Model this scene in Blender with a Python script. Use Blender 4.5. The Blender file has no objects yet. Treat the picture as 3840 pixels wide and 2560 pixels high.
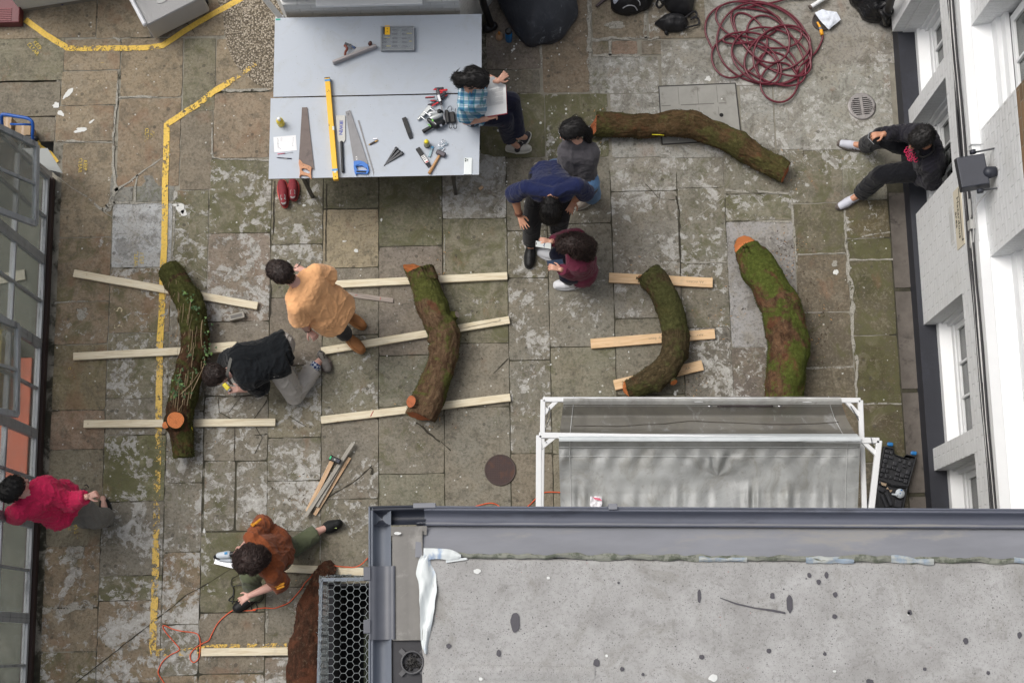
import bpy, bmesh, math, random
import numpy as np
from mathutils import Vector, Matrix, noise, geometry
random.seed(7); rng=np.random.default_rng(7)
S=bpy.context.scene; COL=S.collection
PI=math.pi
# ---------------------------------------------------------------- camera
F=5700.; H=14.2
def _setup():
    c=lambda x,y:np.array([x-1920,-(y-1280),-F])
    d=c(2000,2430); d/=np.linalg.norm(d)
    yv=c(1410,1300-1/3.4e-5); yv/=np.linalg.norm(yv)
    z=-d; yv=yv-z*(yv@z); yv/=np.linalg.norm(yv)
    return np.array([np.cross(yv,z),yv,z])
RC=_setup()
cd=bpy.data.cameras.new('camera'); cam=bpy.data.objects.new('camera',cd); COL.objects.link(cam)
cd.sensor_width=36; cd.lens=F/3840*36; cd.clip_start=.1; cd.clip_end=400
m=Matrix([[*RC[0],0],[*RC[1],0],[*RC[2],H],[0,0,0,1]]); cam.matrix_world=m
S.camera=cam
# ---------------------------------------------------------------- light
SUN_DIR=Vector((-.52,.30,.95)).normalized(); SUN_EL=math.asin(SUN_DIR.z); SUN_AZ=math.atan2(SUN_DIR.x,SUN_DIR.y)
w=bpy.data.worlds.new('World'); S.world=w; w.use_nodes=True
nt=w.node_tree; bg=nt.nodes['Background']
sky=nt.nodes.new('ShaderNodeTexSky'); sky.sky_type='NISHITA'; sky.sun_disc=False
sky.sun_elevation=SUN_EL; sky.sun_rotation=SUN_AZ; sky.air_density=1.0; sky.dust_density=7.0; sky.ozone_density=.6
hs=nt.nodes.new('ShaderNodeHueSaturation'); hs.inputs['Saturation'].default_value=.42
nt.links.new(sky.outputs[0],hs.inputs['Color']); nt.links.new(hs.outputs[0],bg.inputs[0]); bg.inputs[1].default_value=.13
sl=bpy.data.lights.new('sun','SUN'); sl.energy=1.2; sl.angle=math.radians(34); sl.color=(1,.975,.94)
so=bpy.data.objects.new('sun',sl); COL.objects.link(so)
so.rotation_euler=SUN_DIR.to_track_quat('Z','Y').to_euler()
S.view_settings.view_transform='Standard'; S.view_settings.look='None'; S.view_settings.exposure=0.0; S.view_settings.gamma=1
S.view_settings.use_curve_mapping=False
# ---------------------------------------------------------------- helpers
K=3840/2352.
def W(px,py,z=0.):
    v=RC@np.array([px-1920,-(py-1280),-F]); t=(z-H)/v[2]
    return Vector((v[0]*t,v[1]*t,z))
def D(x,y,z=0.): return W(x*K,y*K,z)
def zo(ox,oy,s):
    return lambda x,y,z=0.: W(ox+x*s,oy+y*s,z)
def lin(c):
    o=[]
    for v in c[:3]:
        v/=255.; o.append(v/12.92 if v<=.04045 else ((v+.055)/1.055)**2.4)
    return (*o,1)
class NT:
    def __init__(s,name):
        s.m=bpy.data.materials.new(name); s.m.use_nodes=True; s.t=s.m.node_tree; s.n=s.t.nodes
        s.b=s.n['Principled BSDF']; s.out=s.n['Material Output']
    def new(s,t,**k):
        n=s.n.new(t)
        for a,v in k.items():
            if a.startswith('i_'):
                key=a[2:]; key=int(key) if key.isdigit() else key.replace('_',' ')
                n.inputs[key].default_value=v
            else: setattr(n,a,v)
        return n
    def l(s,a,b): s.t.links.new(a,b)
    def coord(s,kind='Object',scale=(1,1,1)):
        c=s.new('ShaderNodeTexCoord'); mp=s.new('ShaderNodeMapping'); mp.inputs['Scale'].default_value=scale
        s.l(c.outputs[kind],mp.inputs[0]); return mp.outputs[0]
    def noise(s,v,scale,detail=4,rough=.6,dist=0):
        n=s.new('ShaderNodeTexNoise',i_Scale=scale,i_Detail=detail,i_Roughness=rough,i_Distortion=dist); s.l(v,n.inputs['Vector']); return n.outputs['Fac']
    def vor(s,v,scale,feature='F1',out='Distance'):
        n=s.new('ShaderNodeTexVoronoi',i_Scale=scale); n.feature=feature; s.l(v,n.inputs['Vector']); return n.outputs[out]
    def ramp(s,f,stops):
        r=s.new('ShaderNodeValToRGB'); e=r.color_ramp.elements
        while len(e)<len(stops): e.new(.5)
        for i,(p,c) in enumerate(stops):
            e[i].position=p; e[i].color=c if len(c)==4 else (*c,1)
        s.l(f,r.inputs[0]); return r.outputs[0]
    def step(s,f,a,b):
        n=s.new('ShaderNodeMapRange',interpolation_type='SMOOTHSTEP'); n.inputs['From Min'].default_value=a; n.inputs['From Max'].default_value=b
        s.l(f,n.inputs['Value']); return n.outputs[0]
    def math(s,op,a,b=None,c=None):
        n=s.new('ShaderNodeMath',operation=op)
        for i,v in enumerate((a,b,c)):
            if v is None: continue
            if isinstance(v,(int,float)): n.inputs[i].default_value=v
            else: s.l(v,n.inputs[i])
        return n.outputs[0]
    def mix(s,f,a,b,blend='MIX'):
        n=s.new('ShaderNodeMix',data_type='RGBA',blend_type=blend)
        if isinstance(f,(int,float)): n.inputs[0].default_value=f
        else: s.l(f,n.inputs[0])
        for i,v in ((6,a),(7,b)):
            if isinstance(v,tuple): n.inputs[i].default_value=v
            else: s.l(v,n.inputs[i])
        return n.outputs[2]
    def bump(s,h,st=.5,dist=.01,prev=None):
        n=s.new('ShaderNodeBump',i_Strength=st,i_Distance=dist); s.l(h,n.inputs['Height'])
        if prev is not None: s.l(prev,n.inputs['Normal'])
        s.l(n.outputs[0],s.b.inputs['Normal']); return n.outputs[0]
    def attr(s,name,out='Color'):
        return s.new('ShaderNodeAttribute',attribute_name=name).outputs[out]
MATS={}
def mat(name,c,rough=.6,var=.12,scale=12,bump=.0,bscale=60,metal=0,c2=None,cov=.5,spec=.5,alpha=1,trans=0,sheen=0,bdist=.004,coat=0,stretch=(1,1,1)):
    """plain surface with tonal variation, optional second colour in patches"""
    if name in MATS: return MATS[name]
    t=NT(name); v=t.coord('Object',stretch)
    f=t.noise(v,scale,5,.65)
    a=lin(c); lo=tuple(x*(1-var) for x in a[:3])+(1,); hi=tuple(min(1,x*(1+var)) for x in a[:3])+(1,)
    col=t.ramp(f,[(.25,lo),(.75,hi)])
    if c2 is not None:
        g=t.step(t.noise(v,scale*.6,6,.7,.3),1-cov-.06,1-cov+.06); col=t.mix(g,col,lin(c2))
    t.l(col,t.b.inputs['Base Color']); t.b.inputs['Roughness'].default_value=rough; t.b.inputs['Metallic'].default_value=metal
    t.b.inputs['Specular IOR Level'].default_value=spec
    if sheen: t.b.inputs['Sheen Weight'].default_value=sheen
    if coat: t.b.inputs['Coat Weight'].default_value=coat
    if alpha<1: t.b.inputs['Alpha'].default_value=alpha
    if trans: t.b.inputs['Transmission Weight'].default_value=trans
    if bump: t.bump(t.noise(v,bscale,4,.6),bump,bdist)
    MATS[name]=t.m; return t.m
# mesh builder --------------------------------------------------------
class MB:
    def __init__(s): s.v=[]; s.f=[]; s.mi=[]; s.sm=[]; s.slot=0
    def add(s,vs,fs,smooth=False):
        o=len(s.v); s.v+= [tuple(v) for v in vs]
        for f in fs: s.f.append([i+o for i in f]); s.mi.append(s.slot); s.sm.append(smooth)
        return s
    def box(s,a,b):
        x0,y0,z0=a; x1,y1,z1=b
        vs=[(x,y,z) for z in (z0,z1) for y in (y0,y1) for x in (x0,x1)]
        return s.add(vs,[(0,2,3,1),(4,5,7,6),(0,1,5,4),(1,3,7,5),(3,2,6,7),(2,0,4,6)])
    def bar(s,p,q,w,h,up=(0,0,1),bev=0):
        """bar from p to q (centre line), w wide, h high"""
        p=Vector(p); q=Vector(q); d=(q-p).normalized(); u=Vector(up); sd=d.cross(u).normalized(); u=sd.cross(d).normalized()
        if bev:
            b=bev; pr=[(-w/2+b,-h/2),(w/2-b,-h/2),(w/2,-h/2+b),(w/2,h/2-b),(w/2-b,h/2),(-w/2+b,h/2),(-w/2,h/2-b),(-w/2,-h/2+b)]
            n=8; ri=[(p,1-b/w*1.2),(p+d*b,1),(q-d*b,1),(q,1-b/w*1.2)]
            vs=[c+sd*(a*k)+u*(e*k) for c,k in ri for a,e in pr]
            fs=[tuple(range(n))[::-1],tuple(range(3*n,4*n))]
            for r in range(3):
                for i in range(n): j=(i+1)%n; fs.append((r*n+i,r*n+j,r*n+n+j,r*n+n+i))
            return s.add(vs,fs)
        vs=[c+sd*a*w/2+u*b*h/2 for c in (p,q) for a,b in ((-1,-1),(1,-1),(1,1),(-1,1))]
        return s.add(vs,[(3,2,1,0),(4,5,6,7),(0,1,5,4),(1,2,6,5),(2,3,7,6),(3,0,4,7)])
    def tube(s,pts,r,n=8,caps=True,smooth=True,closed=False):
        pts=[Vector(p) for p in pts]; N=len(pts)
        rs=r if isinstance(r,(list,tuple)) else [r]*N
        vs=[]; up=None
        for i,p in enumerate(pts):
            if closed: d=(pts[(i+1)%N]-pts[i-1])
            else: d=pts[min(i+1,N-1)]-pts[max(i-1,0)]
            if d.length<1e-9: d=Vector((0,0,1))
            d.normalize()
            if up is None:
                up=Vector((0,0,1)) if abs(d.z)<.9 else Vector((1,0,0))
            sd=d.cross(up)
            if sd.length<1e-4: sd=d.orthogonal()
            sd.normalize(); up=sd.cross(d).normalized()
            for k in range(n):
                a=2*PI*k/n; vs.append(p+(sd*math.cos(a)+up*math.sin(a))*rs[i])
        fs=[]
        for i in range(N if closed else N-1):
            i2=(i+1)%N
            for k in range(n):
                k2=(k+1)%n; fs.append((i*n+k,i*n+k2,i2*n+k2,i2*n+k))
        s.add(vs,fs,smooth)
        if caps and not closed:
            o=len(s.v)-len(vs)
            s.f.append([o+k for k in range(n)][::-1]); s.mi.append(s.slot); s.sm.append(False)
            s.f.append([o+(N-1)*n+k for k in range(n)]); s.mi.append(s.slot); s.sm.append(False)
        return s
    def cap(s,p,q,r0,r1,n=16,flat0=False,flat1=False,m=5,sq=None):
        """tapered capsule; sq=(axis vector, factor) squashes the section"""
        p=Vector(p); q=Vector(q); d=q-p; L=d.length
        if L<1e-5: d=Vector((0,0,1)); q=p+d*1e-4; L=1e-4
        d=d.normalized(); u=d.orthogonal().normalized(); v=d.cross(u)
        prof=[]
        if flat0: prof.append((0,1e-5)); prof.append((0,r0))
        else:
            for i in range(m+1): a=PI/2*(1-i/m); prof.append((-r0*math.sin(a),max(r0*math.cos(a),1e-5)))
        if flat1: prof.append((L,r1)); prof.append((L,1e-5))
        else:
            for i in range(m+1): a=PI/2*i/m; prof.append((L+r1*math.sin(a),max(r1*math.cos(a),1e-5)))
        vs=[]; 
        for (t,r) in prof:
            for k in range(n):
                a=2*PI*k/n; o=(u*math.cos(a)+v*math.sin(a))*r
                if sq is not None:
                    ax=sq[0]; o=o-ax*(o.dot(ax))*(1-sq[1])
                vs.append(p+d*t+o)
        fs=[]
        for i in range(len(prof)-1):
            for k in range(n):
                k2=(k+1)%n; fs.append((i*n+k,i*n+k2,i*n+n+k2,i*n+n+k))
        fs.append(tuple(range(n))[::-1]); fs.append(tuple(range((len(prof)-1)*n,len(prof)*n)))
        return s.add(vs,fs,True)
    def prism(s,pts,z0,z1,holes=(),frame=None):
        """outline (list of x,y world) extruded from z0 to z1"""
        loops=[[Vector((p[0],p[1],0)) for p in pts]]+[[Vector((p[0],p[1],0)) for p in h] for h in holes]
        tri=geometry.tessellate_polygon(loops); flat=[p for l in loops for p in l]
        n=len(flat)
        vs=[(p.x,p.y,z1) for p in flat]+[(p.x,p.y,z0) for p in flat]
        fs=[]
        for a,b,c in tri:
            A,B,C=flat[a],flat[b],flat[c]
            if (B-A).cross(C-A).z<0: a,c=c,a
            fs.append((a,b,c)); fs.append((c+n,b+n,a+n))
        o=0
        for li,l in enumerate(loops):
            k=len(l); area=sum(l[i].x*l[(i+1)%k].y-l[(i+1)%k].x*l[i].y for i in range(k))
            ccw=area>0
            if li>0: ccw=not ccw
            for i in range(k):
                a=o+i; b=o+(i+1)%k
                fs.append((a,a+n,b+n,b) if ccw else (b,b+n,a+n,a))
            o+=k
        return s.add(vs,fs)
    def lathe(s,prof,c,n=20,smooth=True,axis=(0,0,1)):
        c=Vector(c); d=Vector(axis).normalized(); u=d.orthogonal().normalized(); v=d.cross(u); vs=[]; fs=[]
        for r,z in prof:
            for k in range(n):
                a=2*PI*k/n; vs.append(c+d*z+(u*math.cos(a)+v*math.sin(a))*max(r,1e-5))
        for i in range(len(prof)-1):
            for k in range(n): k2=(k+1)%n; fs.append((i*n+k,i*n+k2,i*n+n+k2,i*n+n+k))
        return s.add(vs,fs,smooth)
    def grid(s,fn,nu,nv,smooth=True):
        vs=[fn(i/nu,j/nv) for j in range(nv+1) for i in range(nu+1)]
        fs=[(j*(nu+1)+i,j*(nu+1)+i+1,(j+1)*(nu+1)+i+1,(j+1)*(nu+1)+i) for j in range(nv) for i in range(nu)]
        return s.add(vs,fs,smooth)
    def mesh(s,name,off=Vector((0,0,0))):
        me=bpy.data.meshes.new(name)
        v=[(a-off.x,b-off.y,c-off.z) for a,b,c in s.v]
        me.from_pydata(v,[],s.f)
        me.polygons.foreach_set('material_index',s.mi); me.polygons.foreach_set('use_smooth',s.sm)
        me.update(); return me
def wloc(o):
    v=Vector((0,0,0))
    while o is not None: v+=o.location; o=o.parent
    return v
def tag(o,label=None,cat=None,group=None,kind=None):
    if label: o['label']=label
    if cat: o['category']=cat
    if group: o['group']=group
    if kind: o['kind']=kind
    return o
def thing(name,label,cat,loc,group=None):
    o=bpy.data.objects.new(name,None); COL.objects.link(o); o.location=loc; o.empty_display_size=.1
    return tag(o,label,cat,group)
def put(name,mb,m,parent=None,label=None,cat=None,group=None,kind=None,bevel=0):
    """link builder contents as one mesh object"""
    ms=m if isinstance(m,(list,tuple)) else [m]
    if parent is not None: off=wloc(parent)
    else:
        a=np.array(mb.v); off=Vector((float((a[:,0].min()+a[:,0].max())/2),float((a[:,1].min()+a[:,1].max())/2),float(a[:,2].min())))
        if kind=='structure': off=Vector((0,0,0))
    me=mb.mesh(name,off)
    o=bpy.data.objects.new(name,me); COL.objects.link(o)
    for k in ms: me.materials.append(k)
    if parent is not None: o.parent=parent
    else: o.location=off
    if bevel:
        b=o.modifiers.new('bevel','BEVEL'); b.width=bevel; b.segments=2; b.limit_method='ANGLE'; b.angle_limit=.7
    return tag(o,label,cat,group,kind)
def remesh(mb,vox,smooth=2,off=None):
    """union of overlapping closed shapes into one continuous surface"""
    me=mb.mesh('tmp'); o=bpy.data.objects.new('tmp',me); COL.objects.link(o)
    r=o.modifiers.new('r','REMESH'); r.mode='VOXEL'; r.voxel_size=vox; r.use_smooth_shade=True
    if smooth:
        k=o.modifiers.new('s','SMOOTH'); k.iterations=smooth; k.factor=.5
    dg=bpy.context.evaluated_depsgraph_get(); dg.update()
    e=o.evaluated_get(dg); m2=bpy.data.meshes.new_from_object(e,depsgraph=dg)
    bpy.data.objects.remove(o); bpy.data.meshes.remove(me)
    n=len(m2.vertices); co=np.empty(n*3); m2.vertices.foreach_get('co',co); co=co.reshape(-1,3)
    return m2,co
def displace(m2,co,fn):
    n=len(co); nr=np.empty(n*3); m2.vertices.foreach_get('normal',nr); nr=nr.reshape(-1,3)
    d=np.array([fn(Vector(c)) for c in co]); return co+nr*d[:,None]
def putmesh(name,m2,co,m,parent=None,**k):
    off=wloc(parent) if parent is not None else Vector((float(co[:,0].mean()),float(co[:,1].mean()),float(co[:,2].min())))
    m2.vertices.foreach_set('co',(co-np.array(off)).ravel()); m2.update(); m2.name=name
    m2.polygons.foreach_set('use_smooth',[True]*len(m2.polygons))
    m2.materials.clear()
    for q in (m if isinstance(m,(list,tuple)) else [m]): m2.materials.append(q)
    o=bpy.data.objects.new(name,m2); COL.objects.link(o)
    if parent is not None: o.parent=parent
    else: o.location=off
    return tag(o,**k)
def spline(pts,n=8,closed=False):
    pts=[Vector(p) for p in pts]; N=len(pts); out=[]
    for i in range(N if closed else N-1):
        g=lambda j: pts[j%N] if closed else pts[max(0,min(N-1,j))]
        a,b,c,d=g(i-1),g(i),g(i+1),g(i+2)
        for k in range(n):
            t=k/n; out.append(.5*((2*b)+(c-a)*t+(2*a-5*b+4*c-d)*t*t+(3*b-a-3*c+d)*t**3))
    if not closed: out.append(pts[-1])
    return out
def text(body,size,mtx,name='lettering',m=None,parent=None,ext=.0006,bold=0,**k):
    cu=bpy.data.curves.new('t','FONT'); cu.body=body; cu.size=size; cu.extrude=ext; cu.offset=bold; cu.align_x='CENTER'; cu.align_y='CENTER'; cu.resolution_u=3
    o=bpy.data.objects.new('t',cu); COL.objects.link(o); dg=bpy.context.evaluated_depsgraph_get(); dg.update()
    me=bpy.data.meshes.new_from_object(o.evaluated_get(dg),depsgraph=dg); bpy.data.objects.remove(o); bpy.data.curves.remove(cu)
    off=wloc(parent) if parent is not None else Vector((0,0,0))
    me.transform(mtx); me.transform(Matrix.Translation(-off)); me.name=name
    me.materials.clear(); me.materials.append(m)
    q=bpy.data.objects.new(name,me); COL.objects.link(q)
    if parent is not None: q.parent=parent
    return tag(q,**k)
def frame_at(p,ang,z=None):
    return Matrix.Translation(p)@Matrix.Rotation(ang,4,'Z')
def V3(*a): return Vector(a)
# ================================================================ paving
def paving_material():
    t=NT('flagstone'); v=t.coord('Object')
    base=t.attr('scol'); mk=t.attr('mask'); sp=t.new('ShaderNodeSeparateColor'); t.l(mk,sp.inputs[0])
    film,moss,rust=sp.outputs[0],sp.outputs[1],sp.outputs[2]
    n1=t.noise(v,2.2,6,.62,.4); n2=t.noise(v,9,8,.7,.6); n3=t.noise(v,38,6,.7); n4=t.noise(v,150,3,.6)
    nl=t.noise(v,1.3,3,.5); col=t.mix(t.math('MULTIPLY',t.step(n1,.36,.68),.42),base,lin((128,118,100)))
    col=t.mix(t.math('MULTIPLY',t.step(nl,.5,.7),.3),col,lin((98,92,82)))
    ns=t.noise(v,6,9,.7,.8); col=t.mix(t.math('MULTIPLY',t.step(ns,.53,.585),.42),col,lin((88,83,72)))
    col=t.mix(t.math('MULTIPLY',t.step(ns,.46,.40),.34),col,lin((146,138,122)))
    col=t.mix(t.math('MULTIPLY',t.step(n2,.5,.6),.3),col,lin((80,76,66)))
    col=t.mix(t.math('MULTIPLY',t.step(n3,.52,.62),.42),col,lin((66,62,54)))
    col=t.mix(t.math('MULTIPLY',t.step(n3,.47,.36),.34),col,lin((160,153,138)))
    # moss
    vm=t.coord('Object',(1,1,1)); nm=t.noise(vm,4.5,10,.74,1.0)
    mm=t.step(t.math('ADD',nm,t.math('MULTIPLY',t.math('SUBTRACT',moss,.5),.42)),.5,.68)
    col=t.mix(t.math('MULTIPLY',mm,.68),col,t.ramp(n3,[(.3,lin((64,66,38))),(.7,lin((102,102,66)))]))
    # rust blotches
    nr=t.noise(t.coord('Object',(1.3,1,1)),3.1,5,.6,.4)
    rm=t.math('MULTIPLY',t.step(t.math('ADD',nr,t.math('MULTIPLY',rust,.22)),.66,.82),.42); col=t.mix(rm,col,lin((128,96,74)))
    # pale lime / lichen film with hard ragged edges
    nf=t.noise(v,2.9,10,.68,1.0); nf2=t.noise(v,13,9,.72,.5)
    fv=t.math('ADD',t.math('ADD',t.math('MULTIPLY',nf,.5),t.math('MULTIPLY',nf2,.5)),t.math('MULTIPLY',t.math('SUBTRACT',film,.5),.55))
    fm=t.step(fv,.556,.578)
    fcol=t.ramp(n3,[(.3,lin((150,148,142))),(.62,lin((190,189,184)))])
    fcol=t.mix(t.math('MULTIPLY',t.step(n2,.53,.58),.7),fcol,lin((118,114,104))); fcol=t.mix(t.math('MULTIPLY',t.step(ns,.56,.6),.5),fcol,lin((134,131,124)))
    col=t.mix(t.math('MULTIPLY',fm,.86),col,fcol)
    fm2=t.math('MULTIPLY',t.step(fv,.63,.66),.5); col=t.mix(fm2,col,lin((198,198,195)))
    # dark pitting & white flecks
    vd=t.new('ShaderNodeTexVoronoi',i_Scale=17); t.l(v,vd.inputs['Vector']); sc=t.new('ShaderNodeSeparateColor'); t.l(vd.outputs['Color'],sc.inputs[0])
    fle=t.math('MULTIPLY',t.math('LESS_THAN',t.math('ADD',vd.outputs['Distance'],t.math('MULTIPLY',n3,.1)),.19),t.math('GREATER_THAN',sc.outputs[0],.9))
    col=t.mix(t.math('MULTIPLY',fle,.8),col,lin((196,196,190)))
    vd2=t.new('ShaderNodeTexVoronoi',i_Scale=11); t.l(v,vd2.inputs['Vector']); sc2=t.new('ShaderNodeSeparateColor'); t.l(vd2.outputs['Color'],sc2.inputs[0])
    fl2=t.math('MULTIPLY',t.math('LESS_THAN',t.math('ADD',vd2.outputs['Distance'],t.math('MULTIPLY',n2,.35)),.36),t.math('GREATER_THAN',sc2.outputs[1],.84))
    col=t.mix(t.math('MULTIPLY',fl2,.6),col,lin((70,67,60)))
    col=t.mix(t.math('MULTIPLY',t.step(n4,.42,.62),.16),col,lin((56,52,45)))
    t.l(col,t.b.inputs['Base Color']); t.b.inputs['Roughness'].default_value=.82; t.b.inputs['Specular IOR Level'].default_value=.3
    h=t.math('ADD',t.math('ADD',t.math('MULTIPLY',n3,.5),t.math('MULTIPLY',n2,.6)),t.math('MULTIPLY',fm,.25))
    t.bump(t.math('ADD',h,t.math('MULTIPLY',n4,.2)),.55,.008); return t.m
def mortar_material():
    t=NT('mortar'); v=t.coord('Object'); a=t.attr('mask'); sp=t.new('ShaderNodeSeparateColor'); t.l(a,sp.inputs[0])
    n=t.noise(v,7,8,.7,.5); n2=t.noise(v,1.7,4,.6)
    f=t.step(t.math('ADD',t.math('ADD',t.math('MULTIPLY',n,.5),t.math('MULTIPLY',n2,.5)),t.math('MULTIPLY',t.math('SUBTRACT',sp.outputs[0],.5),.6)),.46,.56)
    d=t.ramp(n,[(.3,lin((44,42,33))),(.7,lin((78,75,60)))]); l=t.ramp(n,[(.3,lin((118,114,102))),(.7,lin((150,146,134)))])
    t.l(t.mix(f,d,l),t.b.inputs['Base Color']); t.b.inputs['Roughness'].default_value=.9; t.bump(t.noise(v,60,6,.7),.6,.01); return t.m
M_STONE=paving_material(); M_MORT=mortar_material()
XC={}
def xw(px,py): return W(px,py).x
XA0=-4.53
XB=[XA0,xw(404,1295),xw(622,1695),xw(765,1568),xw(1007,1440),xw(1207,1355),xw(1420,1100),xw(1663,1300),xw(1909,1355),xw(2064,1355),xw(2308,1312),xw(2553,1050),xw(2744,1312),xw(2985,1023),xw(3184,1065),3.515]
TAN=(126,112,90);BRN=(121,105,84);GRN=(104,101,82);GRY=(110,106,95);CEM=(140,140,134);MOS=(86,84,62);SND=(142,130,104);LGT=(164,167,168);DRK=(92,86,78);BGR=(112,114,110)
slabs=[]  # (x0,y0,x1,y1 world, colour, film, moss, rust)
def sl(i,y0,y1,c,film=.5,moss=.5,rust=.3,i2=None):
    xa,xb=XB[i],XB[(i2 if i2 is not None else i)+1]
    xm={0:290,1:510,2:700,3:885,4:1107,5:1314,6:1540,7:1785,8:1985,9:2185,10:2430,11:2650,12:2860,13:3085,14:3260}[i]
    slabs.append((xa,W(xm,y1).y,xb,W(xm,y0).y,c,film,moss,rust))
def sr(x0,y0,x1,y1,c,film=.3,moss=.4,rust=.4):
    a=W(x0,(y0+y1)/2); b=W(x1,(y0+y1)/2); t=W((x0+x1)/2,y0); u=W((x0+x1)/2,y1); slabs.append((a.x,u.y,b.x,t.y,c,film,moss,rust))
# top left
sr(-260,-200,366,147,TAN,.35); sr(366,-200,846,140,TAN,.2,.3,.5); sr(-260,147,240,306,GRN,.2,.5); sr(240,147,452,264,TAN,.25,.3,.6)
sr(453,143,685,366,TAN,.15,.25,.6); sr(687,143,808,415,GRN,.35,.5); sr(809,143,1060,338,TAN,.2,.3); sr(-60,308,226,438,(104,98,84),.35); sr(230,266,440,395,TAN,.2,.3,.5)
sr(440,368,676,700,BRN,.15,.35,.7); sr(676,415,797,712,(112,103,88),.3); sr(799,345,1060,592,(128,112,92),.25,.25,.6); sr(-60,440,206,534,(108,101,88),.35)
sr(208,395,428,532,TAN,.2,.3,.8)
sl(0,534,891,TAN,.2,.4,.5); sl(0,891,1131,BRN,.42,.45,.7); sl(0,1131,1291,BRN,.5,.5,.8); sl(0,1291,1538,(112,102,76),.42,.6,.6); sl(0,1538,1685,(128,108,90),.38,.35,.8)
sl(0,1685,2046,(112,106,88),.48,.4,.5); sl(0,2046,2278,BRN,.62,.5,.5); sl(0,2278,2442,TAN,.62,.4,.7); sl(0,2442,2900,(112,102,80),.58,.5,.6)
sr(412,640,500,757,BGR,.2,.3,0); sr(503,640,655,757,BGR,.25,.4,0)
sl(1,762,1003,LGT,.0,.0,0); sl(1,1006,1248,BRN,.5,.45,.6); sl(1,1248,1493,GRN,.66,.5,.3); sl(1,1493,1631,GRY,.64,.45); sl(1,1631,1880,(96,96,66),.48,.75); sl(1,1880,2157,GRY,.76,.4); sl(1,2157,2250,GRN,.6,.6); sl(1,2250,2560,BRN,.6,.4,.5); sl(1,2560,2900,BRN,.5)
for a,b,c,f in ((712,1090,GRN,.62),(1090,1300,GRY,.6),(1300,1542,GRY,.62),(1542,1810,GRY,.66),(1810,2069,GRY,.7),(2069,2340,BRN,.74),(2340,2531,GRY,.6),(2531,2900,BRN,.55)): sl(2,a,b,c,f,.5,.4)
for a,b,c,f,g in ((595,874,GRN,.5,.6),(874,1205,(116,104,92),.62,.3),(1205,1483,(112,106,96),.6,.3),(1483,1727,GRY,.62,.3)): sl(3,a,b,c,f,g,.3)
sr(764,1727,881,1990,GRY,.68,.5); sr(884,1727,1003,1990,GRY,.68,.5); sl(3,1993,2295,GRN,.55,.6); sl(3,2295,2525,(106,98,84),.5,.4,.5); sl(3,2525,2900,BRN,.55)
for a,b,c,f,g in ((600,916,(106,102,84),.5,.5),(916,1115,(104,100,84),.54,.55),(1115,1370,(104,96,86),.55,.3),(1370,1640,(112,107,88),.55,.45),(1640,1802,GRY,.56,.5),(1802,1990,GRY,.58,.5),(1990,2200,(106,101,84),.48,.5),(2200,2460,GRY,.48,.4),(2460,2900,(106,96,84),.5,.4)): sl(4,a,b,c,f,g,.3)
for a,b,c,f,g in ((600,782,(92,90,70),.4,.5),(784,1004,SND,.28,.15),(1004,1255,(108,102,90),.42,.3),(1255,1568,(108,105,88),.56,.4),(1568,1870,(108,103,92),.45,.3),(1870,2200,(104,100,86),.4,.4),(2200,2600,GRY,.4,.4)): sl(5,a,b,c,f,g,.3)
for a,b,c,f,g in ((600,923,(94,94,72),.42,.6),(923,1332,(106,98,88),.46,.3),(1332,1523,(102,102,88),.52,.45),(1523,1776,(106,102,90),.42,.45),(1776,2000,(104,103,88),.42,.4)): sl(6,a,b,c,f,g,.2)
for a,b,c,f,g in ((560,819,(140,138,128),.66,.4),(819,1287,(106,103,84),.45,.5),(1287,1525,(116,111,98),.3,.3),(1525,2000,(108,105,94),.36,.2)): sl(7,a,b,c,f,g,.3)
sr(1820,-200,2026,262,(98,90,84),.1,.1,.2); sr(2030,-200,2205,348,(112,98,80),.3,.3,.5); sr(1800,262,2026,351,(92,88,78),.35,.4); sr(1800,351,1905,591,MOS,.45,.6)  # dark slabs right of the table have shade painted into their colour
for a,b,c,f,g in ((351,591,(94,92,72),.45,.6),(591,865,(102,98,86),.48,.4),(865,1042,(102,98,82),.54,.5),(1042,1350,(108,105,94),.55,.35),(1350,1700,(104,101,90),.58,.4),(1700,2000,(110,102,88),.5,.4)): sl(8,a,b,c,f,g,.2)
for a,b,c,f,g in ((351,591,(96,95,72),.5,.6),(591,838,(104,101,90),.5,.3),(838,1300,(112,109,98),.48,.3),(1300,1700,(104,102,86),.52,.45),(1700,2000,(106,100,84),.45,.4)): sl(9,a,b,c,f,g,.2)
sr(2216,-200,2420,145,(112,101,84),.3,.3,.5); sr(2428,-200,2640,145,(112,104,90),.45,.3); sr(2220,152,2284,207,(116,106,92),.3); sr(2292,152,2392,205,(120,100,84),.2,.2,.6); sr(2405,152,2480,205,(112,104,92),.5)
sr(2216,212,2470,350,CEM,.55,.55); sr(2480,148,2900,322,CEM,.5,.2,.1); sr(2640,-200,3000,148,CEM,.5,.2,.1); sr(3002,-200,3345,240,(140,138,132),.5,.25,.3); sr(2902,148,3000,560,CEM,.55,.25); sr(3002,240,3345,560,(142,142,134),.52,.3,.3)
sr(2291,352,2476,590,CEM,.55,.3); sr(2780,322,2900,560,CEM,.5,.35,.2); sr(2476,545,2780,590,CEM,.55,.2)
for a,b,c,f,g in ((591,716,(132,129,120),.56,.4),(716,1193,(120,117,108),.5,.3),(1193,1480,(106,103,90),.46,.45),(1480,2000,(108,104,90),.5,.4)): sl(10,a,b,c,f,g,.2)
for a,b,c,f,g in ((591,704,(128,126,116),.58,.4),(704,984,(118,116,104),.52,.5),(984,1227,(108,105,94),.55,.45),(1227,1560,(98,95,88),.62,.4),(1560,2000,GRY,.5,.4)): sl(11,a,b,c,f,g,.2)
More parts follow.
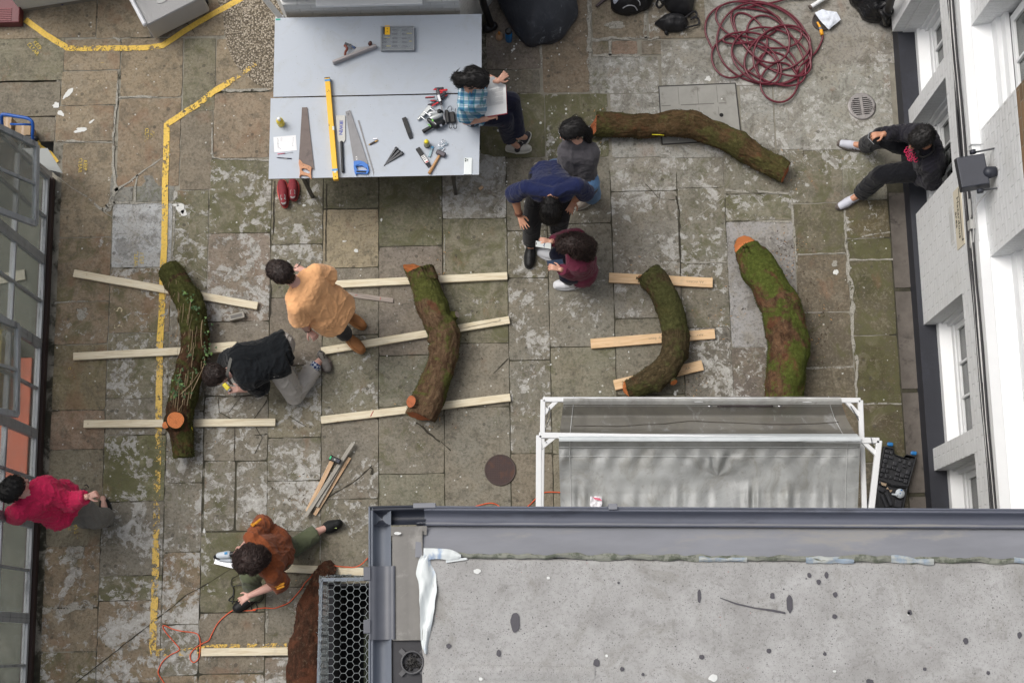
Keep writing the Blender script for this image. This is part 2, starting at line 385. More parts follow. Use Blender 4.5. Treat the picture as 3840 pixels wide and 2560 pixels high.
for a,b,c,f,g in ((562,727,(110,108,96),.5,.5),(727,827,(116,114,98),.5,.6),(829,1302,(142,141,140),.2,.1),(1302,1560,(92,84,78),.55,.2),(1560,2000,GRY,.5,.4)): sl(12,a,b,c,f,g,.2)
for a,b,c,f,g in ((562,761,(104,102,88),.44,.5),(763,953,(82,78,60),.28,.55),(953,1170,(90,80,64),.36,.4),(1170,1378,(84,76,62),.26,.4),(1378,1900,(86,78,62),.34,.4)): sl(13,a,b,c,f,g,.4)
for a,b,c,f,g in ((562,750,(128,128,116),.5,.5),(750,893,(106,98,74),.5,.5),(893,974,(80,78,54),.25,.75),(974,1257,(80,78,54),.4,.7),(1257,1515,(84,78,56),.26,.7),(1515,1735,(84,76,58),.3,.6),(1735,2100,(104,100,88),.3,.3)): sl(14,a,b,c,f,g,.3)
BLOBS=[(520,2150,260,.05),(330,2020,160,.05),(2700,480,300,.06),(1750,740,90,.25),(2350,320,130,.08)]
BW=[(W(a,b),r/400.,k) for a,b,r,k in BLOBS]
pv=MB(); sc_=[]; mk_=[]
def jit(x,y,s,seed): return noise.noise(Vector((x*s,y*s,seed)))
SP=.045
for si,(x0,y0,x1,y1,c,film,moss,rust) in enumerate(slabs):
    if x1-x0<.02 or y1-y0<.02: continue
    g=(.0 if c==CEM or (x0>2.6 and y0>4.4) else .0035+.003*random.random()); X0,X1,Y0,Y1=x0+g*.7,x1-g*.7,y0+g*.7,y1-g*.7
    nx=max(2,int((X1-X0)/SP)); ny=max(2,int((Y1-Y0)/SP)); dz=random.uniform(-.002,.002); tx=random.uniform(-.002,.002); ty=random.uniform(-.002,.002)
    cx,cy=(X0+X1)/2,(Y0+Y1)/2; film+=random.uniform(-.07,.10)-(.03 if -1.6<cx<1.5 else 0); moss+=random.uniform(-.1,.15)
    r_=random.uniform(-5,5)-(34 if x0>2.7 and y1<4.3 else 6 if x0>.9 else 0)/.6; gm=sum(c)/3; c=[min(255,max(0,gm+(v-gm)*1.0+r_*.6+21)) for v in c]; cl=lin(c)
    vs=[]
    cemz=(x0>.9 and y0>4.2 and max(c)>125)
    if cemz: dz=tx=ty=0; X0-=.001;X1+=.001;Y0-=.001;Y1+=.001
    for j in range(ny+1):
        for i in range(nx+1):
            x=X0+(X1-X0)*i/nx; y=Y0+(Y1-Y0)*j/ny; z=dz+tx*(x-cx)+ty*(y-cy)+.0025*jit(x,y,5,si)
            e=min(i,nx-i,j,ny-j)
            if cemz: z=.0015*jit(x,y,3,5)
            if e==0 and not cemz:
                ux=(1 if i==0 else -1 if i==nx else 0); uy=(1 if j==0 else -1 if j==ny else 0)
                a=.006*jit(x,y,6,si+3)+.004*jit(x,y,24,si)+ (.008 if ux and uy else 0)*(.4+abs(jit(x,y,3,9)))
                a+=.001
                x+=ux*a; y+=uy*a; z-=.0012
            vs.append((x,y,z))
            f=film+sum(k*math.exp(-((x-p.x)**2+(y-p.y)**2)/(r*r)) for p,r,k in BW); sc_.append(cl); mk_.append((min(.60+.10*jit(x,y,1.7,8),f+.22*jit(x,y,1.1,4)),min(1,max(0,moss)),rust,1))
    fs=[(j*(nx+1)+i,j*(nx+1)+i+1,(j+1)*(nx+1)+i+1,(j+1)*(nx+1)+i) for j in range(ny) for i in range(nx)]
    # skirt
    ring=[i for i in range(nx+1)]+[j*(nx+1)+nx for j in range(1,ny+1)]+[ny*(nx+1)+i for i in range(nx-1,-1,-1)]+[j*(nx+1) for j in range(ny-1,0,-1)]
    pv.add(vs,fs,True); n=len(ring); top=[vs[k] for k in ring]
    for z_ in (0,1):
        for t_ in top: sc_.append(cl); mk_.append((.3,.5,.2,1))
    pv.add(top+[(a,b,-.03) for a,b,_ in top],[(k,n+k,n+(k+1)%n,(k+1)%n) for k in range(n)],False)
pv.slot=1
def flat_ribbon(mb,pts,ws,z=.0035,jit_=.3,step=.03):
    """thin irregular ribbon lying on the ground; pts world, ws widths"""
    P=[];Wd=[]
    for i in range(len(pts)-1):
        a,b=Vector(pts[i]),Vector(pts[i+1]); n=max(1,int((b-a).length/step))
        for k in range(n): P.append(a.lerp(b,k/n)); Wd.append(ws[i]+(ws[i+1]-ws[i])*k/n)
    P.append(Vector(pts[-1])); Wd.append(ws[-1]); vs=[]
    for i,p in enumerate(P):
        d=(P[min(i+1,len(P)-1)]-P[max(0,i-1)]); d.z=0; d.normalize(); s=Vector((-d.y,d.x,0)); ww=Wd[i]/2
        a=ww*(1+jit_*2*noise.noise(p*14)); b=ww*(1+jit_*2*noise.noise(p*14+Vector((9,3,1)))); o=s*ww*jit_*2*noise.noise(p*5)
        vs+=[(p+s*a+o)[:2]+(z,),(p-s*b+o)[:2]+(z,)]
    mb.add(vs,[(2*i,2*i+1,2*i+3,2*i+2) for i in range(len(P)-1)]); return len(vs)
def crack(pts,w=.012,z=.004):
    n=flat_ribbon(pv,[W(*p) for p in pts],[w]*len(pts),z,.8,.02)
    for _ in range(n): sc_.append((0,0,0,1)); mk_.append((0,0,0,1))
crack([(280,2562),(370,2490),(500,2390),(600,2310),(700,2230),(790,2180)],.009); crack([(790,2180),(900,2110)],.004)
crack([(1397,1746),(1330,1805),(1222,1870)],.012); crack([(1560,1585),(1600,1615),(1650,1655)],.018); crack([(1655,1655),(1690,1690)],.008)
crack([(1388,1750),(1400,1755),(1398,1780)],.018)
crack([(2535,735),(2548,790),(2553,1025)],.012); 
crack([(1905,1345),(1850,1400)],.007); crack([(2420,690),(2470,745),(2530,750)],.006); crack([(2475,720),(2470,760)],.006)
crack([(720,75),(690,70),(630,100),(600,118)],.005); crack([(680,70),(715,100),(735,140)],.006); crack([(1905,405),(1910,520)],.006)
for p in ([(770,1480),(860,1490),(1000,1478)],[(820,1490),(822,1545),(870,1570),(930,1590)],[(905,1485),(860,1545)],[(1003,1500),(960,1560),(940,1590)],[(960,1600),(985,1640),(955,1700)],[(880,1600),(880,1730)],[(1150,1600),(1085,1560)],[(955,1630),(1000,1625)]): crack(p,.006)
crack([(1030,680),(1022,900)],.012); crack([(1016,1065),(1012,1200)],.016);crack([(1225,690),(1222,980)],.009)
pv_o=put('paving',pv,[M_STONE,mat('joint dirt',(54,50,41),.9,.3,20)],kind='structure')
def setattr_(me,name,vals):
    a=me.color_attributes.new(name,'FLOAT_COLOR','POINT'); arr=np.array(vals,dtype=np.float32); a.data.foreach_set('color',arr.ravel())
setattr_(pv_o.data,'scol',sc_); setattr_(pv_o.data,'mask',mk_)
# ground below (reaches far out) -------------------------------------
gb=MB(); gb.grid(lambda u,v:(-4.62+8.3*u,-1.5+9.5*v,-.007),60,70)
gb_o=put('ground',gb,M_MORT,kind='structure')
vals=[]
for v in gb_o.data.vertices:
    x,y=v.co.x,v.co.y; L=.5
    if x<-3 and y>2.6: L=.62
    if x>2.3: L=.7
    if x>3.45: L=.1
    if -3<x<1.5 and y<4.6: L=.3
    if y>4.6 and x>.2: L=.85
    vals.append((L,0,0,1))
setattr_(gb_o.data,'mask',vals)
fb=MB(); fb.add([(-60,-60,-.2),(60,-60,-.2),(60,60,-.2),(-60,60,-.2)],[(0,1,2,3)]); put('far_ground',fb,mat('outer asphalt',(84,82,78),.9,.2,2,.4,40),kind='structure')
# cement fillets in joints -------------------------------------------
cf=MB()
def cem(pts,w): flat_ribbon(cf,[W(*p) for p in pts],[a*.92 for a in w],.0052,.55,.015)
cem([(383,789),(410,785),(425,760),(432,700),(424,600),(424,540),(430,450),(436,395),(442,300)],[.03,.09,.07,.035,.025,.025,.018,.022,.014])
cem([(213,661),(270,705),(330,740),(383,789)],[.004,.006,.01,.03]); cem([(383,789),(440,830),(560,910),(640,965),(700,1000),(790,1060),(850,1110)],[.012,.005,.007,.006,.004,.005,.004]); cem([(2710,742),(2550,860),(2350,1010),(2270,1061)],[.007,.005,.006,.004]); cem([(2270,1061),(2189,1129),(2040,1255)],[.004,.003,.004]); cem([(425,760),(520,762),(600,758)],[.03,.018,.012]); cem([(505,757),(508,700),(515,655)],[.02,.025,.018]); cem([(430,715),(470,690),(520,655),(600,600),(640,580)],[.02,.02,.012,.015,.02])
cem([(655,757),(652,900),(640,1000)],[.03,.014,.02]); cem([(445,366),(510,363),(560,362),(590,366)],[.012,.02,.028,.01]); cem([(215,530),(270,530),(330,533),(428,536)],[.01,.028,.008,.01])
cem([(820,338),(900,338),(1010,336)],[.02,.032,.026]); cem([(795,480),(798,590),(830,598),(1030,602)],[.012,.018,.02,.022]); cem([(425,140),(450,155)],[.02,.03]); cem([(205,1136),(260,1130),(330,1131)],[.02,.012,.01])
cem([(160,2280),(250,2278),(330,2270),(350,2275)],[.06,.09,.07,.05]); cem([(2213,-20),(2213,100),(2210,200),(2215,340)],[.04,.04,.05,.02]); cem([(2220,148),(2470,146)],[.035,.03]); cem([(2222,210),(2400,208)],[.03,.03]);cem([(2287,150),(2287,210)],[.03,.03]); cem([(2421,45),(2421,145)],[.03,.03]); cem([(2028,175),(2030,262)],[.024,.02])
cem([(3165,768),(3175,930),(3185,1060),(3200,1240),(3208,1350),(3214,1490)],[.02,.028,.05,.03,.03,.022]); cem([(3172,910),(3260,880),(3338,870)],[.012,.014,.012]); cem([(3185,975),(3350,972)],[.02,.014]); cem([(2985,955),(3170,950)],[.012,.012]); cem([(3010,1380),(3200,1376)],[.022,.024]); cem([(3215,1515),(3380,1512)],[.014,.016]); cem([(3010,1172),(3170,1170)],[.01,.01]); cem([(2970,761),(2980,900),(2990,1010)],[.02,.02,.014]); cem([(2860,830),(2960,832)],[.02,.016]); cem([(3010,1380),(3006,1440)],[.014,.014]);cem([(2720,710),(2960,728)],[.025,.02])
cem([(1666,880),(1667,1020)],[.01,.01]); cem([(1895,820),(1898,960)],[.012,.012]); cem([(2040,950),(2052,570)],[.01,.014]); cem([(1200,1950),(1202,2100)],[.012,.012]);cem([(1000,2290),(1000,2370)],[.02,.03]);cem([(2560,985),(2725,984)],[.014,.016])
cem([(1960,690+5),(1900,700),(1850,790)],[.01,.02,.02])
# paint/plaster splashes: irregular blobs
def blob(mb,x,y,rx,ry,z=.0058,rot=0,n=34,rag=.45):
    c=W(x,y,z); vs=[tuple(c)]; sd=random.random()*50
    for k in range(n):
        a=2*PI*k/n; r=1+rag*(noise.noise(Vector((math.cos(a)*1.3,math.sin(a)*1.3,sd)))*1.4+.5*noise.noise(Vector((math.cos(a)*5,math.sin(a)*5,sd))))
        u,v=math.cos(a)*rx*r/400,math.sin(a)*ry*r/400; vs.append((c.x+u*math.cos(rot)-v*math.sin(rot),c.y+u*math.sin(rot)+v*math.cos(rot),z))
    mb.add(vs,[(0,k+1,(k+1)%n+1) for k in range(n)])
for b in ((312,1175,26,22),(560,1735,14,16),(290,2075,34,22),(2310,95,36,14),(1935,400,24,24),(2520,1000,12,14),(3130,990,12,14)): blob(cf,*b)
def cement_mat():
    t=NT('pale cement'); v=t.coord('Object'); n=t.noise(v,16,8,.75,.8); n2=t.noise(v,70,5,.7); n0=t.noise(v,2.2,4,.6)
    f=t.math('ADD',t.math('MULTIPLY',n,.6),t.math('MULTIPLY',n0,.4)); t.l(t.step(f,.43,.47),t.b.inputs['Alpha'])
    c=t.ramp(n2,[(.3,lin((120,117,106))),(.65,lin((166,163,154)))]); c=t.mix(t.math('MULTIPLY',t.step(n,.55,.62),.6),c,lin((128,125,114))); t.l(c,t.b.inputs['Base Color']); t.b.inputs['Roughness'].default_value=.85; t.bump(n2,.4,.004); return t.m
put('cement_joints',cf,cement_mat(),kind='structure')
wp=MB()
for b in ((255,350,28,9,.0055,.9),(210,395,14,10,.0058,.5),(228,425,16,8,.0058,-.6),(308,488,26,9,.0058,.1),(345,455,12,4,.0058,.6),(676,780,14,22,.0058,.4),(690,800,12,12),(655,770,12,5),(2655,295,12,11),(765,1990,5,7),(2845,2100,3,3)): blob(wp,*b)
for _ in range(150):
    x,y=random.uniform(200,3300),random.uniform(150,2500)
    if x>1390 and y>1880: continue
    r=random.choice((1.3,1.8,2.4,3.2)); blob(wp,x,y,r,r*random.uniform(.6,1.4),.0058,0,8,.3)
for _ in range(70):
    x,y=random.uniform(1850,2200),random.uniform(150,760); r=random.choice((1.5,2.5,3.5,5)); blob(wp,x,y,r,r,.0058,0,8,.3)
for x,y,rx,ry in ((2532,1475,6,10),(2540,1465,4,4),(2250,1468,5,4),(3135,1022,10,10),(3160,1400,3,3),(1335,940,8,7),(1430,825,4,7),(1290,905,8,3),(1140,770,7,4)): blob(wp,x,y,rx,ry)
put('paint_splashes',wp,mat('white paint spots',(206,207,203),.6,.06,20),kind='structure')
# yellow lines --------------------------------------------------------
def worn_paint(name,c,wear):
    t=NT(name); v=t.coord('Object'); n=t.noise(v,14,8,.75,.6); n2=t.noise(v,60,5,.7); f=t.math('ADD',t.math('MULTIPLY',n,.65),t.math('MULTIPLY',n2,.35))
    lowf=t.noise(v,1.3,2,.5); f=t.math('ADD',f,t.math('MULTIPLY',t.math('SUBTRACT',lowf,.5),.55))
    a=t.step(f,wear-.012,wear+.012); t.l(a,t.b.inputs['Alpha'])
    t.l(t.ramp(n2,[(.3,tuple(x*.72 for x in lin(c)[:3])+(1,)),(.6,lin(c))]),t.b.inputs['Base Color']); t.b.inputs['Roughness'].default_value=.65; return t.m
M_YEL=worn_paint('worn yellow paint',(228,190,82),.455); M_YEL2=worn_paint('very worn yellow paint',(220,184,92),.515)
def yline(pts,w,m): 
    q=MB(); flat_ribbon(q,[W(*p) for p in pts],[w]*len(pts),.0068,.07,.05); put('yellow_line',q,m,kind='structure')
yline([(95,75),(170,130),(255,183),(330,183),(450,182),(560,180),(610,172),(700,113),(800,52),(890,5),(980,-50)],.058,M_YEL)
yline([(960,240),(915,272),(860,310)],.045,M_YEL2); yline([(860,310),(800,345),(740,395),(690,425),(626,468),(624,560),(620,700),(617,900),(612,1020)],.06,M_YEL)
yline([(612,1020),(606,1200),(600,1280)],.062,M_YEL); yline([(600,1280),(598,1450),(592,1700),(588,1900),(585,2050)],.062,M_YEL2); yline([(585,2050),(580,2250),(572,2420),(576,2445),(640,2445),(740,2440),(800,2428),(900,2426),(1075,2424)],.066,M_YEL2)
yline([(125,505),(150,550),(190,575),(215,610)],.04,M_YEL)
# stencilled letters, mostly worn away
M_YT=worn_paint('stencil yellow',(214,186,80),.525)
def sten(txt,x,y,size,ang,m=None):
    text(txt,size,frame_at(W(x,y,.007),ang),'stencil_letters',m or M_YT,None,.0003,kind='structure')
sten('KEEP\nCLEAR',132,178,.055,-.85); sten('KEEP\nCLEAR',560,510,.055,-1.57); sten('KEEP\nCLEAR',385,240,.05,0); sten('KEEP\nCLEAR',310,620,.05,-1.57)
sten('KEEP\nCLEAR',520,970,.055,-1.57); sten('KEEP\nCLEAR',275,1390,.055,1.57); sten('KEEP\nCLEAR',490,1735,.05,1.57); sten('KEEP\nCLEAR',275,1995,.055,1.57)
M_WT=worn_paint('stencil white',(206,194,160),.50); sten('5',362,300,.11,0,M_WT); sten('5',445,1160,.12,1.57,M_WT); sten('5',445,1225,.12,1.57,M_WT)
# pebble concrete patch ----------------------------------------------
def pebble_mat():
    t=NT('exposed pebble concrete'); v=t.coord('Object'); n=t.new('ShaderNodeTexVoronoi',i_Scale=62); t.l(v,n.inputs['Vector'])
    s=t.new('ShaderNodeSeparateColor'); t.l(n.outputs['Color'],s.inputs[0])
    c=t.ramp(s.outputs[0],[(.1,lin((104,94,78))),(.5,lin((150,140,122))),(.9,lin((178,168,152)))])
    c=t.mix(t.step(n.outputs['Distance'],.4,.7),c,lin((84,76,64))); t.l(c,t.b.inputs['Base Color']); t.b.inputs['Roughness'].default_value=.85
    t.bump(t.math('SUBTRACT',1.0,n.outputs['Distance']),.8,.008); return t.m
pb=MB(); o_=[(846,-40),(838,60),(846,140),(858,190),(885,245),(930,290),(990,330),(1060,345),(1250,300),(1250,-40)]
sp_=spline([W(*p) for p in o_],5,True); pb.prism([(p.x,p.y) for p in sp_],-.01,.0062); put('pebble_patch',pb,pebble_mat(),kind='structure')
# stone channel at right ----------------------------------------------
ch=MB(); 
for k in range(5):
    y0=-.6+k*.98; ch.grid(lambda u,v,y0=y0:(3.522+.15*u,y0+.94*v,-.010*math.sin(u*PI)+.009+.003*noise.noise(Vector((u*2,y0*3+v*6,1)))),8,20)
put('drain_channel',ch,mat('channel stone',(96,90,84),.85,.3,6,.5,60,c2=(66,62,58),cov=.4),kind='structure')
# round slotted drain grate
c=W(3231,400); r=.136
g=thing('drain_grate','round cast metal drain grate with parallel slots, set in the pale concrete','drain grate',c)
q=MB(); q.lathe([(r,-.02),(r,.0135),(r-.012,.0145)],c,48); q.slot=0
zt=.014
outer=[(c.x+(r-.012)*math.cos(a),c.y+(r-.012)*math.sin(a)) for a in np.linspace(0,2*PI,48,endpoint=False)]
holes=[]; ang=.09
for side in (-1,1):
    for k in range(-5,6):
        yy=k*.0205; half=math.sqrt(max(0,(r-.03)**2-yy*yy))
        if half<.035: continue
        x0,x1=(.012,half) if side>0 else (-half,-.012); h_=.0055
        R_=lambda a,b:(c.x+a*math.cos(ang)-b*math.sin(ang),c.y+a*math.sin(ang)+b*math.cos(ang))
        holes.append([R_(x0,yy-h_),R_(x1,yy-h_),R_(x1,yy+h_),R_(x0,yy+h_)])
q.prism(outer,.0075,zt,holes); put('grate',q,mat('worn iron grate',(150,146,144),.5,.2,20,.3,60,metal=.3,c2=(96,90,88),cov=.4),g)
q=MB(); q.lathe([(0,.0068),(r-.012,.0068)],(c.x,c.y,0.0),32,False); put('slot_dark',q,mat('drain dark',(14,13,12),.8),g)  # flat near-black disc painted as the darkness below the slots
# inspection cover (square, concrete filled)
P4=[W(2470,325,.0),W(2757,313,0),W(2780,525,0),W(2483,542,0)]
t=thing('inspection_cover','large square concrete filled inspection cover with thin black frame under the long log','inspection cover',P4[0])
q=MB(); q.prism([(p.x,p.y) for p in P4],-.02,.003); put('infill',q,mat('cover cement',(148,147,141),.85,.12,7,.4,50,c2=(120,117,110),cov=.35),t)
q=MB()
for i in range(4): a,b=P4[i],P4[(i+1)%4]; q.bar(a+V3(0,0,.004),b+V3(0,0,.004),.009,.006)
put('frame',q,mat('cover frame iron',(40,38,38),.6),t)
q=MB(); L=lambda u,v: P4[0].lerp(P4[1],u).lerp(P4[3].lerp(P4[2],u),v)+V3(0,0,.0035)
for u in (.25,.5,.75): q.bar(L(u,.03),L(u,.33),.004,.002); q.bar(L(u,.4),L(u,.55),.004,.002)
for a,b in ((.02,.14),(.27,.7),(.76,.86)): q.bar(L(a,.34),L(b,.34),.008,.002)
put('ribs',q,mat('cover rib',(104,101,97),.7),t)
q=MB(); q.lathe([(0,.004),(.016,.004),(.02,.0045)],L(.78,.55)-V3(0,0,.0035),16); put('lifting_hole',q,MATS['drain dark'],t)
# round manhole, brown
c=W(1876,1762); r=.148
t=thing('manhole_cover','round rusty brown manhole cover with fine square grid','manhole cover',c)
q=MB(); q.lathe([(r,-.01),(r,.010),(r-.01,.012),(r-.014,.008)],c,48); put('rim',q,mat('rusty rim',(72,60,56),.7,.2,20),t)
tt=NT('rusty grid iron'); v=tt.coord('Object'); br=tt.new('ShaderNodeTexBrick',i_Scale=60); br.offset=0; br.inputs['Mortar Size'].default_value=.022; br.inputs['Brick Width'].default_value=1; br.inputs['Row Height'].default_value=1.; tt.l(v,br.inputs['Vector'])
cc=tt.mix(br.outputs['Fac'],lin((66,50,48)),lin((96,80,76))); cc=tt.mix(tt.step(tt.noise(v,12,5,.6),.5,.7),cc,lin((86,58,46))); tt.l(cc,tt.b.inputs['Base Color']); tt.b.inputs['Roughness'].default_value=.7; tt.bump(br.outputs['Fac'],.8,.004)
q=MB(); q.lathe([(0,.009),(r-.014,.009)],c,48,False); put('plate',q,tt.m,t)
# ================================================================ buildings
def zfor(px,py,X):
    lo,hi=-1.,8.
    s=1 if W(px,py,0).x>0 else -1
    for _ in range(40):
        m=(lo+hi)/2
        if s*W(px,py,m).x>s*X: lo=m
        else: hi=m
    return m
def painted_brick(name,c,bw=.225,bh=.075,plane='YZ',st=.6,mortar=None,var=.0):
    t=NT(name); cn=t.new('ShaderNodeTexCoord'); sx=t.new('ShaderNodeSeparateXYZ'); t.l(cn.outputs['Object'],sx.inputs[0]); cb=t.new('ShaderNodeCombineXYZ')
    t.l(sx.outputs['Y' if plane=='YZ' else 'X'],cb.inputs[0]); t.l(sx.outputs['Z'],cb.inputs[1])
    br=t.new('ShaderNodeTexBrick',i_Scale=1); br.inputs['Brick Width'].default_value=bw; br.inputs['Row Height'].default_value=bh; br.inputs['Mortar Size'].default_value=.009; br.inputs['Mortar Smooth'].default_value=.6
    t.l(cb.outputs[0],br.inputs['Vector']); v=t.coord('Object'); n=t.noise(v,30,6,.7)
    mp=t.new('ShaderNodeMapping'); mp.inputs['Scale'].default_value=(1,.12,1) if plane=='YZ' else (.12,1,1); t.l(cn.outputs['Object'],mp.inputs[0]); st_=t.noise(mp.outputs[0],55,6,.75)
    if var:
        br.inputs['Color1'].default_value=lin(c); br.inputs['Color2'].default_value=lin(tuple(x*(1-var) for x in c)); br.inputs['Mortar'].default_value=lin(mortar); col=t.mix(t.math('MULTIPLY',n,.4),br.outputs['Color'],lin(tuple(x*.7 for x in c)))
    else:
        col=t.mix(t.math('MULTIPLY',br.outputs['Fac'],.25),lin(c),lin(tuple(x*.82 for x in c)))
        col=t.mix(t.math('MULTIPLY',t.step(st_,.45,.62),.28),col,lin(tuple(x*.78 for x in c)))
        col=t.mix(t.math('MULTIPLY',t.step(t.noise(v,1.5,5,.6),.45,.8),.3),col,lin((176,176,168)))
    t.l(col,t.b.inputs['Base Color']); t.b.inputs['Roughness'].default_value=.55
    h=t.math('SUBTRACT',t.math('ADD',t.math('MULTIPLY',n,.3),t.math('MULTIPLY',st_,.5)),t.math('MULTIPLY',br.outputs['Fac'],.8)); t.bump(h,st,.012); return t.m
M_PB=painted_brick('white painted brick',(224,226,227)); M_PBX=painted_brick('white painted brick front',(210,211,209),plane='XZ')
M_WHT=mat('white gloss paint',(226,228,229),.42,.03,5,.08,30,c2=(206,208,206),cov=.3)
M_WHT2=mat('white frame paint',(218,220,221),.4,.03,8,.05,40)
M_BLKP=mat('black plinth paint',(38,40,48),.6,.12,5,.15,80,c2=(44,46,55),cov=.4)
M_BRICK=painted_brick('bare stock brick',(146,116,84),plane='YZ',mortar=(140,130,112),var=.25)
def glass_mat(name,c,alpha,rough=.12):
    t=NT(name); v=t.coord('Object'); n=t.noise(v,3,6,.65,.5); f=t.step(n,.45,.75)
    t.l(t.mix(f,lin(c),lin(tuple(min(255,x*1.5+14) for x in c))),t.b.inputs['Base Color']); t.b.inputs['Roughness'].default_value=rough; t.b.inputs['Specular IOR Level'].default_value=.7
    t.l(t.math('ADD',alpha,t.math('MULTIPLY',f,.12)),t.b.inputs['Alpha']); return t.m
M_GLD=glass_mat('window glass',(40,44,40),.86,.06); M_GLL=glass_mat('dusty workshop glass',(130,136,131),.38,.14)
def window(parent,x,ya,yb,za,zb,nbars,face=-1,fw=.05,m=None,glass=None,bars_z=(),name='window',label=None,dep=.05):
    """framed window in a plane x=const; frame is a part, panes are its sub-parts"""
    q=MB(); d=dep
    def bx(y0,y1,z0,z1,dd=0): q.box((x-d/2-dd,min(y0,y1),z0),(x+d/2-dd,max(y0,y1),z1))
    lo,hi=min(ya,yb),max(ya,yb)
    bx(lo,lo+fw,za,zb); bx(hi-fw,hi,za,zb); bx(lo+fw,hi-fw,za,za+fw); bx(lo+fw,hi-fw,zb-fw,zb)
    ys=[lo+fw+(hi-lo-2*fw)*i/(nbars+1) for i in range(1,nbars+1)]
    zs=[za+fw]+list(bars_z)+[zb-fw]
    for y in ys: bx(y-.012,y+.012,za+fw+.001,zb-fw-.001,.004)
    for z in bars_z: bx(lo+fw+.001,hi-fw-.001,z-.018,z+.018,.008)
    w=put(name,q,m or M_WHT2,parent,bevel=.004); 
    if label: w['label']=label
    e=[lo+fw]+ys+[hi-fw]
    for i in range(len(e)-1):
        g=MB(); g.box((x-.004,e[i]+.003,za+fw),(x+.002,e[i+1]-.003,zb-fw)); put('pane',g,glass or M_GLD,w)
    return w
# --- right building ----------------------------------------------------
RX=3.72
rb=thing('white_building','white painted brick building on the right with black plinth and recessed sash windows','building',(4.2,3,0))
yy=lambda px,py,z: W(px,py,z).y
O=[(yy(3384,108,.3),yy(3448,400,.3)),(yy(3452,462,.3),yy(3470,792,.3)),(yy(3462,1210,.3),yy(3559,1676,.3)),(yy(3563,1759,.3),-.5)]
q=MB(); q.box((3.672,-2,-.1),(4.3,8,.205)); put('plinth',q,M_BLKP,rb)
def wall_with_openings(y0,y1,z0,z1,x0,x1,ops,mat_,name='wall'):
    q=MB(); e=y1
    for a,b,za,zb in sorted(ops,key=lambda t:-t[0]):
        q.box((x0,a,z0),(x1,e,z1)); 
        if za>z0: q.box((x0,b,z0),(x1,a,za))
        if zb<z1: q.box((x0,b,zb),(x1,a,z1))
        e=b
    q.box((x0,y0,z0),(x1,e,z1)); return put(name,q,mat_,rb)
wall_with_openings(-2,8,.206,2.04,RX,4.0,[(a,b,.206,1.5) for a,b in O],M_PB)
for i,(a,b) in enumerate(O):
    q=MB(); q.add([(3.835,b,.206),(3.835,a,.206),(3.94,a,.36),(3.94,b,.36),(3.835,b,.29),(3.835,a,.29)],[(4,5,2,3),(0,1,5,4)],False); put('sill',q,M_WHT,rb)
    q=MB(); q.box((3.93,b,.206),(3.99,a,.42)); q.box((3.90,a-.05,.3),(3.96,a,1.5)); q.box((3.90,b,.3),(3.96,b+.05,1.5)); q.box((3.86,a-.02,.3),(3.90,a,1.5));put('reveal_trim',q,M_WHT2,rb)
    window(rb,3.97,a-.05,b+.05,.42,1.5,2,bars_z=(.95,),fw=.06)
q=MB(); q.box((4.02,-2,0),(4.05,8,2.0)); put('window_backing',q,mat('dark interior',(52,54,48),.9,.3,2),rb)  # dark sheet painted as the unlit room behind the lower windows
# upper storey
UX=3.79
U=[(yy(3699,102,2.1),yy(3667,492,2.1),2.1,3.7),(yy(3716,966,2.1),-1.5,2.1,3.7)]
q=MB()
ztop=3.75
ZBR=zfor(3828,560,UX)
def ubox(ya,yb): q.box((UX,yb,2.1),(4.6,ya,ZBR))
ubox(8,U[0][0]); ubox(U[0][1],U[1][0]); put('upper_wall',q,M_PB,rb)
q=MB(); q.box((UX+.002,U[0][0],ZBR),(4.6,8,ztop)); q.box((UX+.002,U[1][0],ZBR),(4.6,U[0][1],ztop)); put('brick_pier',q,M_BRICK,rb)
q=MB(); q.box((RX,-2,2.041),(4.6,8,2.098)); put('string_course',q,M_WHT,rb)
for (a,b,za,zb) in U:
    q=MB(); q.box((3.705,b-.12 if b>0 else -1.5,2.05),(UX-.001,a+.45 if a>4 else a+.13,2.125)); q.add([(UX,b,2.126),(UX,a,2.126),(4.0,a,2.2),(4.0,b,2.2)],[(0,1,2,3)]); put('sill',q,M_WHT,rb)
    q=MB(); q.box((3.98,b,2.14),(4.02,a,2.4)); q.box((3.94,b,2.10),(3.98,a,2.3)); put('reveal_trim',q,M_WHT2,rb)
    window(rb,4.05,a-.04,b+.04,2.4,3.7,1 if a>4 else 4,fw=.07,glass=M_GLD,bars_z=(3.1,))
q=MB(); q.box((4.2,-2,2.2),(4.25,8,3.7)); put('window_backing',q,mat('pale blind',(120,124,124),.9,.1,2),rb)
# short return at the top of the lower wall (corner pier)
q=MB(); q.box((3.62,O[0][0]+.01,.206),(RX-.001,8,2.04)); put('corner_pier',q,M_PB,rb)
q=MB(); q.box((3.86,-2,3.76),(9,8,3.95)); q.box((8.9,-2,0),(9,8,3.76)); put('roof',q,mat('far roof felt',(120,118,114),.85),rb)
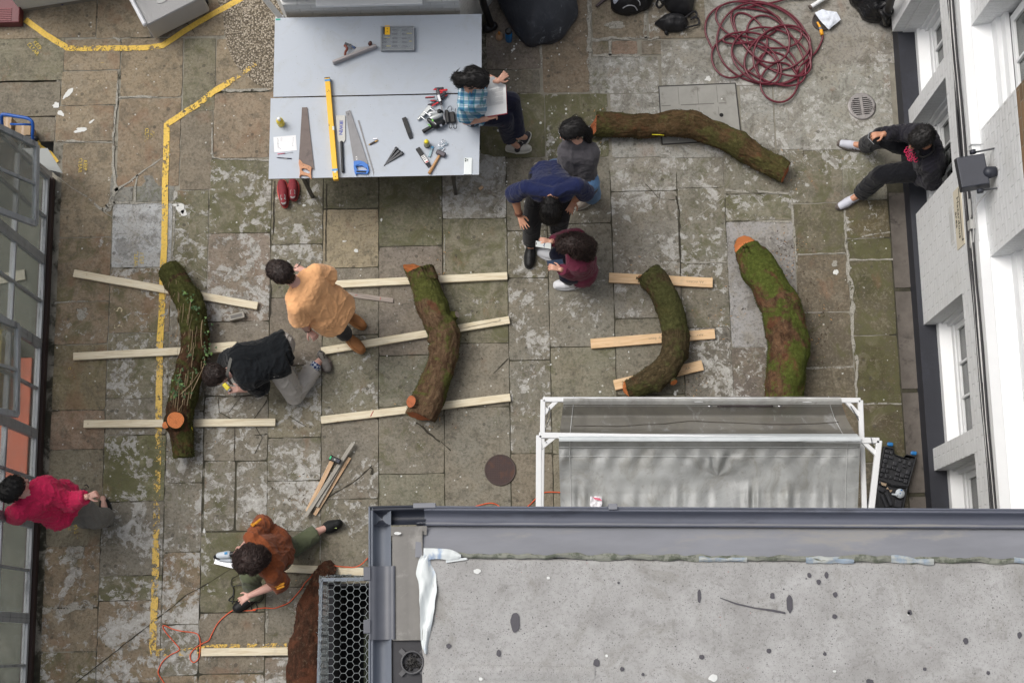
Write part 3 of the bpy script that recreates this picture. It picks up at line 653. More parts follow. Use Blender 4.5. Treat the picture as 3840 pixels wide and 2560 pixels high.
# cables along the wall
cz=[]
M_CAB=mat('black cable',(26,26,31),.5,.2,30); M_CABW=mat('grey white cable',(190,190,188),.5,.1,30)
zc=zfor(3600,475,3.70); zc2=zfor(3700,1600,3.70)
for i in range(9):
    zz=zc-.07+.016*i; wh=i in (2,6,7)
    pts=[]
    for k in range(60):
        y=6.6-k*.125; pts.append((3.705-.012*noise.noise(Vector((y*1.1,i*3.,0)))-.01*abs(math.sin(i*2.)),y,zz+(zc2-zc)*(6-y)/5+.024*noise.noise(Vector((y*1.3,i*5.,4)))+.006*noise.noise(Vector((y*4,i*5.,4)))))
    q=MB(); q.tube(pts,.0088 if not wh else .0045,7)
    put('cable',q,M_CABW if wh else M_CAB,None,label=['black cable','thin white cable'][wh]+f' in the thick bundle clipped along the right wall',cat='cable',group='white cables along the right wall' if wh else 'black cables along the right wall')
# hazard sign
ys0,ys1=yy(3598,730,1.5),yy(3610,925,1.5)
zs=zfor(3596,820,RX)
sg=thing('hazard_sign','small white and cream sign reading Hazardous area on the white wall below the floodlight','sign',(RX,(ys0+ys1)/2,zs))
ym=(ys0+ys1)/2
q=MB(); q.box((RX-.006,ym-.26,zs-.1),(RX-.001,ym+.26,zs+.13)); put('plate',q,mat('cream sign plate',(212,204,184),.5,.04,10),sg)
q=MB(); q.box((RX-.0075,ym-.22,zs+.068),(RX-.0065,ym+.24,zs+.082)); q.box((RX-.0075,ym-.22,zs+.068),(RX-.0065,ym-.208,zs+.12)); put('border',q,mat('sign black',(30,30,30),.5),sg)
TM=lambda y,z: Matrix(((0,0,-1,RX-.0072),(-1,0,0,y),(0,1,0,z),(0,0,0,1)))
text('Hazardous',.085,TM(ym,zs+.02),m=MATS['sign black'],parent=sg); text('area',.085,TM(ym,zs-.05),m=MATS['sign black'],parent=sg)
nz=zfor(3570,830,RX)
sg=thing('paper_notice','faded paper notice with small print on the white wall below the sign','notice',(RX,ym,nz)); q=MB(); q.box((RX-.003,ym-.17,nz-.07),(RX-.001,ym+.17,nz+.05)); put('sheet',q,mat('notice paper',(204,205,203),.7,.03,10),sg)
q=MB()
for k in range(6): q.box((RX-.0038,ym-.14,nz-.06+k*.018),(RX-.0032,ym+.13-.03*(k%2),nz-.056+k*.018))
put('small_print',q,mat('faded print',(150,150,150),.7),sg)
# floodlight
fc=W(3652,645,2.42); fl=thing('floodlight','large black floodlight on a bracket above the black cables of the right wall','floodlight',fc)
M_FL=mat('black cast metal',(46,49,58),.45,.1,10,.2,120,metal=.2)
R_=Matrix.Translation(fc)@Matrix.Rotation(.1,4,'Z')@Matrix.Rotation(-.18,4,'Y')
q=MB(); q.add([R_@Vector(v) for v in [(-.12,-.125,.04),(.1,-.125,.04),(.1,.13,.04),(-.12,.13,.04),(-.13,-.14,-.06),(.11,-.14,-.06),(.11,.145,-.06),(-.13,.145,-.06)]],[(0,1,2,3),(7,6,5,4),(0,4,5,1),(1,5,6,2),(2,6,7,3),(3,7,4,0)])
put('housing',q,M_FL,fl,bevel=.008)
q=MB(); q.cap(R_@V3(.11,-.03,.02),R_@V3(.17,-.03,.02),.05,.04,flat1=True); put('gear_box',q,M_FL,fl)
q=MB(); br=[(.03,.16,.0),(.2,.165,.0),(.21,.15,.0),(.21,-.15,.0),(.2,-.165,.0),(.03,-.16,.0)]; q.tube([R_@Vector(b) for b in br],.008,6); put('bracket',q,mat('bracket metal',(70,72,76),.4,.1,10,metal=.6),fl)
for s in (1,-1):
    q=MB(); q.cap(R_@V3(.02,s*.15,.0),R_@V3(.02,s*.18,.0),.026,.026,flat0=True,flat1=True); put('knob',q,M_FL,fl)
q=MB(); q.tube(spline([R_@V3(.14,-.02,.03),R_@V3(.2,.0,.04),R_@V3(.24,-.08,.0),Vector((3.70,fc.y-.2,2.2)),Vector((3.70,fc.y-.45,2.0)),Vector((3.70,fc.y-.62,1.95))],6),.006,6); put('supply_cable',q,M_CABW,fl)
cb=thing('junction_box','small grey conduit fitting on the wall just below the floodlight','conduit fitting',Vector((3.70,fc.y-.3,1.98)))
q=MB(); q.box((3.68,fc.y-.36,1.94),(3.72,fc.y-.28,2.02)); q.tube([(3.70,fc.y-.28,1.98),(3.70,fc.y-.1,1.99)],.011,8); q.tube([(3.70,fc.y-.36,1.96),(3.70,fc.y-.5,1.92)],.011,8); put('fitting',q,mat('conduit grey',(176,176,172),.5,.1,10),cb)
# --- left workshop glazing -------------------------------------------
LX=-4.60
lb=thing('workshop_building','workshop with dark grey steel framed glazing and brown sill along the left edge','building',(-6,3,0))
M_FRM=mat('weathered grey window paint',(160,165,168),.55,.2,14,.3,50,c2=(116,120,124),cov=.4,stretch=(1,.25,1)); M_BRS=mat('brown painted sill',(66,52,48),.6,.2,8,.3,40,c2=(84,74,70),cov=.3,stretch=(1,.2,1))
q=MB(); YL0=W(196,662,.1).y; q.box((-4.68,-3,-.05),(-4.585,YL0,.075)); q.box((-4.68,-3,.075),(-4.62,YL0,.11)); put('sill',q,M_BRS,lb)
mains=[(174,972),(164,1287),(149,1625),(132,1960),(113,2316)]
my=[W(a,b,.15).y for a,b in mains]; d_=(my[0]-my[-1])/4
ymains=[my[0]+d_]+my+[my[-1]-d_,my[-1]-2*d_]
ymains[0]=W(188,655,.15).y
M_FRM2=M_FRM
for i in range(len(ymains)-1):
    a,b=ymains[i],ymains[i+1]
    window(lb,LX-.03,a,b,.112,2.3,1,fw=.045,m=M_FRM,glass=M_GLL,bars_z=(.93,),label=None,dep=.05)
q=MB(); q.box((-9,-3,0),(-8.9,ymains[0],1.2)); put('wall',q,mat('dim interior wall',(90,94,88),.9,.2,2),lb)
q=MB(); q.box((-8.9,-3,-.02),(-4.69,ymains[0],.012)); put('floor_slab',q,mat('workshop floor',(104,108,98),.85,.3,3,c2=(124,126,116),cov=.4),lb)
t=thing('orange_bench','low terracotta orange bench standing just inside the workshop glazing','bench',(-4.84,W(100,1540,.2).y,0))
ya,yb=W(110,1335,.2).y,W(90,1790,.2).y
q=MB(); q.box((-4.98,yb,0),(-4.69,ya,.13)); put('body',q,mat('terracotta orange',(200,106,76),.6,.08,4),t,bevel=.01)
q=MB()
for k in range(1,4): y=yb+(ya-yb)*k/4; q.box((-4.69,y-.003,.02),(-4.685,y+.003,.12))
put('door_gap',q,MATS['joint dirt'],t)
t=thing('reflected_board','pale board added inside the workshop as the reflection of boards in the upper panes','board',(-5,W(40,1040,0).y,.0)); q=MB(); q.bar(W(-80,1060,.02),W(95,1030,.02),.1,.03); put('board',q,mat('pale reflected board',(170,168,150),.6,.05,5),t)  # board added to stand for a reflection of boards in the glass
t=thing('yellow_crate','yellow crate inside the workshop by the left edge','crate',(-5.0,W(0,1380,0).y,0)); a=W(8,1240,.3); b=W(8,1520,.3); q=MB(); q.box((-5.3,b.y,0),(a.x,a.y,.3)); put('body',q,mat('yellow crate',(176,158,52),.5),t); q=MB(); q.box((-5.3,b.y-.01,.3),(a.x+.01,a.y+.01,.325)); put('rim',q,MATS['yellow crate'],t)
def casement(pyA,pyB,px,zb,label,zh=1.8,nb=1,tint=M_GLL,shift=0.0):
    A=W(px,pyA,zb); B=W(px-4,pyB,zb); A2=Vector((LX+.02,A.y-.02+shift,zh)); B2=Vector((LX+.02,B.y-.02+shift,zh))
    t=thing('open_casement',label,'window',(A+B)/2)
    q=MB(); up=(A2-A).cross(B-A).normalized(); 
    for p,r in ((A,B),(A2,B2)): q.bar(p,r,.05,.04,up)
    e=(B-A).normalized()*.03
    for p,r in ((A,A2),(B,B2)): q.bar(p,r,.05,.041,up)
    mid=(A+B)/2; mid2=(A2+B2)/2; q.bar(mid,mid2,.025,.03,up)
    f=put('sash_frame',q,M_FRM,t)
    for a,b,c,d in ((A,mid,mid2,A2),(mid,B,B2,mid2)):
        g=MB(); n=up*.002; g.add([a-n,b-n,c-n,d-n,a+n,b+n,c+n,d+n],[(3,2,1,0),(4,5,6,7),(0,1,5,4),(1,2,6,5),(2,3,7,6),(3,0,4,7)]); put('pane',g,tint,t)
casement(545,840,136,1.15,'open grey casement above the blue trolley, hinged outwards at the top left')
casement(1222,1555,66,1.15,'open grey casement beside the orange bench on the left edge')
# --- top building (bay above tables) ---------------------------------
tb=thing('bay_building','white painted brick bay with a white window sill behind the work tables','building',(-1.3,6.6,0))
YB=5.93; xa=W(1063,64,.85).x; xb=W(1722,50,.85).x
q=MB(); q.add([(xa,YB,-.05),(xb,YB,-.05),(xb+.55,YB+.75,-.05),(xb+.55,9,-.05),(xa-.35,9,-.05),(xa-.35,YB+.75,-.05)]+[(xa,YB,.93),(xb,YB,.93),(xb+.55,YB+.75,.93),(xb+.55,9,.93),(xa-.35,9,.93),(xa-.35,YB+.75,.93)],[(i,(i+1)%6,(i+1)%6+6,i+6) for i in range(6)]+[(6,7,8,9,10,11)]); put('wall',q,M_PBX,tb)
sx0=W(1184,20,.98).x; sx1=W(1584,12,.98).x
q=MB(); q.box((sx0,YB-.045,.94),(sx1,YB+.4,.985)); put('sill',q,M_WHT,tb,bevel=.006)
for a_,b_ in ((xa,sx0-.1),(sx1+.1,xb)): q=MB(); q.box((a_,YB+.03,.931),(b_,YB+.5,2.6)); put('pier',q,M_PBX,tb)
window_y=YB+.3
q=MB(); q.box((xa-.3,YB+.06,2.61),(xb+.5,9,2.75)); put('roof',q,mat('bay roof lead',(110,112,116),.7),tb)
q=MB(); q.box((sx0,window_y,.99),(sx1,window_y+.05,1.07)); put('window_frame',q,M_WHT2,tb)
q=MB(); q.box((sx0,window_y+.02,1.07),(sx1,window_y+.03,2.4)); put('pane',q,M_GLD,tb)
M_BLK=mat('black plastic pipe',(20,20,23),.45,.2,20,.1,30)
t=thing('downpipe','black downpipe with a bottom shoe at the right corner of the white bay','downpipe',W(1838,100))
q=MB(); q.tube(spline([W(1843,103,.03),W(1836,80,.12),W(1822,40,.3),W(1812,10,.5),W(1808,-30,.7)],4),.036,12); put('pipe',q,M_BLK,t)
q=MB(); q.cap(W(1850,98,.03),W(1828,106,.03),.045,.05); put('shoe',q,M_BLK,t)
t=thing('white_post','slim white post leaning by the left corner of the bay','post',W(1052,68)); q=MB(); q.bar(W(1054,70,.02),W(985,-14,.35),.05,.03); put('post',q,M_WHT,t)
q=MB(); q.box((W(1046,76).x-.03,W(1046,76).y-.02,0),(W(1046,76).x+.05,W(1046,76).y+.04,.03)); put('foot',q,M_WHT,t)
# --- top left building & step ----------------------------------------
t=thing('white_wall_building','whitewashed building base with an angled wall at the top left corner','building',(-4.3,6.6,0))
a=W(82,46); b=W(470,-16); n=(b-a).normalized(); nn=Vector((-n.y,n.x,0))
q=MB(); c=[a,b,b+nn*1.5,a+nn*1.5]; q.add([p+V3(0,0,-.05) for p in c]+[p+V3(0,0,.9) for p in c],[(3,2,1,0),(4,5,6,7),(0,1,5,4),(1,2,6,5),(2,3,7,6),(3,0,4,7)]); put('wall',q,mat('whitewash render',(200,200,192),.8,.06,6,.5,22,c2=(176,174,164),cov=.3),t)
q=MB(); q.bar(a+nn*.012+V3(0,0,.03)-n*0,b+nn*.012+V3(0,0,.03),.03,.06); put('skirting',q,mat('skirting dirt',(128,122,110),.8,.2,10),t)
t=thing('red_step','dark red painted step with ribbed nosing at the top left corner','step',W(30,60)); p=W(72,84,.12); 
q=MB(); q.box((-5.6,p.y,0),(p.x,p.y+.6,.12)); put('step',q,mat('oxblood paint',(96,40,46),.5,.12,8,.2,40),t,bevel=.01)
q=MB(); 
for k in range(7): q.box((-5.6,p.y+.02+k*.02,.121),(p.x-.08,p.y+.03+k*.02,.127))
put('nosing_ribs',q,mat('ribbed red rubber',(120,52,58),.5),t)
# twine
M_PUR=mat('purple twine',(58,48,88),.7); pts=[]
c=W(224,8,.02)
for k in range(60): a=k*.7; pts.append(Vector((c.x+.03*math.sin(a)+.02*math.sin(a*.37),c.y+.035*math.cos(a*1.3),.02+.004*(k%5))))
q=MB(); q.tube(spline(pts,3),.0028,5); put('twine',q,M_PUR,None,label='tangle of purple twine against the white wall at the top left',cat='twine')
# --- flat roofed building bottom right -------------------------------
ZR=4.0; G=lambda x,y,z=ZR: W(x,y,z)
fb_=thing('flat_roofed_building','flat roofed outbuilding with speckled grey roof and plastic gutters at the bottom right','building',(1.5,0,0))
def roofmat():
    t=NT('speckled roof membrane'); v=t.coord('Object'); n=t.noise(v,3,7,.65,.3); n2=t.noise(v,40,6,.7); 
    c=t.ramp(n,[(.3,lin((144,143,141))),(.7,lin((174,174,173)))]); c=t.mix(t.math('MULTIPLY',t.step(n2,.5,.68),.4),c,lin((112,110,108))); c=t.mix(t.math('MULTIPLY',t.step(t.noise(v,1.6,8,.75,1.0),.5,.68),.5),c,lin((120,117,108))); c=t.mix(t.math('MULTIPLY',t.step(t.noise(v,11,8,.75,.6),.54,.66),.4),c,lin((112,110,106)))
    for s,th,rr,cc,se in ((26,.13,.45,(92,90,92),0),(60,.2,.5,(100,98,98),1),(120,.25,.55,(110,108,106),0),(14,.09,.9,(58,57,62),1),(38,.1,.9,(222,222,222),2),(30,.1,.96,(156,92,92),0)):
        vd=t.new('ShaderNodeTexVoronoi',i_Scale=s); t.l(v,vd.inputs['Vector']); sc=t.new('ShaderNodeSeparateColor'); t.l(vd.outputs['Color'],sc.inputs[0])
        m=t.math('MULTIPLY',t.math('LESS_THAN',t.math('ADD',vd.outputs['Distance'],t.math('MULTIPLY',n2,.15)),th+.07),t.math('GREATER_THAN',sc.outputs[se],rr)); c=t.mix(t.math('MULTIPLY',m,.8),c,lin(cc))
    t.l(c,t.b.inputs['Base Color']); t.b.inputs['Roughness'].default_value=.75; t.bump(t.math('ADD',n2,n),.35,.006); return t.m
M_ROOF=roofmat()
g0=G(1500,2085); g1=G(3900,2105)
q=MB()
def rp(u,v):
    xL=G(1582,2300).x; xR=3.74; x=xL+(xR-xL)*u; yT=g0.y+(g1.y-g0.y)*(x-g0.x)/(g1.x-g0.x); y=yT+(-.6-yT)*v
    z=ZR+.02+.004*noise.noise(Vector((x*2,y*2,0)))
    if v==0 or u==0: z-=.03; y+=.012*noise.noise(Vector((x*9,0,0))) if v==0 else 0; x+=.010*noise.noise(Vector((0,y*9,2))) if u==0 else 0
    return (x,y,z)
q.grid(rp,120,50); put('roof',q,M_ROOF,fb_)
M_FLASH=mat('grey blue flashing',(124,126,132),.7,.16,4,.35,14,c2=(138,137,135),cov=.4,stretch=(.25,1,1)); M_GUT=mat('grey plastic gutter',(98,102,114),.62,.12,6,.08,20,c2=(84,87,96),cov=.4,stretch=(.3,1,1)); M_GUTD=mat('gutter edge',(44,48,58),.4,.1,10)
M_GUTL=mat('pale gutter plastic',(108,114,124),.58,.1,6,.08,20,c2=(78,84,96),cov=.3,stretch=(1,.3,1))
def strip(name,P0,P1,prof,m,nseg=40,amp=0,par=fb_):
    """profile [(dist across in m, z)] swept from P0 to P1; across is to the right of travel"""
    P0=Vector(P0);P1=Vector(P1); d=(P1-P0); d.z=0; d.normalize(); s=Vector((d.y,-d.x,0)); q=MB()
    n=len(prof); vs=[]
    for k in range(nseg+1):
        p=P0.lerp(P1,k/nseg)
        for j,(a,z) in enumerate(prof):
            o=amp*noise.noise(Vector((p.x*4,p.y*4,j*.7))); vs.append((p.x+s.x*(a+o),p.y+s.y*(a+o),z+o*.6))
    q.add(vs,[(k*n+j,(k+1)*n+j,(k+1)*n+j+1,k*n+j+1) for k in range(nseg) for j in range(n-1)],True)
    return put(name,q,m,par)
gA=G(1384,1897); gB=G(3900,1907); gC=G(1382,1899); gD=G(1382,2620)
d_=(gB-gA).normalized()
def gut(P0,P1,m,name,w=.13,side=1):
    lip=[(0,ZR-.10),(0,ZR+.006),(.010,ZR+.010),(.012,ZR-.002),(.022,ZR-.002),(.026,ZR+.004),(.032,ZR-.01)]
    tr=[(.04,ZR-.045),(.06,ZR-.075),(.085,ZR-.08),(.115,ZR-.06),(w,ZR-.01)]
    if side<0: lip=[(-a,z) for a,z in lip]; tr=[(-a,z) for a,z in tr]
    return strip(name,P0,P1,lip+tr,m,20)
# front gutter (runs +X, roof on its right = -Y)
gut(G(1590,1896),gB,M_GUT,'gutter'); gut(gA,G(1592,1892),M_GUTD,'gutter_corner',.13)
strip('flashing',G(1560,1955),G(3900,1965),[(0,ZR-.06),(.03,ZR-.045),(.07,ZR-.012),(.11,ZR+.004),(.17,ZR+.012),(.235,ZR+.02)],M_FLASH,90,.008)
# left gutter (runs -Y, roof on its left)
gut(G(1382,1899),G(1382,2122),M_GUTL,'gutter',.15,-1); gut(G(1382,2395),G(1382,2640),M_GUTL,'gutter',.15,-1)
strip('gutter_union',G(1384,2122),G(1384,2398),[(0,ZR-.1),(0,ZR+.015),(-.012,ZR+.016),(-.02,ZR+.006),(-.03,ZR+.012),(-.05,ZR-.01),(-.09,ZR-.03),(-.14,ZR-.02),(-.17,ZR+.012),(-.175,ZR-.01)],mat('union plastic',(86,89,97),.4,.1,8,.05,20),20)
strip('flashing',G(1472,1990),G(1472,2400),[(0,ZR-.008),(-.03,ZR),(-.1,ZR+.004),(-.19,ZR+.008),(-.2,ZR+.026)],mat('left flashing',(112,110,106),.6,.12,8,.3,30,c2=(130,128,124),cov=.4),30,.005)
q=MB(); q.grid(lambda u,v:(G(1466,1985).x+.24*u,G(1466,1985).y+.02-.06*v,ZR+.002+.008*u),8,4); put('corner_patch',q,MATS['left flashing'],fb_)
for y in (2150,2348):
    q=MB(); p=G(1374,y); q.box((p.x-.018,p.y-.045,ZR-.05),(p.x+.03,p.y+.045,ZR+.022)); put('gutter_clip',q,MATS['union plastic'],fb_,bevel=.004)
q=MB(); p=G(1600,1893); q.box((p.x-.09,p.y-.02,ZR-.06),(p.x+.06,p.y+.014,ZR+.012)); put('gutter_clip',q,M_FLASH,fb_,bevel=.004); q=MB(); p=G(2298,1899); q.box((p.x-.03,p.y-.02,ZR-.06),(p.x+.03,p.y+.02,ZR+.02)); put('gutter_clip',q,M_FLASH,fb_,bevel=.004)
# sealant strip with ragged folds
M_SEAL=mat('torn pale sealant',(138,152,166),.55,.15,9,.6,25,c2=(168,172,168),cov=.5); M_SEALG=mat('mossy sealant',(128,130,120),.7,.2,20,.6,30,c2=(88,93,80),cov=.45)
def rag(P0,P1,w,m,z,amp=.02,seg=90,name='sealant'):
    P0=Vector(P0);P1=Vector(P1); d=(P1-P0).normalized(); s=Vector((d.y,-d.x,0)); q=MB(); sd=random.random()*9
    def fn(u,v):
        p=P0.lerp(P1,u); a=noise.noise(Vector((p.x*7,p.y*7,sd)))*amp; b=noise.noise(Vector((p.x*18,p.y*18,sd+4)))*amp*.7
        ww=w*(.55+.9*abs(noise.noise(Vector((p.x*5,p.y*5,sd+8))))); o=a+b+(v-.5)*ww
        return tuple(p+s*o+V3(0,0,z+.014*math.sin(v*PI)*(.6+noise.noise(Vector((p.x*12,p.y*12,v*2+sd))))))
    q.grid(fn,seg,6); return put(name,q,m,fb_)
rag(G(1640,2082,ZR+.02),G(3900,2100,ZR+.02),.045,M_SEALG,.006,.014,160)
for a,b in ((2620,2800),(3020,3200),(3340,3500),(3800,3900)): rag(G(a,2098,ZR+.02),G(b,2102,ZR+.02),.045,M_SEAL,.012,.012,30)
# torn lead flap at the corner
q=MB(); cpts=[(1600,2082,34),(1592,2110,42),(1598,2150,62),(1606,2200,58),(1604,2260,50),(1600,2330,40),(1594,2400,26),(1598,2450,10)]
sp1=spline([V3(a,b,c) for a,b,c in cpts],8)
def flap(u,v):
    i=u*(len(sp1)-1); k=min(int(i),len(sp1)-2); p=sp1[k].lerp(sp1[k+1],i-k); x=p.x+(v-.5)*p.z*1.15+4*noise.noise(Vector((p.y*.03,v*2,1))); g=G(x,p.y)
    return (g.x,g.y,ZR+.035+.012*math.sin(v*PI*2+p.y*.02)+.01*noise.noise(Vector((x*.06,p.y*.02,0))))
q.grid(flap,60,10)
cp2=spline([V3(1590,2078,30),V3(1640,2076,26),V3(1690,2080,26),V3(1730,2086,10)],8)
def flap2(u,v):
    i=u*(len(cp2)-1); k=min(int(i),len(cp2)-2); p=cp2[k].lerp(cp2[k+1],i-k); g=G(p.x,p.y+(v-.5)*p.z*1.5); return (g.x,g.y,ZR+.038+.01*math.sin(v*PI)+.006*noise.noise(Vector((p.x*.05,v*3,2))))
q.grid(flap2,30,6)
q.grid(lambda u,v:tuple(G(1672+78*u,2100+(v-.5)*18*(1-.6*u)-6*u,ZR+.034)),16,4)
put('torn_lead_flap',q,mat('torn white lead',(206,212,212),.5,.06,12,.5,30,c2=(150,170,196),cov=.4,stretch=(1,.3,1)),fb_)
# outlet hopper with strainer
q=MB(); q.box((G(1470,2400).x,-.6,ZR-.09),(G(1586,2400).x,G(1500,2402).y,ZR-.03)); put('outlet_tray',q,mat('outlet dark',(48,48,52),.6,.2,12,.3,40),fb_)
c=G(1547,2482,ZR-.02); M_STR=mat('strainer plastic',(78,78,80),.5)
q=MB(); q.lathe([(.078,-.01),(.078,.02),(.066,.024),(.066,-.01)],c,28)
for a in (PI/4,3*PI/4,5*PI/4,7*PI/4): dv=V3(math.cos(a),math.sin(a),0); q.bar(c+dv*.075,c+dv*.115,.03,.02)
o=put('strainer_ring',q,M_STR,fb_)
q=MB(); q.lathe([(.066,-.02),(.05,-.015),(0,.0)],c,24)
for k in range(40): a=random.uniform(0,2*PI); r=random.uniform(0,.06); q.cap(c+V3(r*math.cos(a),r*math.sin(a),.0),c+V3(r*math.cos(a)+random.uniform(-.01,.01),r*math.sin(a)+random.uniform(-.01,.01),.006),.006,.004,6)
put('leaf_litter',q,mat('wet litter',(40,38,36),.5,.4,60,.6,90,c2=(84,80,74),cov=.3),fb_)
strip('felt_lap',G(1690,2492,ZR+.02),G(2230,2497,ZR+.02),[(0,ZR+.0225),(.004,ZR+.030),(.05,ZR+.029),(.09,ZR+.0225)],M_ROOF,30,.002)
# dark stains on the roof, each a thin patch of spilt bitumen
q=MB()
def rblob(x,y,rx,ry,n=20,rag_=.3):
    c=G(x,y,ZR+.0265); vs=[tuple(c)]; sd=random.random()*50
    for k in range(n):
        a=2*PI*k/n; r=1+rag_*noise.noise(Vector((math.cos(a)*1.5,math.sin(a)*1.5,sd))); vs.append((c.x+math.cos(a)*rx*r/560,c.y+math.sin(a)*ry*r/560,c.z))
    q.add(vs,[(0,k+1,(k+1)%n+1) for k in range(n)])
NM=['bitumen_stain',mat('bitumen stain',(76,74,80),.6,.15,30)]
for b in ((1932,2332,19,34),(2622,2235,7,24),(2237,2483,12,14),(2961,2262,11,34),(3034,2156,8,9),(3070,2180,8,10),(3099,2155,7,12),(3132,2228,9,10),(2896,2232,9,11),(2631,2462,10,9),(2883,2439,9,9),(2333,2507,8,8),(2411,2527,6,6),(3130,2310,10,8),(3093,2450,7,7),(3824,2380,9,11),(3622,2402,11,11),(3468,2507,7,7),(3706,2522,7,7),(3262,2555,14,12),(1683,2420,9,9),(1870,2447,8,13),(3411,2295,9,10),(2320,2184,5,4)):
    q=MB(); rblob(*b); put(NM[0],q,NM[1],fb_)
q=MB()
flat=[(2700,2240),(2760,2262),(2830,2278),(2900,2288),(2945,2297)]
P=[G(a,b,ZR+.027) for a,b in flat]
vs=[]; 
for i,p in enumerate(P): ww=.005+.004*(i%2)+.002*i; vs+=[(p.x,p.y+ww/2,p.z),(p.x,p.y-ww/2,p.z)]
q.add(vs,[(2*i,2*i+1,2*i+3,2*i+2) for i in range(len(P)-1)])
put('bitumen_stain',q,MATS['bitumen stain'],fb_)
q=MB()
for b in ((1790,2140,13,9),(2056,2165,6,5),(2675,2540,16,12),(2275,2457,5,5),(1803,2544,7,6),(2205,2502,4,4),(3129,2515,6,5),(1490,1998,12,6),(3408,2300,6,6),(1740,2095,14,5)):
    q=MB(); rblob(*b); put('white_dropping',q,mat('white dropping',(214,216,214),.6),fb_)
q=MB(); q.box((-.98,-3,-.1),(3.7,.72,ZR-.12)); put('wall',q,mat('rendered wall',(150,148,142),.85,.1,3,.3,20),fb_)
# ================================================================ timber & logs
def plankmat(name,c,c2):
    t=NT(name); v=t.coord('Generated',(1,1,1)); cn=t.new('ShaderNodeTexCoord'); at=t.attr('uvw','Vector')
    mp=t.new('ShaderNodeMapping'); mp.inputs['Scale'].default_value=(1.2,26,26); t.l(at,mp.inputs[0]); n=t.noise(mp.outputs[0],3,6,.6,1.2)
    col=t.mix(t.step(n,.4,.66),lin(c),lin(c2)); v2=t.coord('Object'); k=t.new('ShaderNodeTexVoronoi',i_Scale=7); t.l(v2,k.inputs['Vector'])
    sc=t.new('ShaderNodeSeparateColor'); t.l(k.outputs['Color'],sc.inputs[0])
    col=t.mix(t.math('MULTIPLY',t.math('MULTIPLY',t.step(k.outputs['Distance'],.13,.07),t.math('GREATER_THAN',sc.outputs[0],.6)),.7),col,lin((142,104,70)))
    col=t.mix(t.math('MULTIPLY',t.step(t.noise(v2,8,5,.7),.52,.75),.22),col,lin((150,140,120)))
    t.l(col,t.b.inputs['Base Color']); t.b.inputs['Roughness'].default_value=.6; t.bump(n,.2,.002); return t.m
M_PINE=plankmat('fresh pine',(222,213,188),(203,188,156)); M_TAN=plankmat('warm pine',(222,190,150),(204,168,124)); M_OLD=plankmat('grey pink board',(158,146,136),(130,120,112)); M_STRP=plankmat('tan strip',(206,176,142),(180,142,104))
M_OLDG=plankmat('grey strip',(160,156,146),(132,127,118)); M_RED=mat('red marker ink',(190,52,58),.6); M_PEN=mat('pencil',(150,128,104),.7)
def uvw(o,P,d,s):
    me=o.data; a=me.attributes.new('uvw','FLOAT_VECTOR','POINT'); off=wloc(o); arr=[]
    for v in me.vertices:
        r=v.co+off-P; arr+= [r.dot(d),r.dot(s),r.z]
    a.data.foreach_set('vector',arr)
def plank(x0,y0,x1,y1,w,zt,th,m,label,group='timber boards lying on the paving',marks=(),name='timber_plank',cat='plank',writing=()):
    """end points in overview pixels of the top face, width in metres"""
    a=D(x0,y0,zt); b=D(x1,y1,zt); d=(b-a).normalized(); s=Vector((-d.y,d.x,0))
    seed=Vector((x0*.37,y0*.11,0)); q=MB(); q.bar(a-V3(0,0,th/2),b-V3(0,0,th/2),w,th,bev=.0025)
    if marks or writing:
        t=thing(name,label,cat,(a+b)/2-V3(0,0,th),group); o=put('board',q,m,t)
    else: t=o=put(name,q,m,None,label,cat,group)
    uvw(o,a+seed,d,s)
    for mk_ in marks:
        u,v,l,ang,wd=mk_; c=a.lerp(b,u)+s*v*w+V3(0,0,.0006); e=Vector((math.cos(ang),math.sin(ang),0))*l/2; q=MB()
        q.tube([c-e,c-e*.2+s*.003,c+e],wd,5); put('marker_stroke',q,M_RED,t)
    for (u,txt,sz,flip) in writing:
        c=a.lerp(b,u)+V3(0,0,.0008); ang=math.atan2(d.y,d.x)+(PI if flip else 0); text(txt,sz,frame_at(c,ang),'pencil_writing',M_PEN,t,.0002)
    return t
PW=.072
plank(169,627,591,702,PW,.045,.04,M_PINE,'long pale plank angled under the top of the ivy covered log')
plank(168,818,547,799,PW,.045,.04,M_PINE,'long pale plank crossing under the middle of the ivy covered log')
plank(455,801,543,794.5,.092,.088,.04,M_PINE,'short wide pale board end with a red tick beside the ivy covered log',marks=[(.25,.1,.03,1.1,.0035)])
plank(549,803,640,797,.066,.045,.04,M_PINE,'pale plank running under the chest of the kneeling person in black')
plank(192,973,632,969,PW,.045,.04,M_PINE,'long pale plank under the orange cut stub of the ivy log')
plank(742,654,1165,633,PW,.045,.04,M_PINE,'long pale plank under the top of the mossy central log',marks=())
plank(757,670,903,690,.045,.014,.013,M_OLD,'thin grey pink batten beside the person in the orange t-shirt',marks=[(.42,0,.025,.2,.002),(.8,0,.03,1.3,.002)])
plank(738,806,1170,734,PW,.045,.04,M_PINE,'long pale plank under the middle of the mossy central log')
plank(1050,752,1148,733,.03,.056,.01,M_PINE,'thin offcut strip resting on the right end of the middle central plank',None)
plank(737,964,1172,912,PW,.045,.04,M_PINE,'long pale plank with a red mark under the bottom of the central log',marks=[(.27,.0,.06,1.1,.0035)])
plank(1399,637,1637,649,.094,.04,.034,M_TAN,'warm tan board under the top of the curved log on the right',writing=[(.83,'AA WORKS',.032,True)])
plank(1357,789,1642,766,.094,.04,.034,M_TAN,'warm tan board with pencil writing under the middle of the curved log',writing=[(.55,'murphy  Beam',.034,True),(.88,'AA+',.034,True)])
plank(1411,884,1614,838,.098,.04,.034,M_TAN,'warm tan board under the lower end of the curved log',writing=[(.83,'AA',.036,False)])
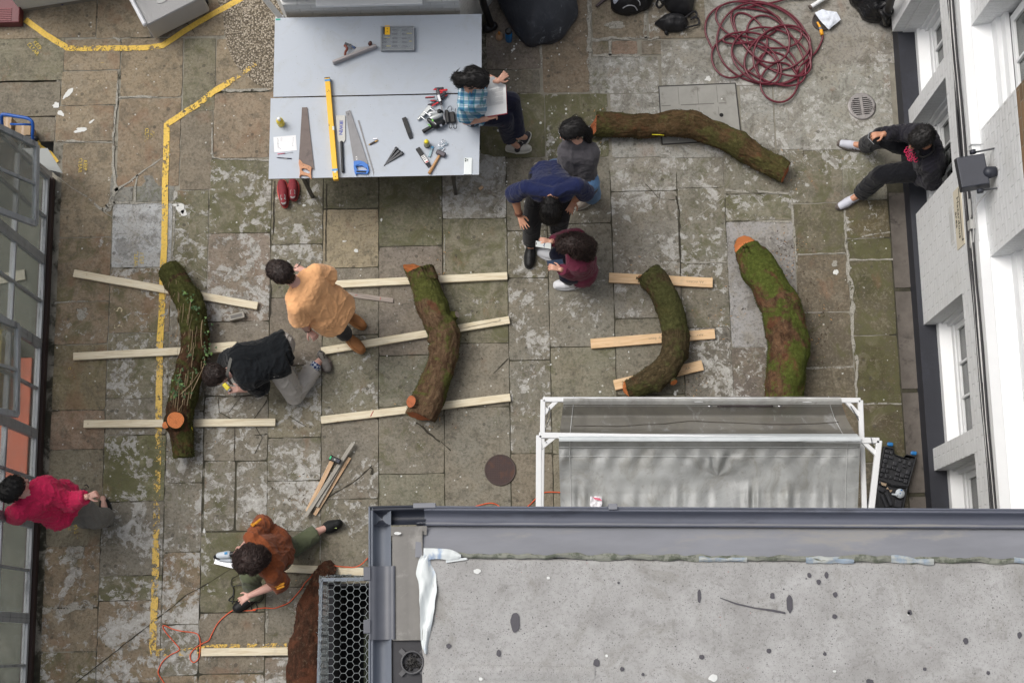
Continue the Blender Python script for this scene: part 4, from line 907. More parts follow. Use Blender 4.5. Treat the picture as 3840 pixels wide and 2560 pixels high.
plank(630,1303,870,1314,PW,.045,.04,M_PINE,'pale plank beside the person in the rust sweatshirt, running under the rough log end')
plank(462,1497,700,1494,PW,.045,.04,M_PINE,'pale plank over the yellow line at the bottom, ending under the rough log')
SG='strips in the bundle of thin timber'
plank(706,1174,768,1048,.042,.03,.016,M_STRP,'tan strip on the left side of the small timber bundle',SG); plank(722,1182,803,1050,.034,.022,.014,M_STRP,'tan strip at the lower right of the small timber bundle',SG)
plank(727,1163,797,1040,.036,.046,.014,M_OLDG,'grey strip in the middle of the small timber bundle',SG); plank(701,1186,811,1017,.036,.064,.014,M_OLDG,'longest grey strip lying on top of the small timber bundle',SG)
q=MB(); c=D(1105,432,.02); d=Vector((.8,.6,0))*.022; q.bar(c-d,c+d,.028,.02,bev=.002); o=put('wood_offcut',q,M_STRP,None,'small pinkish wood offcut on the paving below the table',cat='offcut'); uvw(o,c,Vector((1,0,0)),Vector((0,1,0)))
# grey block near the kneeling man
t=thing('grey_block','small grey wooden block with a recessed face above the kneeling person','block',D(545,727)); a=D(527,731,.03); b=D(562,723,.03)
q=MB(); q.bar(a,b,.062,.06,bev=.004); o=put('body',q,M_OLDG,t); uvw(o,a,(b-a).normalized(),Vector((0,1,0)))
q=MB(); d=(b-a)*.12; q.bar(a+d+V3(0,0,.0305),b-d+V3(0,0,.0305),.03,.002); put('recess',q,mat('block recess',(112,110,106),.8),t)
# clip / small level on bundle
t=thing('clamp_light','small black clip device with a green strip lying on the timber bundle','clip device',D(771,1056,.072)); c=D(771,1056,.095)
ang=-.42; X=Vector((math.cos(ang),math.sin(ang),0)); Y=Vector((-X.y,X.x,0)); Bk=mat('black plastic',(24,25,27),.4,.15,20,.1,60)
q=MB(); q.bar(c-X*.045,c+X*.05,.05,.035,bev=.008); put('body',q,Bk,t); q=MB(); q.bar(c-X*.062,c-X*.038,.056,.04,bev=.006); put('end_cap',q,Bk,t)
q=MB(); q.bar(c-X*.058+V3(0,0,.021),c-X*.044+V3(0,0,.021),.03,.002); put('green_strip',q,mat('green strip',(40,190,120),.4),t); q=MB(); q.bar(c-X*.014+V3(0,0,.0185),c+X*.0+V3(0,0,.0185),.014,.002); put('label_tag',q,mat('grey tag',(170,172,170),.5),t)
q=MB(); q.bar(c+X*.015+V3(0,0,.0185),c+X*.04+V3(0,0,.0185),.03,.003); put('buttons',q,mat('dark screen',(40,44,60),.2),t)
# --- logs ------------------------------------------------------------
def barkmat(name,bark,bark2,moss,mcov,rust=.0,seed=0):
    t=NT(name); v=t.coord('Object'); at=t.attr('uvw','Vector'); mp=t.new('ShaderNodeMapping'); mp.inputs['Scale'].default_value=(1,3.2,1); mp.inputs['Location'].default_value=(seed,seed,0); t.l(at,mp.inputs[0])
    n=t.noise(mp.outputs[0],9,10,.72,.7); n2=t.noise(v,30,8,.75); n3=t.noise(v,3.2,6,.65,.6); n4=t.noise(v,110,5,.7)
    c=t.mix(t.step(n,.38,.64),lin(bark2),lin(bark)); c=t.mix(t.math('MULTIPLY',t.step(n2,.52,.7),.45),c,lin((138,124,100))); c=t.mix(t.math('MULTIPLY',t.step(n2,.48,.3),.6),c,lin((38,30,22)))
    if rust: c=t.mix(t.math('MULTIPLY',t.step(t.noise(v,4.3,5,.6,.3),.62-rust*.3,.72-rust*.3),.5),c,lin((116,72,52)))
    f=t.step(t.math('ADD',n3,t.math('MULTIPLY',n2,.3)),.93-mcov*.5,1.03-mcov*.5)
    g=t.ramp(t.math('ADD',t.math('MULTIPLY',n2,.6),t.math('MULTIPLY',n4,.4)),[(.34,tuple(x*.4 for x in lin(moss)[:3])+(1,)),(.5,lin(moss)),(.68,lin(tuple(min(255,x*1.35+10) for x in moss)))])
    c=t.mix(t.math('MULTIPLY',f,.9),c,g); c=t.mix(t.math('MULTIPLY',t.step(n4,.45,.64),.3),c,lin((30,26,18)))
    t.l(c,t.b.inputs['Base Color']); t.b.inputs['Roughness'].default_value=.95; t.b.inputs['Specular IOR Level'].default_value=.15
    t.bump(t.math('ADD',t.math('ADD',n,n2),t.math('MULTIPLY',n4,.6)),.9,.018); return t.m
def endgrain(name,c,c2,cx=None):
    t=NT(name); v=t.attr('uvw','Vector'); w=t.new('ShaderNodeTexWave',i_Scale=26,i_Distortion=2.5,i_Detail=3); w.wave_type='RINGS'; w.rings_direction='SPHERICAL'; t.l(v,w.inputs['Vector'])
    n=t.noise(v,18,5,.6); col=t.mix(t.math('MULTIPLY',w.outputs['Fac'],.8),lin(c),lin(c2)); col=t.mix(t.math('MULTIPLY',t.step(n,.5,.7),.45),col,lin(tuple(x*.7 for x in c2)))
    ln=t.new('ShaderNodeVectorMath',operation='LENGTH'); t.l(v,ln.inputs[0]); col=t.mix(t.math('MULTIPLY',t.step(ln.outputs['Value'],.09,.125),.6),col,lin((150,88,42)))
    t.l(col,t.b.inputs['Base Color']); t.b.inputs['Roughness'].default_value=.75; t.bump(n,.4,.004); return t.m
M_CUT=endgrain('fresh orange cut',(214,132,74),(164,84,40)); M_CUT2=endgrain('dull orange cut',(184,108,68),(150,80,48))
def log(label,pts,m,zb,cuts=(None,None),stubs=(),name='log',seed=0,bumps=.16,fuzz=0,fz=None,zlist=None):
    """pts: (x,y,radius) in overview pixels"""
    ctr=[]; rad=[]
    for i,(x,y,r) in enumerate(pts):
        R=r*K/408.; z=zb+R if zlist is None else zlist[i]; ctr.append(D(x,y,z)); rad.append(R*(14.2-z)/14.2*1.0)
    n=16; C=spline(ctr,n); Rr=[]; 
    for i in range(len(pts)-1):
        for k in range(n): Rr.append(rad[i]+(rad[i+1]-rad[i])*k/n)
    Rr.append(rad[-1])
    t=thing(name,label,'log',(ctr[len(ctr)//2].x,ctr[len(ctr)//2].y,zb))
    NS=84; kn=[(random.uniform(.05,.95),random.uniform(0,6.28),random.uniform(.016,.032),random.uniform(.03,.05)) for _ in range(7)]; q=MB(); vs=[]; uv=[]; up=None; L=0; ends=[]
    for i,c in enumerate(C):
        d=(C[min(i+1,len(C)-1)]-C[max(i-1,0)]).normalized(); sd=d.cross(V3(0,0,1)).normalized(); u=sd.cross(d)
        if i: L+=(C[i]-C[i-1]).length
        tilt=0; ring=[]
        for k in range(NS):
            a=2*PI*k/NS; dirn=sd*math.cos(a)+u*math.sin(a); p0=c+dirn*Rr[i]
            r=Rr[i]*(1+bumps*noise.noise(c*4+dirn*.7+V3(seed,0,0))+.10*noise.noise(p0*9+V3(seed,0,0)))+.006*noise.noise(p0*40)+.005*noise.noise(p0*90)-.010*(1-abs(noise.noise(V3(L*5+seed,a*2.6,seed)))*2.2)**2*.6
            for (ku,ka,kh,kr) in kn:
                dd=((i/len(C)-ku)*len(C)*.012)**2+(min(abs(a-ka),6.283-abs(a-ka))*Rr[i])**2; r+=kh*math.exp(-dd/(kr*kr))
            sh=V3(0,0,0)
            for e,(idx,cut) in enumerate(((0,cuts[0]),(len(C)-1,cuts[1]))):
                if cut and i==idx:
                    cn=Vector(cut[:3]); cn.normalize(); den=cn.dot(d)
                    if abs(den)>.15: sh=d*(-(cn.dot(dirn*r))/den)
            if i in (0,len(C)-1): sh=sh+d*(.012*noise.noise(p0*22)+.010*noise.noise(p0*8))
            p=c+dirn*r+sh; vs.append(p); uv+= [L,a*.12,0]; ring.append(p)
        if i in (0,len(C)-1): ends.append(ring)
    fs=[(i*NS+k,i*NS+(k+1)%NS,(i+1)*NS+(k+1)%NS,(i+1)*NS+k) for i in range(len(C)-1) for k in range(NS)]
    q.add(vs,fs,True); bk=put('bark',q,m,t); a=bk.data.attributes.new('uvw','FLOAT_VECTOR','POINT'); a.data.foreach_set('vector',uv)
    for e,ring in enumerate(ends):
        q=MB(); c=sum(ring,Vector())/NS; nrm=(ring[0]-c).cross(ring[NS//4]-c).normalized(); vs=[c]; uu=[0,0,0]; fs=[]
        for rr in range(1,7):
            for k in range(NS): p=c+(ring[k]-c)*rr/6*(.995); vs.append(p+nrm*.003*noise.noise(p*30)); l=(ring[k]-c)*rr/6; uu+= [l.x,l.y,l.z]
        fs=[(0,1+k,1+(k+1)%NS) for k in range(NS)]+[(1+r_*NS+k,1+(r_+1)*NS+k,1+(r_+1)*NS+(k+1)%NS,1+r_*NS+(k+1)%NS) for r_ in range(5) for k in range(NS)]
        if e==0: fs=[f[::-1] for f in fs]
        q.add(vs,fs,False); o=put('cut_end',q,M_CUT if cuts[e] and len(cuts[e])==4 else m if cuts[e] and len(cuts[e])==5 else (M_CUT2 if cuts[e] else m),t); a=o.data.attributes.new('uvw','FLOAT_VECTOR','POINT'); a.data.foreach_set('vector',uu)
    for (p,q_,r0,r1,mc) in stubs:
        p,q_=Vector(p),Vector(q_); d=(q_-p).normalized(); u=d.orthogonal().normalized(); v=d.cross(u); b=MB(); vs=[];uv=[]
        for i in range(7):
            for k in range(28):
                a=2*PI*k/28; r=r0+(r1-r0)*i/6; r*=1+.1*noise.noise(V3(math.cos(a),math.sin(a),i*.2+r0*50))+ (.35*(1-i/6)**2); vs.append(p.lerp(q_,i/6)+(u*math.cos(a)+v*math.sin(a))*r); uv+= [i*.02,a*.1,0]
        b.add(vs,[(i*28+k,i*28+(k+1)%28,(i+1)*28+(k+1)%28,(i+1)*28+k) for i in range(6) for k in range(28)],True)
        st=put('branch_stub',b,m,t); a=st.data.attributes.new('uvw','FLOAT_VECTOR','POINT'); a.data.foreach_set('vector',uv)
        b=MB(); ring=vs[-28:]; c=sum(ring,Vector())/28; b.add([c+d*.002]+[x+d*.001 for x in ring],[(0,1+k,1+(k+1)%28) for k in range(28)]); o=put('cut_face',b,mc,st); a=o.data.attributes.new('uvw','FLOAT_VECTOR','POINT'); uu=[0,0,0]
        for x in ring: uu+= list(x-c)
        a.data.foreach_set('vector',uu)
    if fuzz:
        # moss tufts and loose bark flakes as many small blades on the upper side
        b=MB()
        me=bk.data; nv=len(me.vertices); cnt=0
        off=wloc(bk)
        while cnt<fuzz:
            vtx=me.vertices[random.randrange(nv)]; nn=vtx.normal
            if nn.z<-.2 or noise.noise((vtx.co+off)*2.6+V3(seed,3,1))<.12: 
                if random.random()<.96: continue
            p=vtx.co+off+V3(random.uniform(-.01,.01),random.uniform(-.01,.01),0); h=random.uniform(.005,.014); s_=nn.orthogonal().normalized()*random.uniform(.002,.005); s_.rotate(Matrix.Rotation(random.uniform(0,6.28),3,nn)) ; tip=p+nn*h+s_*random.uniform(-1.5,1.5)
            b.add([p-s_-nn*.003,p+s_-nn*.003,tip],[(0,1,2)]); cnt+=1
        put('moss',b,fz,t,kind='stuff')
    return t
M_MOSSF=mat('moss blades',(82,86,40),.95,.4,10,0,60,c2=(52,58,24),cov=.5); M_MOSSD=mat('dark moss blades',(66,66,34),.95,.4,10,c2=(42,42,22),cov=.5)
log('long curved brown log lying across the square inspection cover',[(1368,285,31),(1400,286,31),(1450,289,29),(1500,290,28),(1540,285,33),(1568,283,36),(1600,290,34),(1650,311,31),(1705,340,29),(1755,368,28),(1805,396,27)],
    barkmat('bark brown',(104,82,58),(72,60,38),(82,80,46),.58,.2,1),.01,((-.9,.25,.35),(.9,-.4,.1)),(),seed=1,fuzz=2600,fz=M_MOSSD)
yl=mat('yellow marker',(214,206,30),.6)
L2=log('ivy covered log on the left with an orange cut branch stub',[(386,614,27),(403,640,30),(428,682,33),(440,720,36),(446,765,34),(444,810,33),(430,865,34),(418,915,33),(412,965,31),(418,1010,27),(421,1050,23)],
    barkmat('bark reddish ivy',(92,66,48),(58,46,34),(70,74,38),.68,.32,4),.045,(None,None),
    [(D(407,968,.20),D(403,964,.36),.095,.076,M_CUT),(D(396,972,.24),D(392,971,.335),.03,.024,M_CUT),(D(388,977,.2),D(380,976,.30),.035,.032,M_CUT)],seed=5,fuzz=3600,fz=M_MOSSF)
log('mossy central log with a curve, lying over three pale planks',[(963,622,35),(976,655,36),(990,695,36),(1006,732,38),(1020,765,37),(1021,800,34),(1012,840,33),(1000,878,35),(985,915,39),(965,955,36)],
    barkmat('bark mossy',(120,98,76),(84,64,48),(82,88,42),.6,.25,9),.045,((.2,.8,.5,1),(-.2,-1,.1)),
    [(D(962,925,.25),D(944,922,.335),.066,.056,M_CUT2),(D(1036,728,.16),D(1050,722,.20),.05,.034,M_OLD)],seed=9,fuzz=5200,fz=M_MOSSF)
log('dark curved crescent log resting on three warm tan boards',[(1487,626,31),(1508,652,33),(1530,692,33),(1544,732,32),(1551,772,32),(1546,812,33),(1528,846,33),(1500,870,32),(1468,885,28),(1441,893,22)],
    barkmat('bark dark',(88,76,54),(62,54,36),(72,74,42),.62,.15,14),.04,((-.5,.9,.2),(-.95,-.3,.3,1)),
    [(D(1538,860,.17),D(1548,878,.215),.045,.036,M_CUT)],seed=14,fuzz=3600,fz=M_MOSSD)
log('thickest mossy log on the far right with a bright orange cut top',[(1716,569,32),(1733,600,38),(1757,640,44),(1783,690,48),(1803,740,50),(1812,790,48),(1810,850,47),(1800,920,46),(1797,975,44)],
    barkmat('bark lush',(116,88,66),(76,56,42),(80,92,38),.70,.4,19),.01,((-.45,.8,.95,1),(0,-1,.1)),(),seed=19,fuzz=5200,fz=M_MOSSF)
log('rough reddish log at the bottom beside the wire mesh cage',[(745,1315,26),(738,1350,33),(730,1385,38),(722,1420,40),(713,1467,42),(703,1513,44),(703,1570,45),(700,1640,46)],
    barkmat('bark rough red',(88,58,44),(58,40,31),(70,62,38),.3,.45,24),.045,((.1,.9,.8,0,0),(0,-1,.1)),(),seed=24,bumps=.2,fuzz=1200,fz=mat('bark fibres',(130,80,56),.9,.3,20))
q=MB(); 
for p in ([(1452,506,.245),(1475,508,.245),(1487,507,.245)],): pass
q.tube([W(a,b,.2) for a,b in ((2445,505),(2475,506),(2490,508))],.004,5); put('yellow_chalk_marks',q,yl,None,label='short yellow chalk dashes along the near side of the long curved log',cat='marks')
q=MB(); q.tube(spline([D(432,960,.21),D(441,985,.19),D(440,1010,.17),D(433,1035,.14)],6),.0045,5); put('yellow_string',q,yl,None,label='thin yellow string lying over the lower end of the ivy log',cat='string')
# ivy: stems and leaves ------------------------------------------------
M_IVS=mat('ivy stem',(138,120,92),.7,.2,20); M_IVL=mat('ivy leaf',(58,86,42),.5,.3,18,c2=(48,80,40),cov=.5); M_IVL2=mat('pale ivy leaf',(92,124,60),.5,.2,18)
iv=thing('ivy','ivy stems and green leaves draped over the left log','ivy',D(425,850,.2))
def dz(x,y):
    best=9;zz=.2
    for (a,b,r) in [(386,614,27),(403,640,30),(428,682,33),(440,720,36),(446,765,34),(444,810,33),(430,865,34),(418,915,33),(412,965,31)]:
        d=math.hypot(x-a,y-b)/r
        if d<best: best=d; zz=.05+r*K/408*(1+math.sqrt(max(0,1-min(1,d)**2)))
    return zz+.012
q=MB(); stems=[]
for k in range(34):
    y=random.uniform(640,930); x=np.interp(y,[614,682,720,765,810,865,965],[386,425,440,444,440,428,410])+random.uniform(-30,14); pts=[]; a=random.uniform(1.2,1.9)
    for s_ in range(6):
        pts.append(D(x,y,dz(x,y)+random.uniform(0,.012))); a+=random.uniform(-.35,.35); x+=math.cos(a)*random.uniform(-8,5)-1.5; y+=abs(math.sin(a))*random.uniform(9,18)
    stems.append(pts); q.tube(spline(pts,4),random.uniform(.0016,.0042),5)
for pts in ([(465,735),(462,760),(463,790),(470,830),(455,870),(440,900)],[(420,800),(408,840),(398,880),(392,920)],[(463,830),(460,850),(440,880),(415,905)]): q.tube(spline([D(a,b,dz(a,b)+.008) for a,b in pts],6),.005,6)
put('stem',q,M_IVS,iv)
def leaf(b,c,s,ang,tl):
    o=[(0,-.9),(.5,-.6),(1,-.75),(.75,.0),(.45,.25),(0,1.1),(-.45,.25),(-.75,0),(-1,-.75),(-.5,-.6)]; R=Matrix.Rotation(ang,3,'Z')@Matrix.Rotation(tl,3,'X')
    vs=[c+R@V3(0,0,.12*s)]+[c+R@V3(u*s,v*s,-.1*s*abs(u)) for u,v in o]; b.add(vs,[(0,i+1,(i+1)%10+1) for i in range(10)])
spots=[(428,675,3),(440,690,8),(448,705,8),(455,715,5),(470,745,5),(476,765,4),(468,790,6),(475,800,6),(478,808,5),(515,795,0),(430,800,5),(438,815,5),(470,830,4),(420,845,4),(408,855,5),(412,875,14),(406,885,16),(400,893,12),(418,888,9),(440,862,5),(422,905,8),(395,870,4),(402,905,8),(450,850,5)]
b1=MB();b2=MB()
for x,y,n in spots:
    for k in range(n):
        xx,yy_=x+random.gauss(0,6),y+random.gauss(0,6); leaf(b1 if random.random()<.8 else b2,D(xx,yy_,dz(xx,yy_)+random.uniform(.005,.03)),random.uniform(.007,.015),random.uniform(0,6.3),random.uniform(-.5,.5))
for x,y in ((424,673),(478,806),(480,800),(484,812),(476,815),(440,690),(398,874)):
    leaf(b2,D(x,y,dz(x,y)+.02),.02,random.uniform(0,6.3),.2)
put('leaf',b1,M_IVL,iv,kind='stuff'); put('pale_leaf',b2,M_IVL2,iv,kind='stuff')
# bark crumbs, sawdust and grit swept round the logs
q1=MB(); q2=MB(); random.seed(77)
for (cx,cy,sx,sy,n) in ((1075,600,34,60,60),(1640,1000,60,60,70),(1640,1560,60,40,90),(1740,1230,50,90,60),(2470,1060,70,50,90),(2560,1440,70,40,110),(2960,960,45,70,190),(3060,1230,40,90,120),(2720,1180,40,90,70),(720,1110,40,90,90),(760,1330,40,90,90),(690,1650,50,40,80),(1140,2180,50,60,90),(2230,500,40,60,50),(2950,650,60,40,60),(640,1400,30,120,90),(1150,1850,80,50,70)):
    for k in range(n):
        x,y=random.gauss(cx,sx),random.gauss(cy,sy); c=W(x,y,.006); r=random.choice((.0025,.003,.004,.006)); a=random.uniform(0,6.3); d=Vector((math.cos(a),math.sin(a),random.uniform(-.1,.3)))*r*random.uniform(1,2.4); s_=Vector((-math.sin(a),math.cos(a),0))*r*.6
        (q1 if random.random()<.72 else q2).add([c-d-s_,c+d-s_*.4,c+d*.7+s_,c-d*.8+s_*.8,c+V3(0,0,r*.8)],[(0,1,4),(1,2,4),(2,3,4),(3,0,4)])
put('bark_crumbs',q1,mat('bark crumbs',(70,52,38),.95,.4,40),kind='stuff'); put('wood_chips',q2,mat('wood chips',(190,150,104),.9,.3,40),kind='stuff')
# ================================================================ tables
TZ=.75
M_TOP=mat('grey blue laminate',(190,197,205),.5,.03,3,.04,30,c2=(180,186,190),cov=.4); _t=NT('scuffed grey laminate'); _v=_t.coord('Object'); _n=_t.noise(_v,2.6,8,.7,1.2); _n2=_t.noise(_v,26,7,.75); _s=_t.noise(_t.coord('Object',(1,7,1)),9,7,.75,1.5)
_c=_t.mix(_t.math('MULTIPLY',_t.step(_n,.48,.66),.45),lin((178,186,196)),lin((168,172,173))); _c=_t.mix(_t.math('MULTIPLY',_t.step(_s,.56,.64),.35),_c,lin((194,198,202))); _c=_t.mix(_t.math('MULTIPLY',_t.step(_n2,.62,.70),.5),_c,lin((142,144,146)))
_vd=_t.new('ShaderNodeTexVoronoi',i_Scale=34); _t.l(_v,_vd.inputs['Vector']); _sc=_t.new('ShaderNodeSeparateColor'); _t.l(_vd.outputs['Color'],_sc.inputs[0]); _c=_t.mix(_t.math('MULTIPLY',_t.math('MULTIPLY',_t.math('LESS_THAN',_vd.outputs['Distance'],.09),_t.math('GREATER_THAN',_sc.outputs[0],.8)),.7),_c,lin((110,108,106)))
_t.l(_c,_t.b.inputs['Base Color']); _t.b.inputs['Roughness'].default_value=.5; _t.bump(_s,.06,.002); M_TOP=_t.m
M_EDG=mat('plywood edge',(120,104,94),.7,.2,20); M_LEG=mat('dark steel leg',(66,64,60),.5,.2,12,metal=.4)
def scuff(o):
    m=M_TOP; t=m.node_tree
def table(P,label,name='trestle_table'):
    a,b,c,d=[W(x,y,TZ) for x,y in P]; t=thing(name,label,'table',((a.x+b.x)/2,(a.y+c.y)/2,0),'two grey topped work tables')
    q=MB(); v=[a,b,c,d]; q.add([p-V3(0,0,.004) for p in v]+[p for p in v],[(0,1,2,3)[::-1],(4,5,6,7),(0,1,5,4),(1,2,6,5),(2,3,7,6),(3,0,4,7)]); 
    q.v=[tuple(x) for x in q.v]; put('tabletop',q,M_TOP,t)
    q=MB(); ins=lambda p: p+((a+b+c+d)/4-p)*.006; v=[ins(p) for p in v]; q.add([p-V3(0,0,.022) for p in v]+[p-V3(0,0,.0042) for p in v],[(0,1,2,3)[::-1],(4,5,6,7),(0,1,5,4),(1,2,6,5),(2,3,7,6),(3,0,4,7)]); put('edge',q,M_EDG,t)
    y0=a.y; y1=c.y
    for x in (a.x+.30,b.x-.25):
        for y in (y0+.05,y1-.06):
            q=MB(); q.bar(V3(x,y,0),V3(x,y,TZ-.022),.03,.03,up=(0,1,0)); put('leg',q,M_LEG,t)
        q=MB(); q.bar(V3(x,y0+.07,.3),V3(x,y1-.08,.3),.025,.025); q.bar(V3(x,y0+.03,TZ-.037),V3(x,y1-.03,TZ-.037),.03,.03); put('leg_brace',q,M_LEG,t)
    return t
# front table is listed lower in the picture; corners: top-left, top-right, bottom-right, bottom-left
def order(P): return P
table([(1007,671),(1796,655),(1802,352),(1015,369)],'grey topped work table nearest the logs, covered with saws and hand tools')
table([(1025,364),(1806,347),(1806,53),(1031,68)],'grey topped work table against the white bay, holding a plane and a clear case')
q=MB(); p=W(1034,70,TZ+.001); q.box((p.x,p.y-.02,p.z),(p.x+.045,p.y-.002,p.z+.001)); put('green_tape',q,mat('green tape',(40,150,130),.5),None,'short piece of green tape on the far left corner of the rear table',cat='tape')
# stains on tabletops are part of the material; small marks
Z2=zo(1000,280,.26786); Z3=zo(1500,300,.24235)
tz=TZ+.001
def pl(pts,f,z): return [tuple(f(x,y,z)[:2]) for x,y in pts]
M_STL=mat('saw steel',(112,112,114),.38,.12,25,.1,80,metal=.55); M_STLB=mat('dull brown saw steel',(98,88,84),.5,.15,14,.2,60,metal=.3,c2=(80,72,70),cov=.4); M_STLP=mat('bright saw steel',(160,160,156),.35,.1,25,.1,80,metal=.4)
M_WH=mat('saw handle wood',(190,136,98),.45,.15,8,.2,30,c2=(164,110,76),cov=.4,stretch=(1,4,1)); M_BLU=mat('blue handle plastic',(44,112,196),.4,.06,10); M_GRIP=mat('black rubber grip',(36,38,42),.6,.1,30,.3,80)
# spirit level
t=thing('spirit_level','long yellow spirit level with blue bands lying across both tables','spirit level',Z2(900,800,TZ))
a=Z2(852,62,TZ+.03); b=Z2(971,1478,TZ+.03); d=(b-a).normalized(); q=MB(); q.bar(a,b,.048,.055,bev=.003); put('body',q,mat('yellow level paint',(240,186,34),.4,.06,6,.1,30,c2=(214,164,40),cov=.3),t)
L_=(b-a).length; q=MB()
for u in (.012,.897): q.bar(a.lerp(b,u),a.lerp(b,u+.022),.0495,.0565)
put('band',q,mat('blue band',(84,146,196),.45),t); q=MB(); q.bar(a-d*.006,a+d*.001,.05,.057); put('end_cap',q,MATS['black plastic'],t)
vial=mat('clear vial',(206,214,210),.15,.05,8); q=MB(); q.bar(a.lerp(b,.918)+V3(0,0,.028),a.lerp(b,.937)+V3(0,0,.028),.026,.006,bev=.002); q.bar(a.lerp(b,.482)+V3(.018,0,.01),a.lerp(b,.52)+V3(.018,0,.01),.016,.044); put('vial',q,vial,t)
q=MB(); q.lathe([(0,0),(.005,0)],a.lerp(b,.974)+V3(0,0,.029),12); 
for u,v in ((.12,.0),(.13,.008),(.135,-.01),(.46,-.02),(.472,-.021)): q.bar(a.lerp(b,u)+V3(v,0,.0282),a.lerp(b,u+.006)+V3(v+.004,0,.0282),.006,.0006)
put('smudge',q,MATS['black plastic'],t)
# hand saw with wooden handle
t=thing('hand_saw','old hand saw with a wide brown blade and light wooden handle','saw',Z2(550,1000,TZ),'saws on the front work table')
q=MB(); q.prism(pl([(495,460),(568,459),(600,760),(665,1330),(560,1300),(450,1195),(475,800)],Z2,tz+.01),tz+.008,tz+.0105); put('blade',q,M_STLB,t)
q=MB(); hole=pl([(490,1318),(520,1312),(570,1330),(600,1352),(608,1378),(580,1384),(530,1368),(490,1340)],Z2,tz+.02)
q.prism(pl([(452,1188),(470,1196),(505,1240),(560,1262),(615,1285),(632,1302),(622,1345),(622,1400),(630,1470),(612,1448),(575,1420),(520,1408),(478,1404),(462,1442),(455,1436),(466,1380),(460,1300),(447,1240)],Z2,tz+.02),tz,tz+.024,[hole]); put('handle',q,M_WH,t,bevel=.003)
q=MB(); 
for x,y in ((474,1240),(521,1284),(588,1308),(566,1328)): q.lathe([(0,.026),(.0035,.026),(.004,.02)],Z2(x,y,TZ),10)
put('rivet',q,mat('brass rivet',(90,70,50),.4),t)
# pull saw
t=thing('pull_saw','straight pull saw with a steel blade reading IRWIN and a long black handle','saw',Z2(1040,900,TZ),'saws on the front work table')
q=MB(); q.prism(pl([(968,572),(1098,570),(1100,912),(1082,945),(1018,952),(995,915),(980,740)],Z2,tz+.012),tz+.011,tz+.0125); put('blade',q,M_STLP,t)
q=MB(); P=[Z2(1048,945,TZ+.014),Z2(1054,1050,TZ+.016),Z2(1062,1250,TZ+.016),Z2(1069,1355,TZ+.016)]; q.cap(P[0],P[1],.013,.0135); q.cap(P[1],P[2],.0135,.0125); q.cap(P[2],P[3],.0125,.014); put('handle',q,M_GRIP,t)
c=Z2(1038,745,TZ+.0145); text('IRWIN',.048,frame_at(c,-PI/2-.03),'lettering',mat('blue print',(50,66,160),.5),t,.0002,.0012)
# blue handled saw
t=thing('blue_saw','hardpoint hand saw with grey blade, small white label and bright blue handle','saw',Z2(1280,1000,TZ),'saws on the front work table')
q=MB(); q.prism(pl([(1103,520),(1168,497),(1300,880),(1420,1252),(1218,1218),(1165,900)],Z2,tz+.01),tz+.009,tz+.011,[pl([(1143+10*math.cos(a),556+10*math.sin(a)) for a in np.linspace(0,6.28,9)[:-1]],Z2,tz+.01)]); put('blade',q,M_STL,t)
q=MB(); q.prism(pl([(1218,1214),(1300,1204),(1360,1220),(1420,1265),(1433,1350),(1412,1392),(1260,1386),(1250,1412),(1230,1370),(1218,1300)],Z2,tz+.02),tz,tz+.026,[pl([(1252,1284),(1330,1275),(1405,1315),(1405,1340),(1330,1340),(1268,1336)],Z2,tz+.02)]); put('handle',q,M_BLU,t,bevel=.003)
q=MB(); q.cap(Z2(1268,1362,TZ+.018),Z2(1385,1367,TZ+.018),.0125,.0125); put('grip',q,M_GRIP,t)
q=MB(); a=Z2(1255,1145,TZ+.0123); b=Z2(1260,1193,TZ+.0123); q.bar(a,b,.011,.0004); put('label_sticker',q,mat('white sticker',(226,226,224),.5),t); 
q=MB()
for k in range(4): q.bar(a.lerp(b,.3+.12*k)+V3(-.003,0,.0004),a.lerp(b,.34+.12*k)+V3(.003,0,.0004),.004,.0003)
put('barcode',q,MATS['black plastic'],t)
q=MB(); P=pl([(1273,642),(1296,640),(1503,1360),(1497,1416),(1485,1360)],Z2,tz+.004); q.prism(P,tz,tz+.004); put('steel_rule',q,M_STL,None,'narrow dark steel strip with a pointed end beside the blue saw',cat='metal strip')
# paper, pens
t=thing('paper_sketch','white paper sheet with small pencil sketches on the front table','paper',Z2(260,970,TZ)); q=MB(); q.prism(pl([(95,876),(409,848),(424,1062),(107,1090)],Z2,tz),tz,tz+.0012); put('sheet',q,mat('white paper',(232,233,235),.7,.02,4),t)
q=MB(); ink=mat('pencil ink',(110,110,114),.7)
for p in ([(145,895),(158,900),(150,950),(155,1010),(172,1022),(200,1042)],[(368,885),(372,930),(362,975),(368,1000)],[(150,895),(165,915),(160,960),(165,1015)]): q.tube([Z2(x,y,TZ+.0025) for x,y in p],.0007,4)
for k in range(5):
    for x in (200,214): q.bar(Z2(x-4,888+k*10,TZ+.0026),Z2(x+4,888+k*10,TZ+.0026),.0014,.0004)
for x,y in ((148,892),(160,1020),(372,884),(366,998),(160,965)): q.bar(Z2(x-6,y,TZ+.0027),Z2(x+6,y,TZ+.0027),.002,.0004)
put('drawing',q,ink,t)
t=thing('pink_marker','thin clear pen with a pink barrel below the paper sheet','pen',Z2(250,1103,TZ)); q=MB(); q.tube([Z2(152,1112,TZ+.005),Z2(255,1102,TZ+.005)],.0042,8); put('barrel',q,mat('pink plastic',(212,110,130),.4),t); q=MB(); q.tube([Z2(255,1102,TZ+.005),Z2(368,1088,TZ+.005)],.0016,6); put('shaft',q,mat('clear grey plastic',(190,194,198),.3),t)
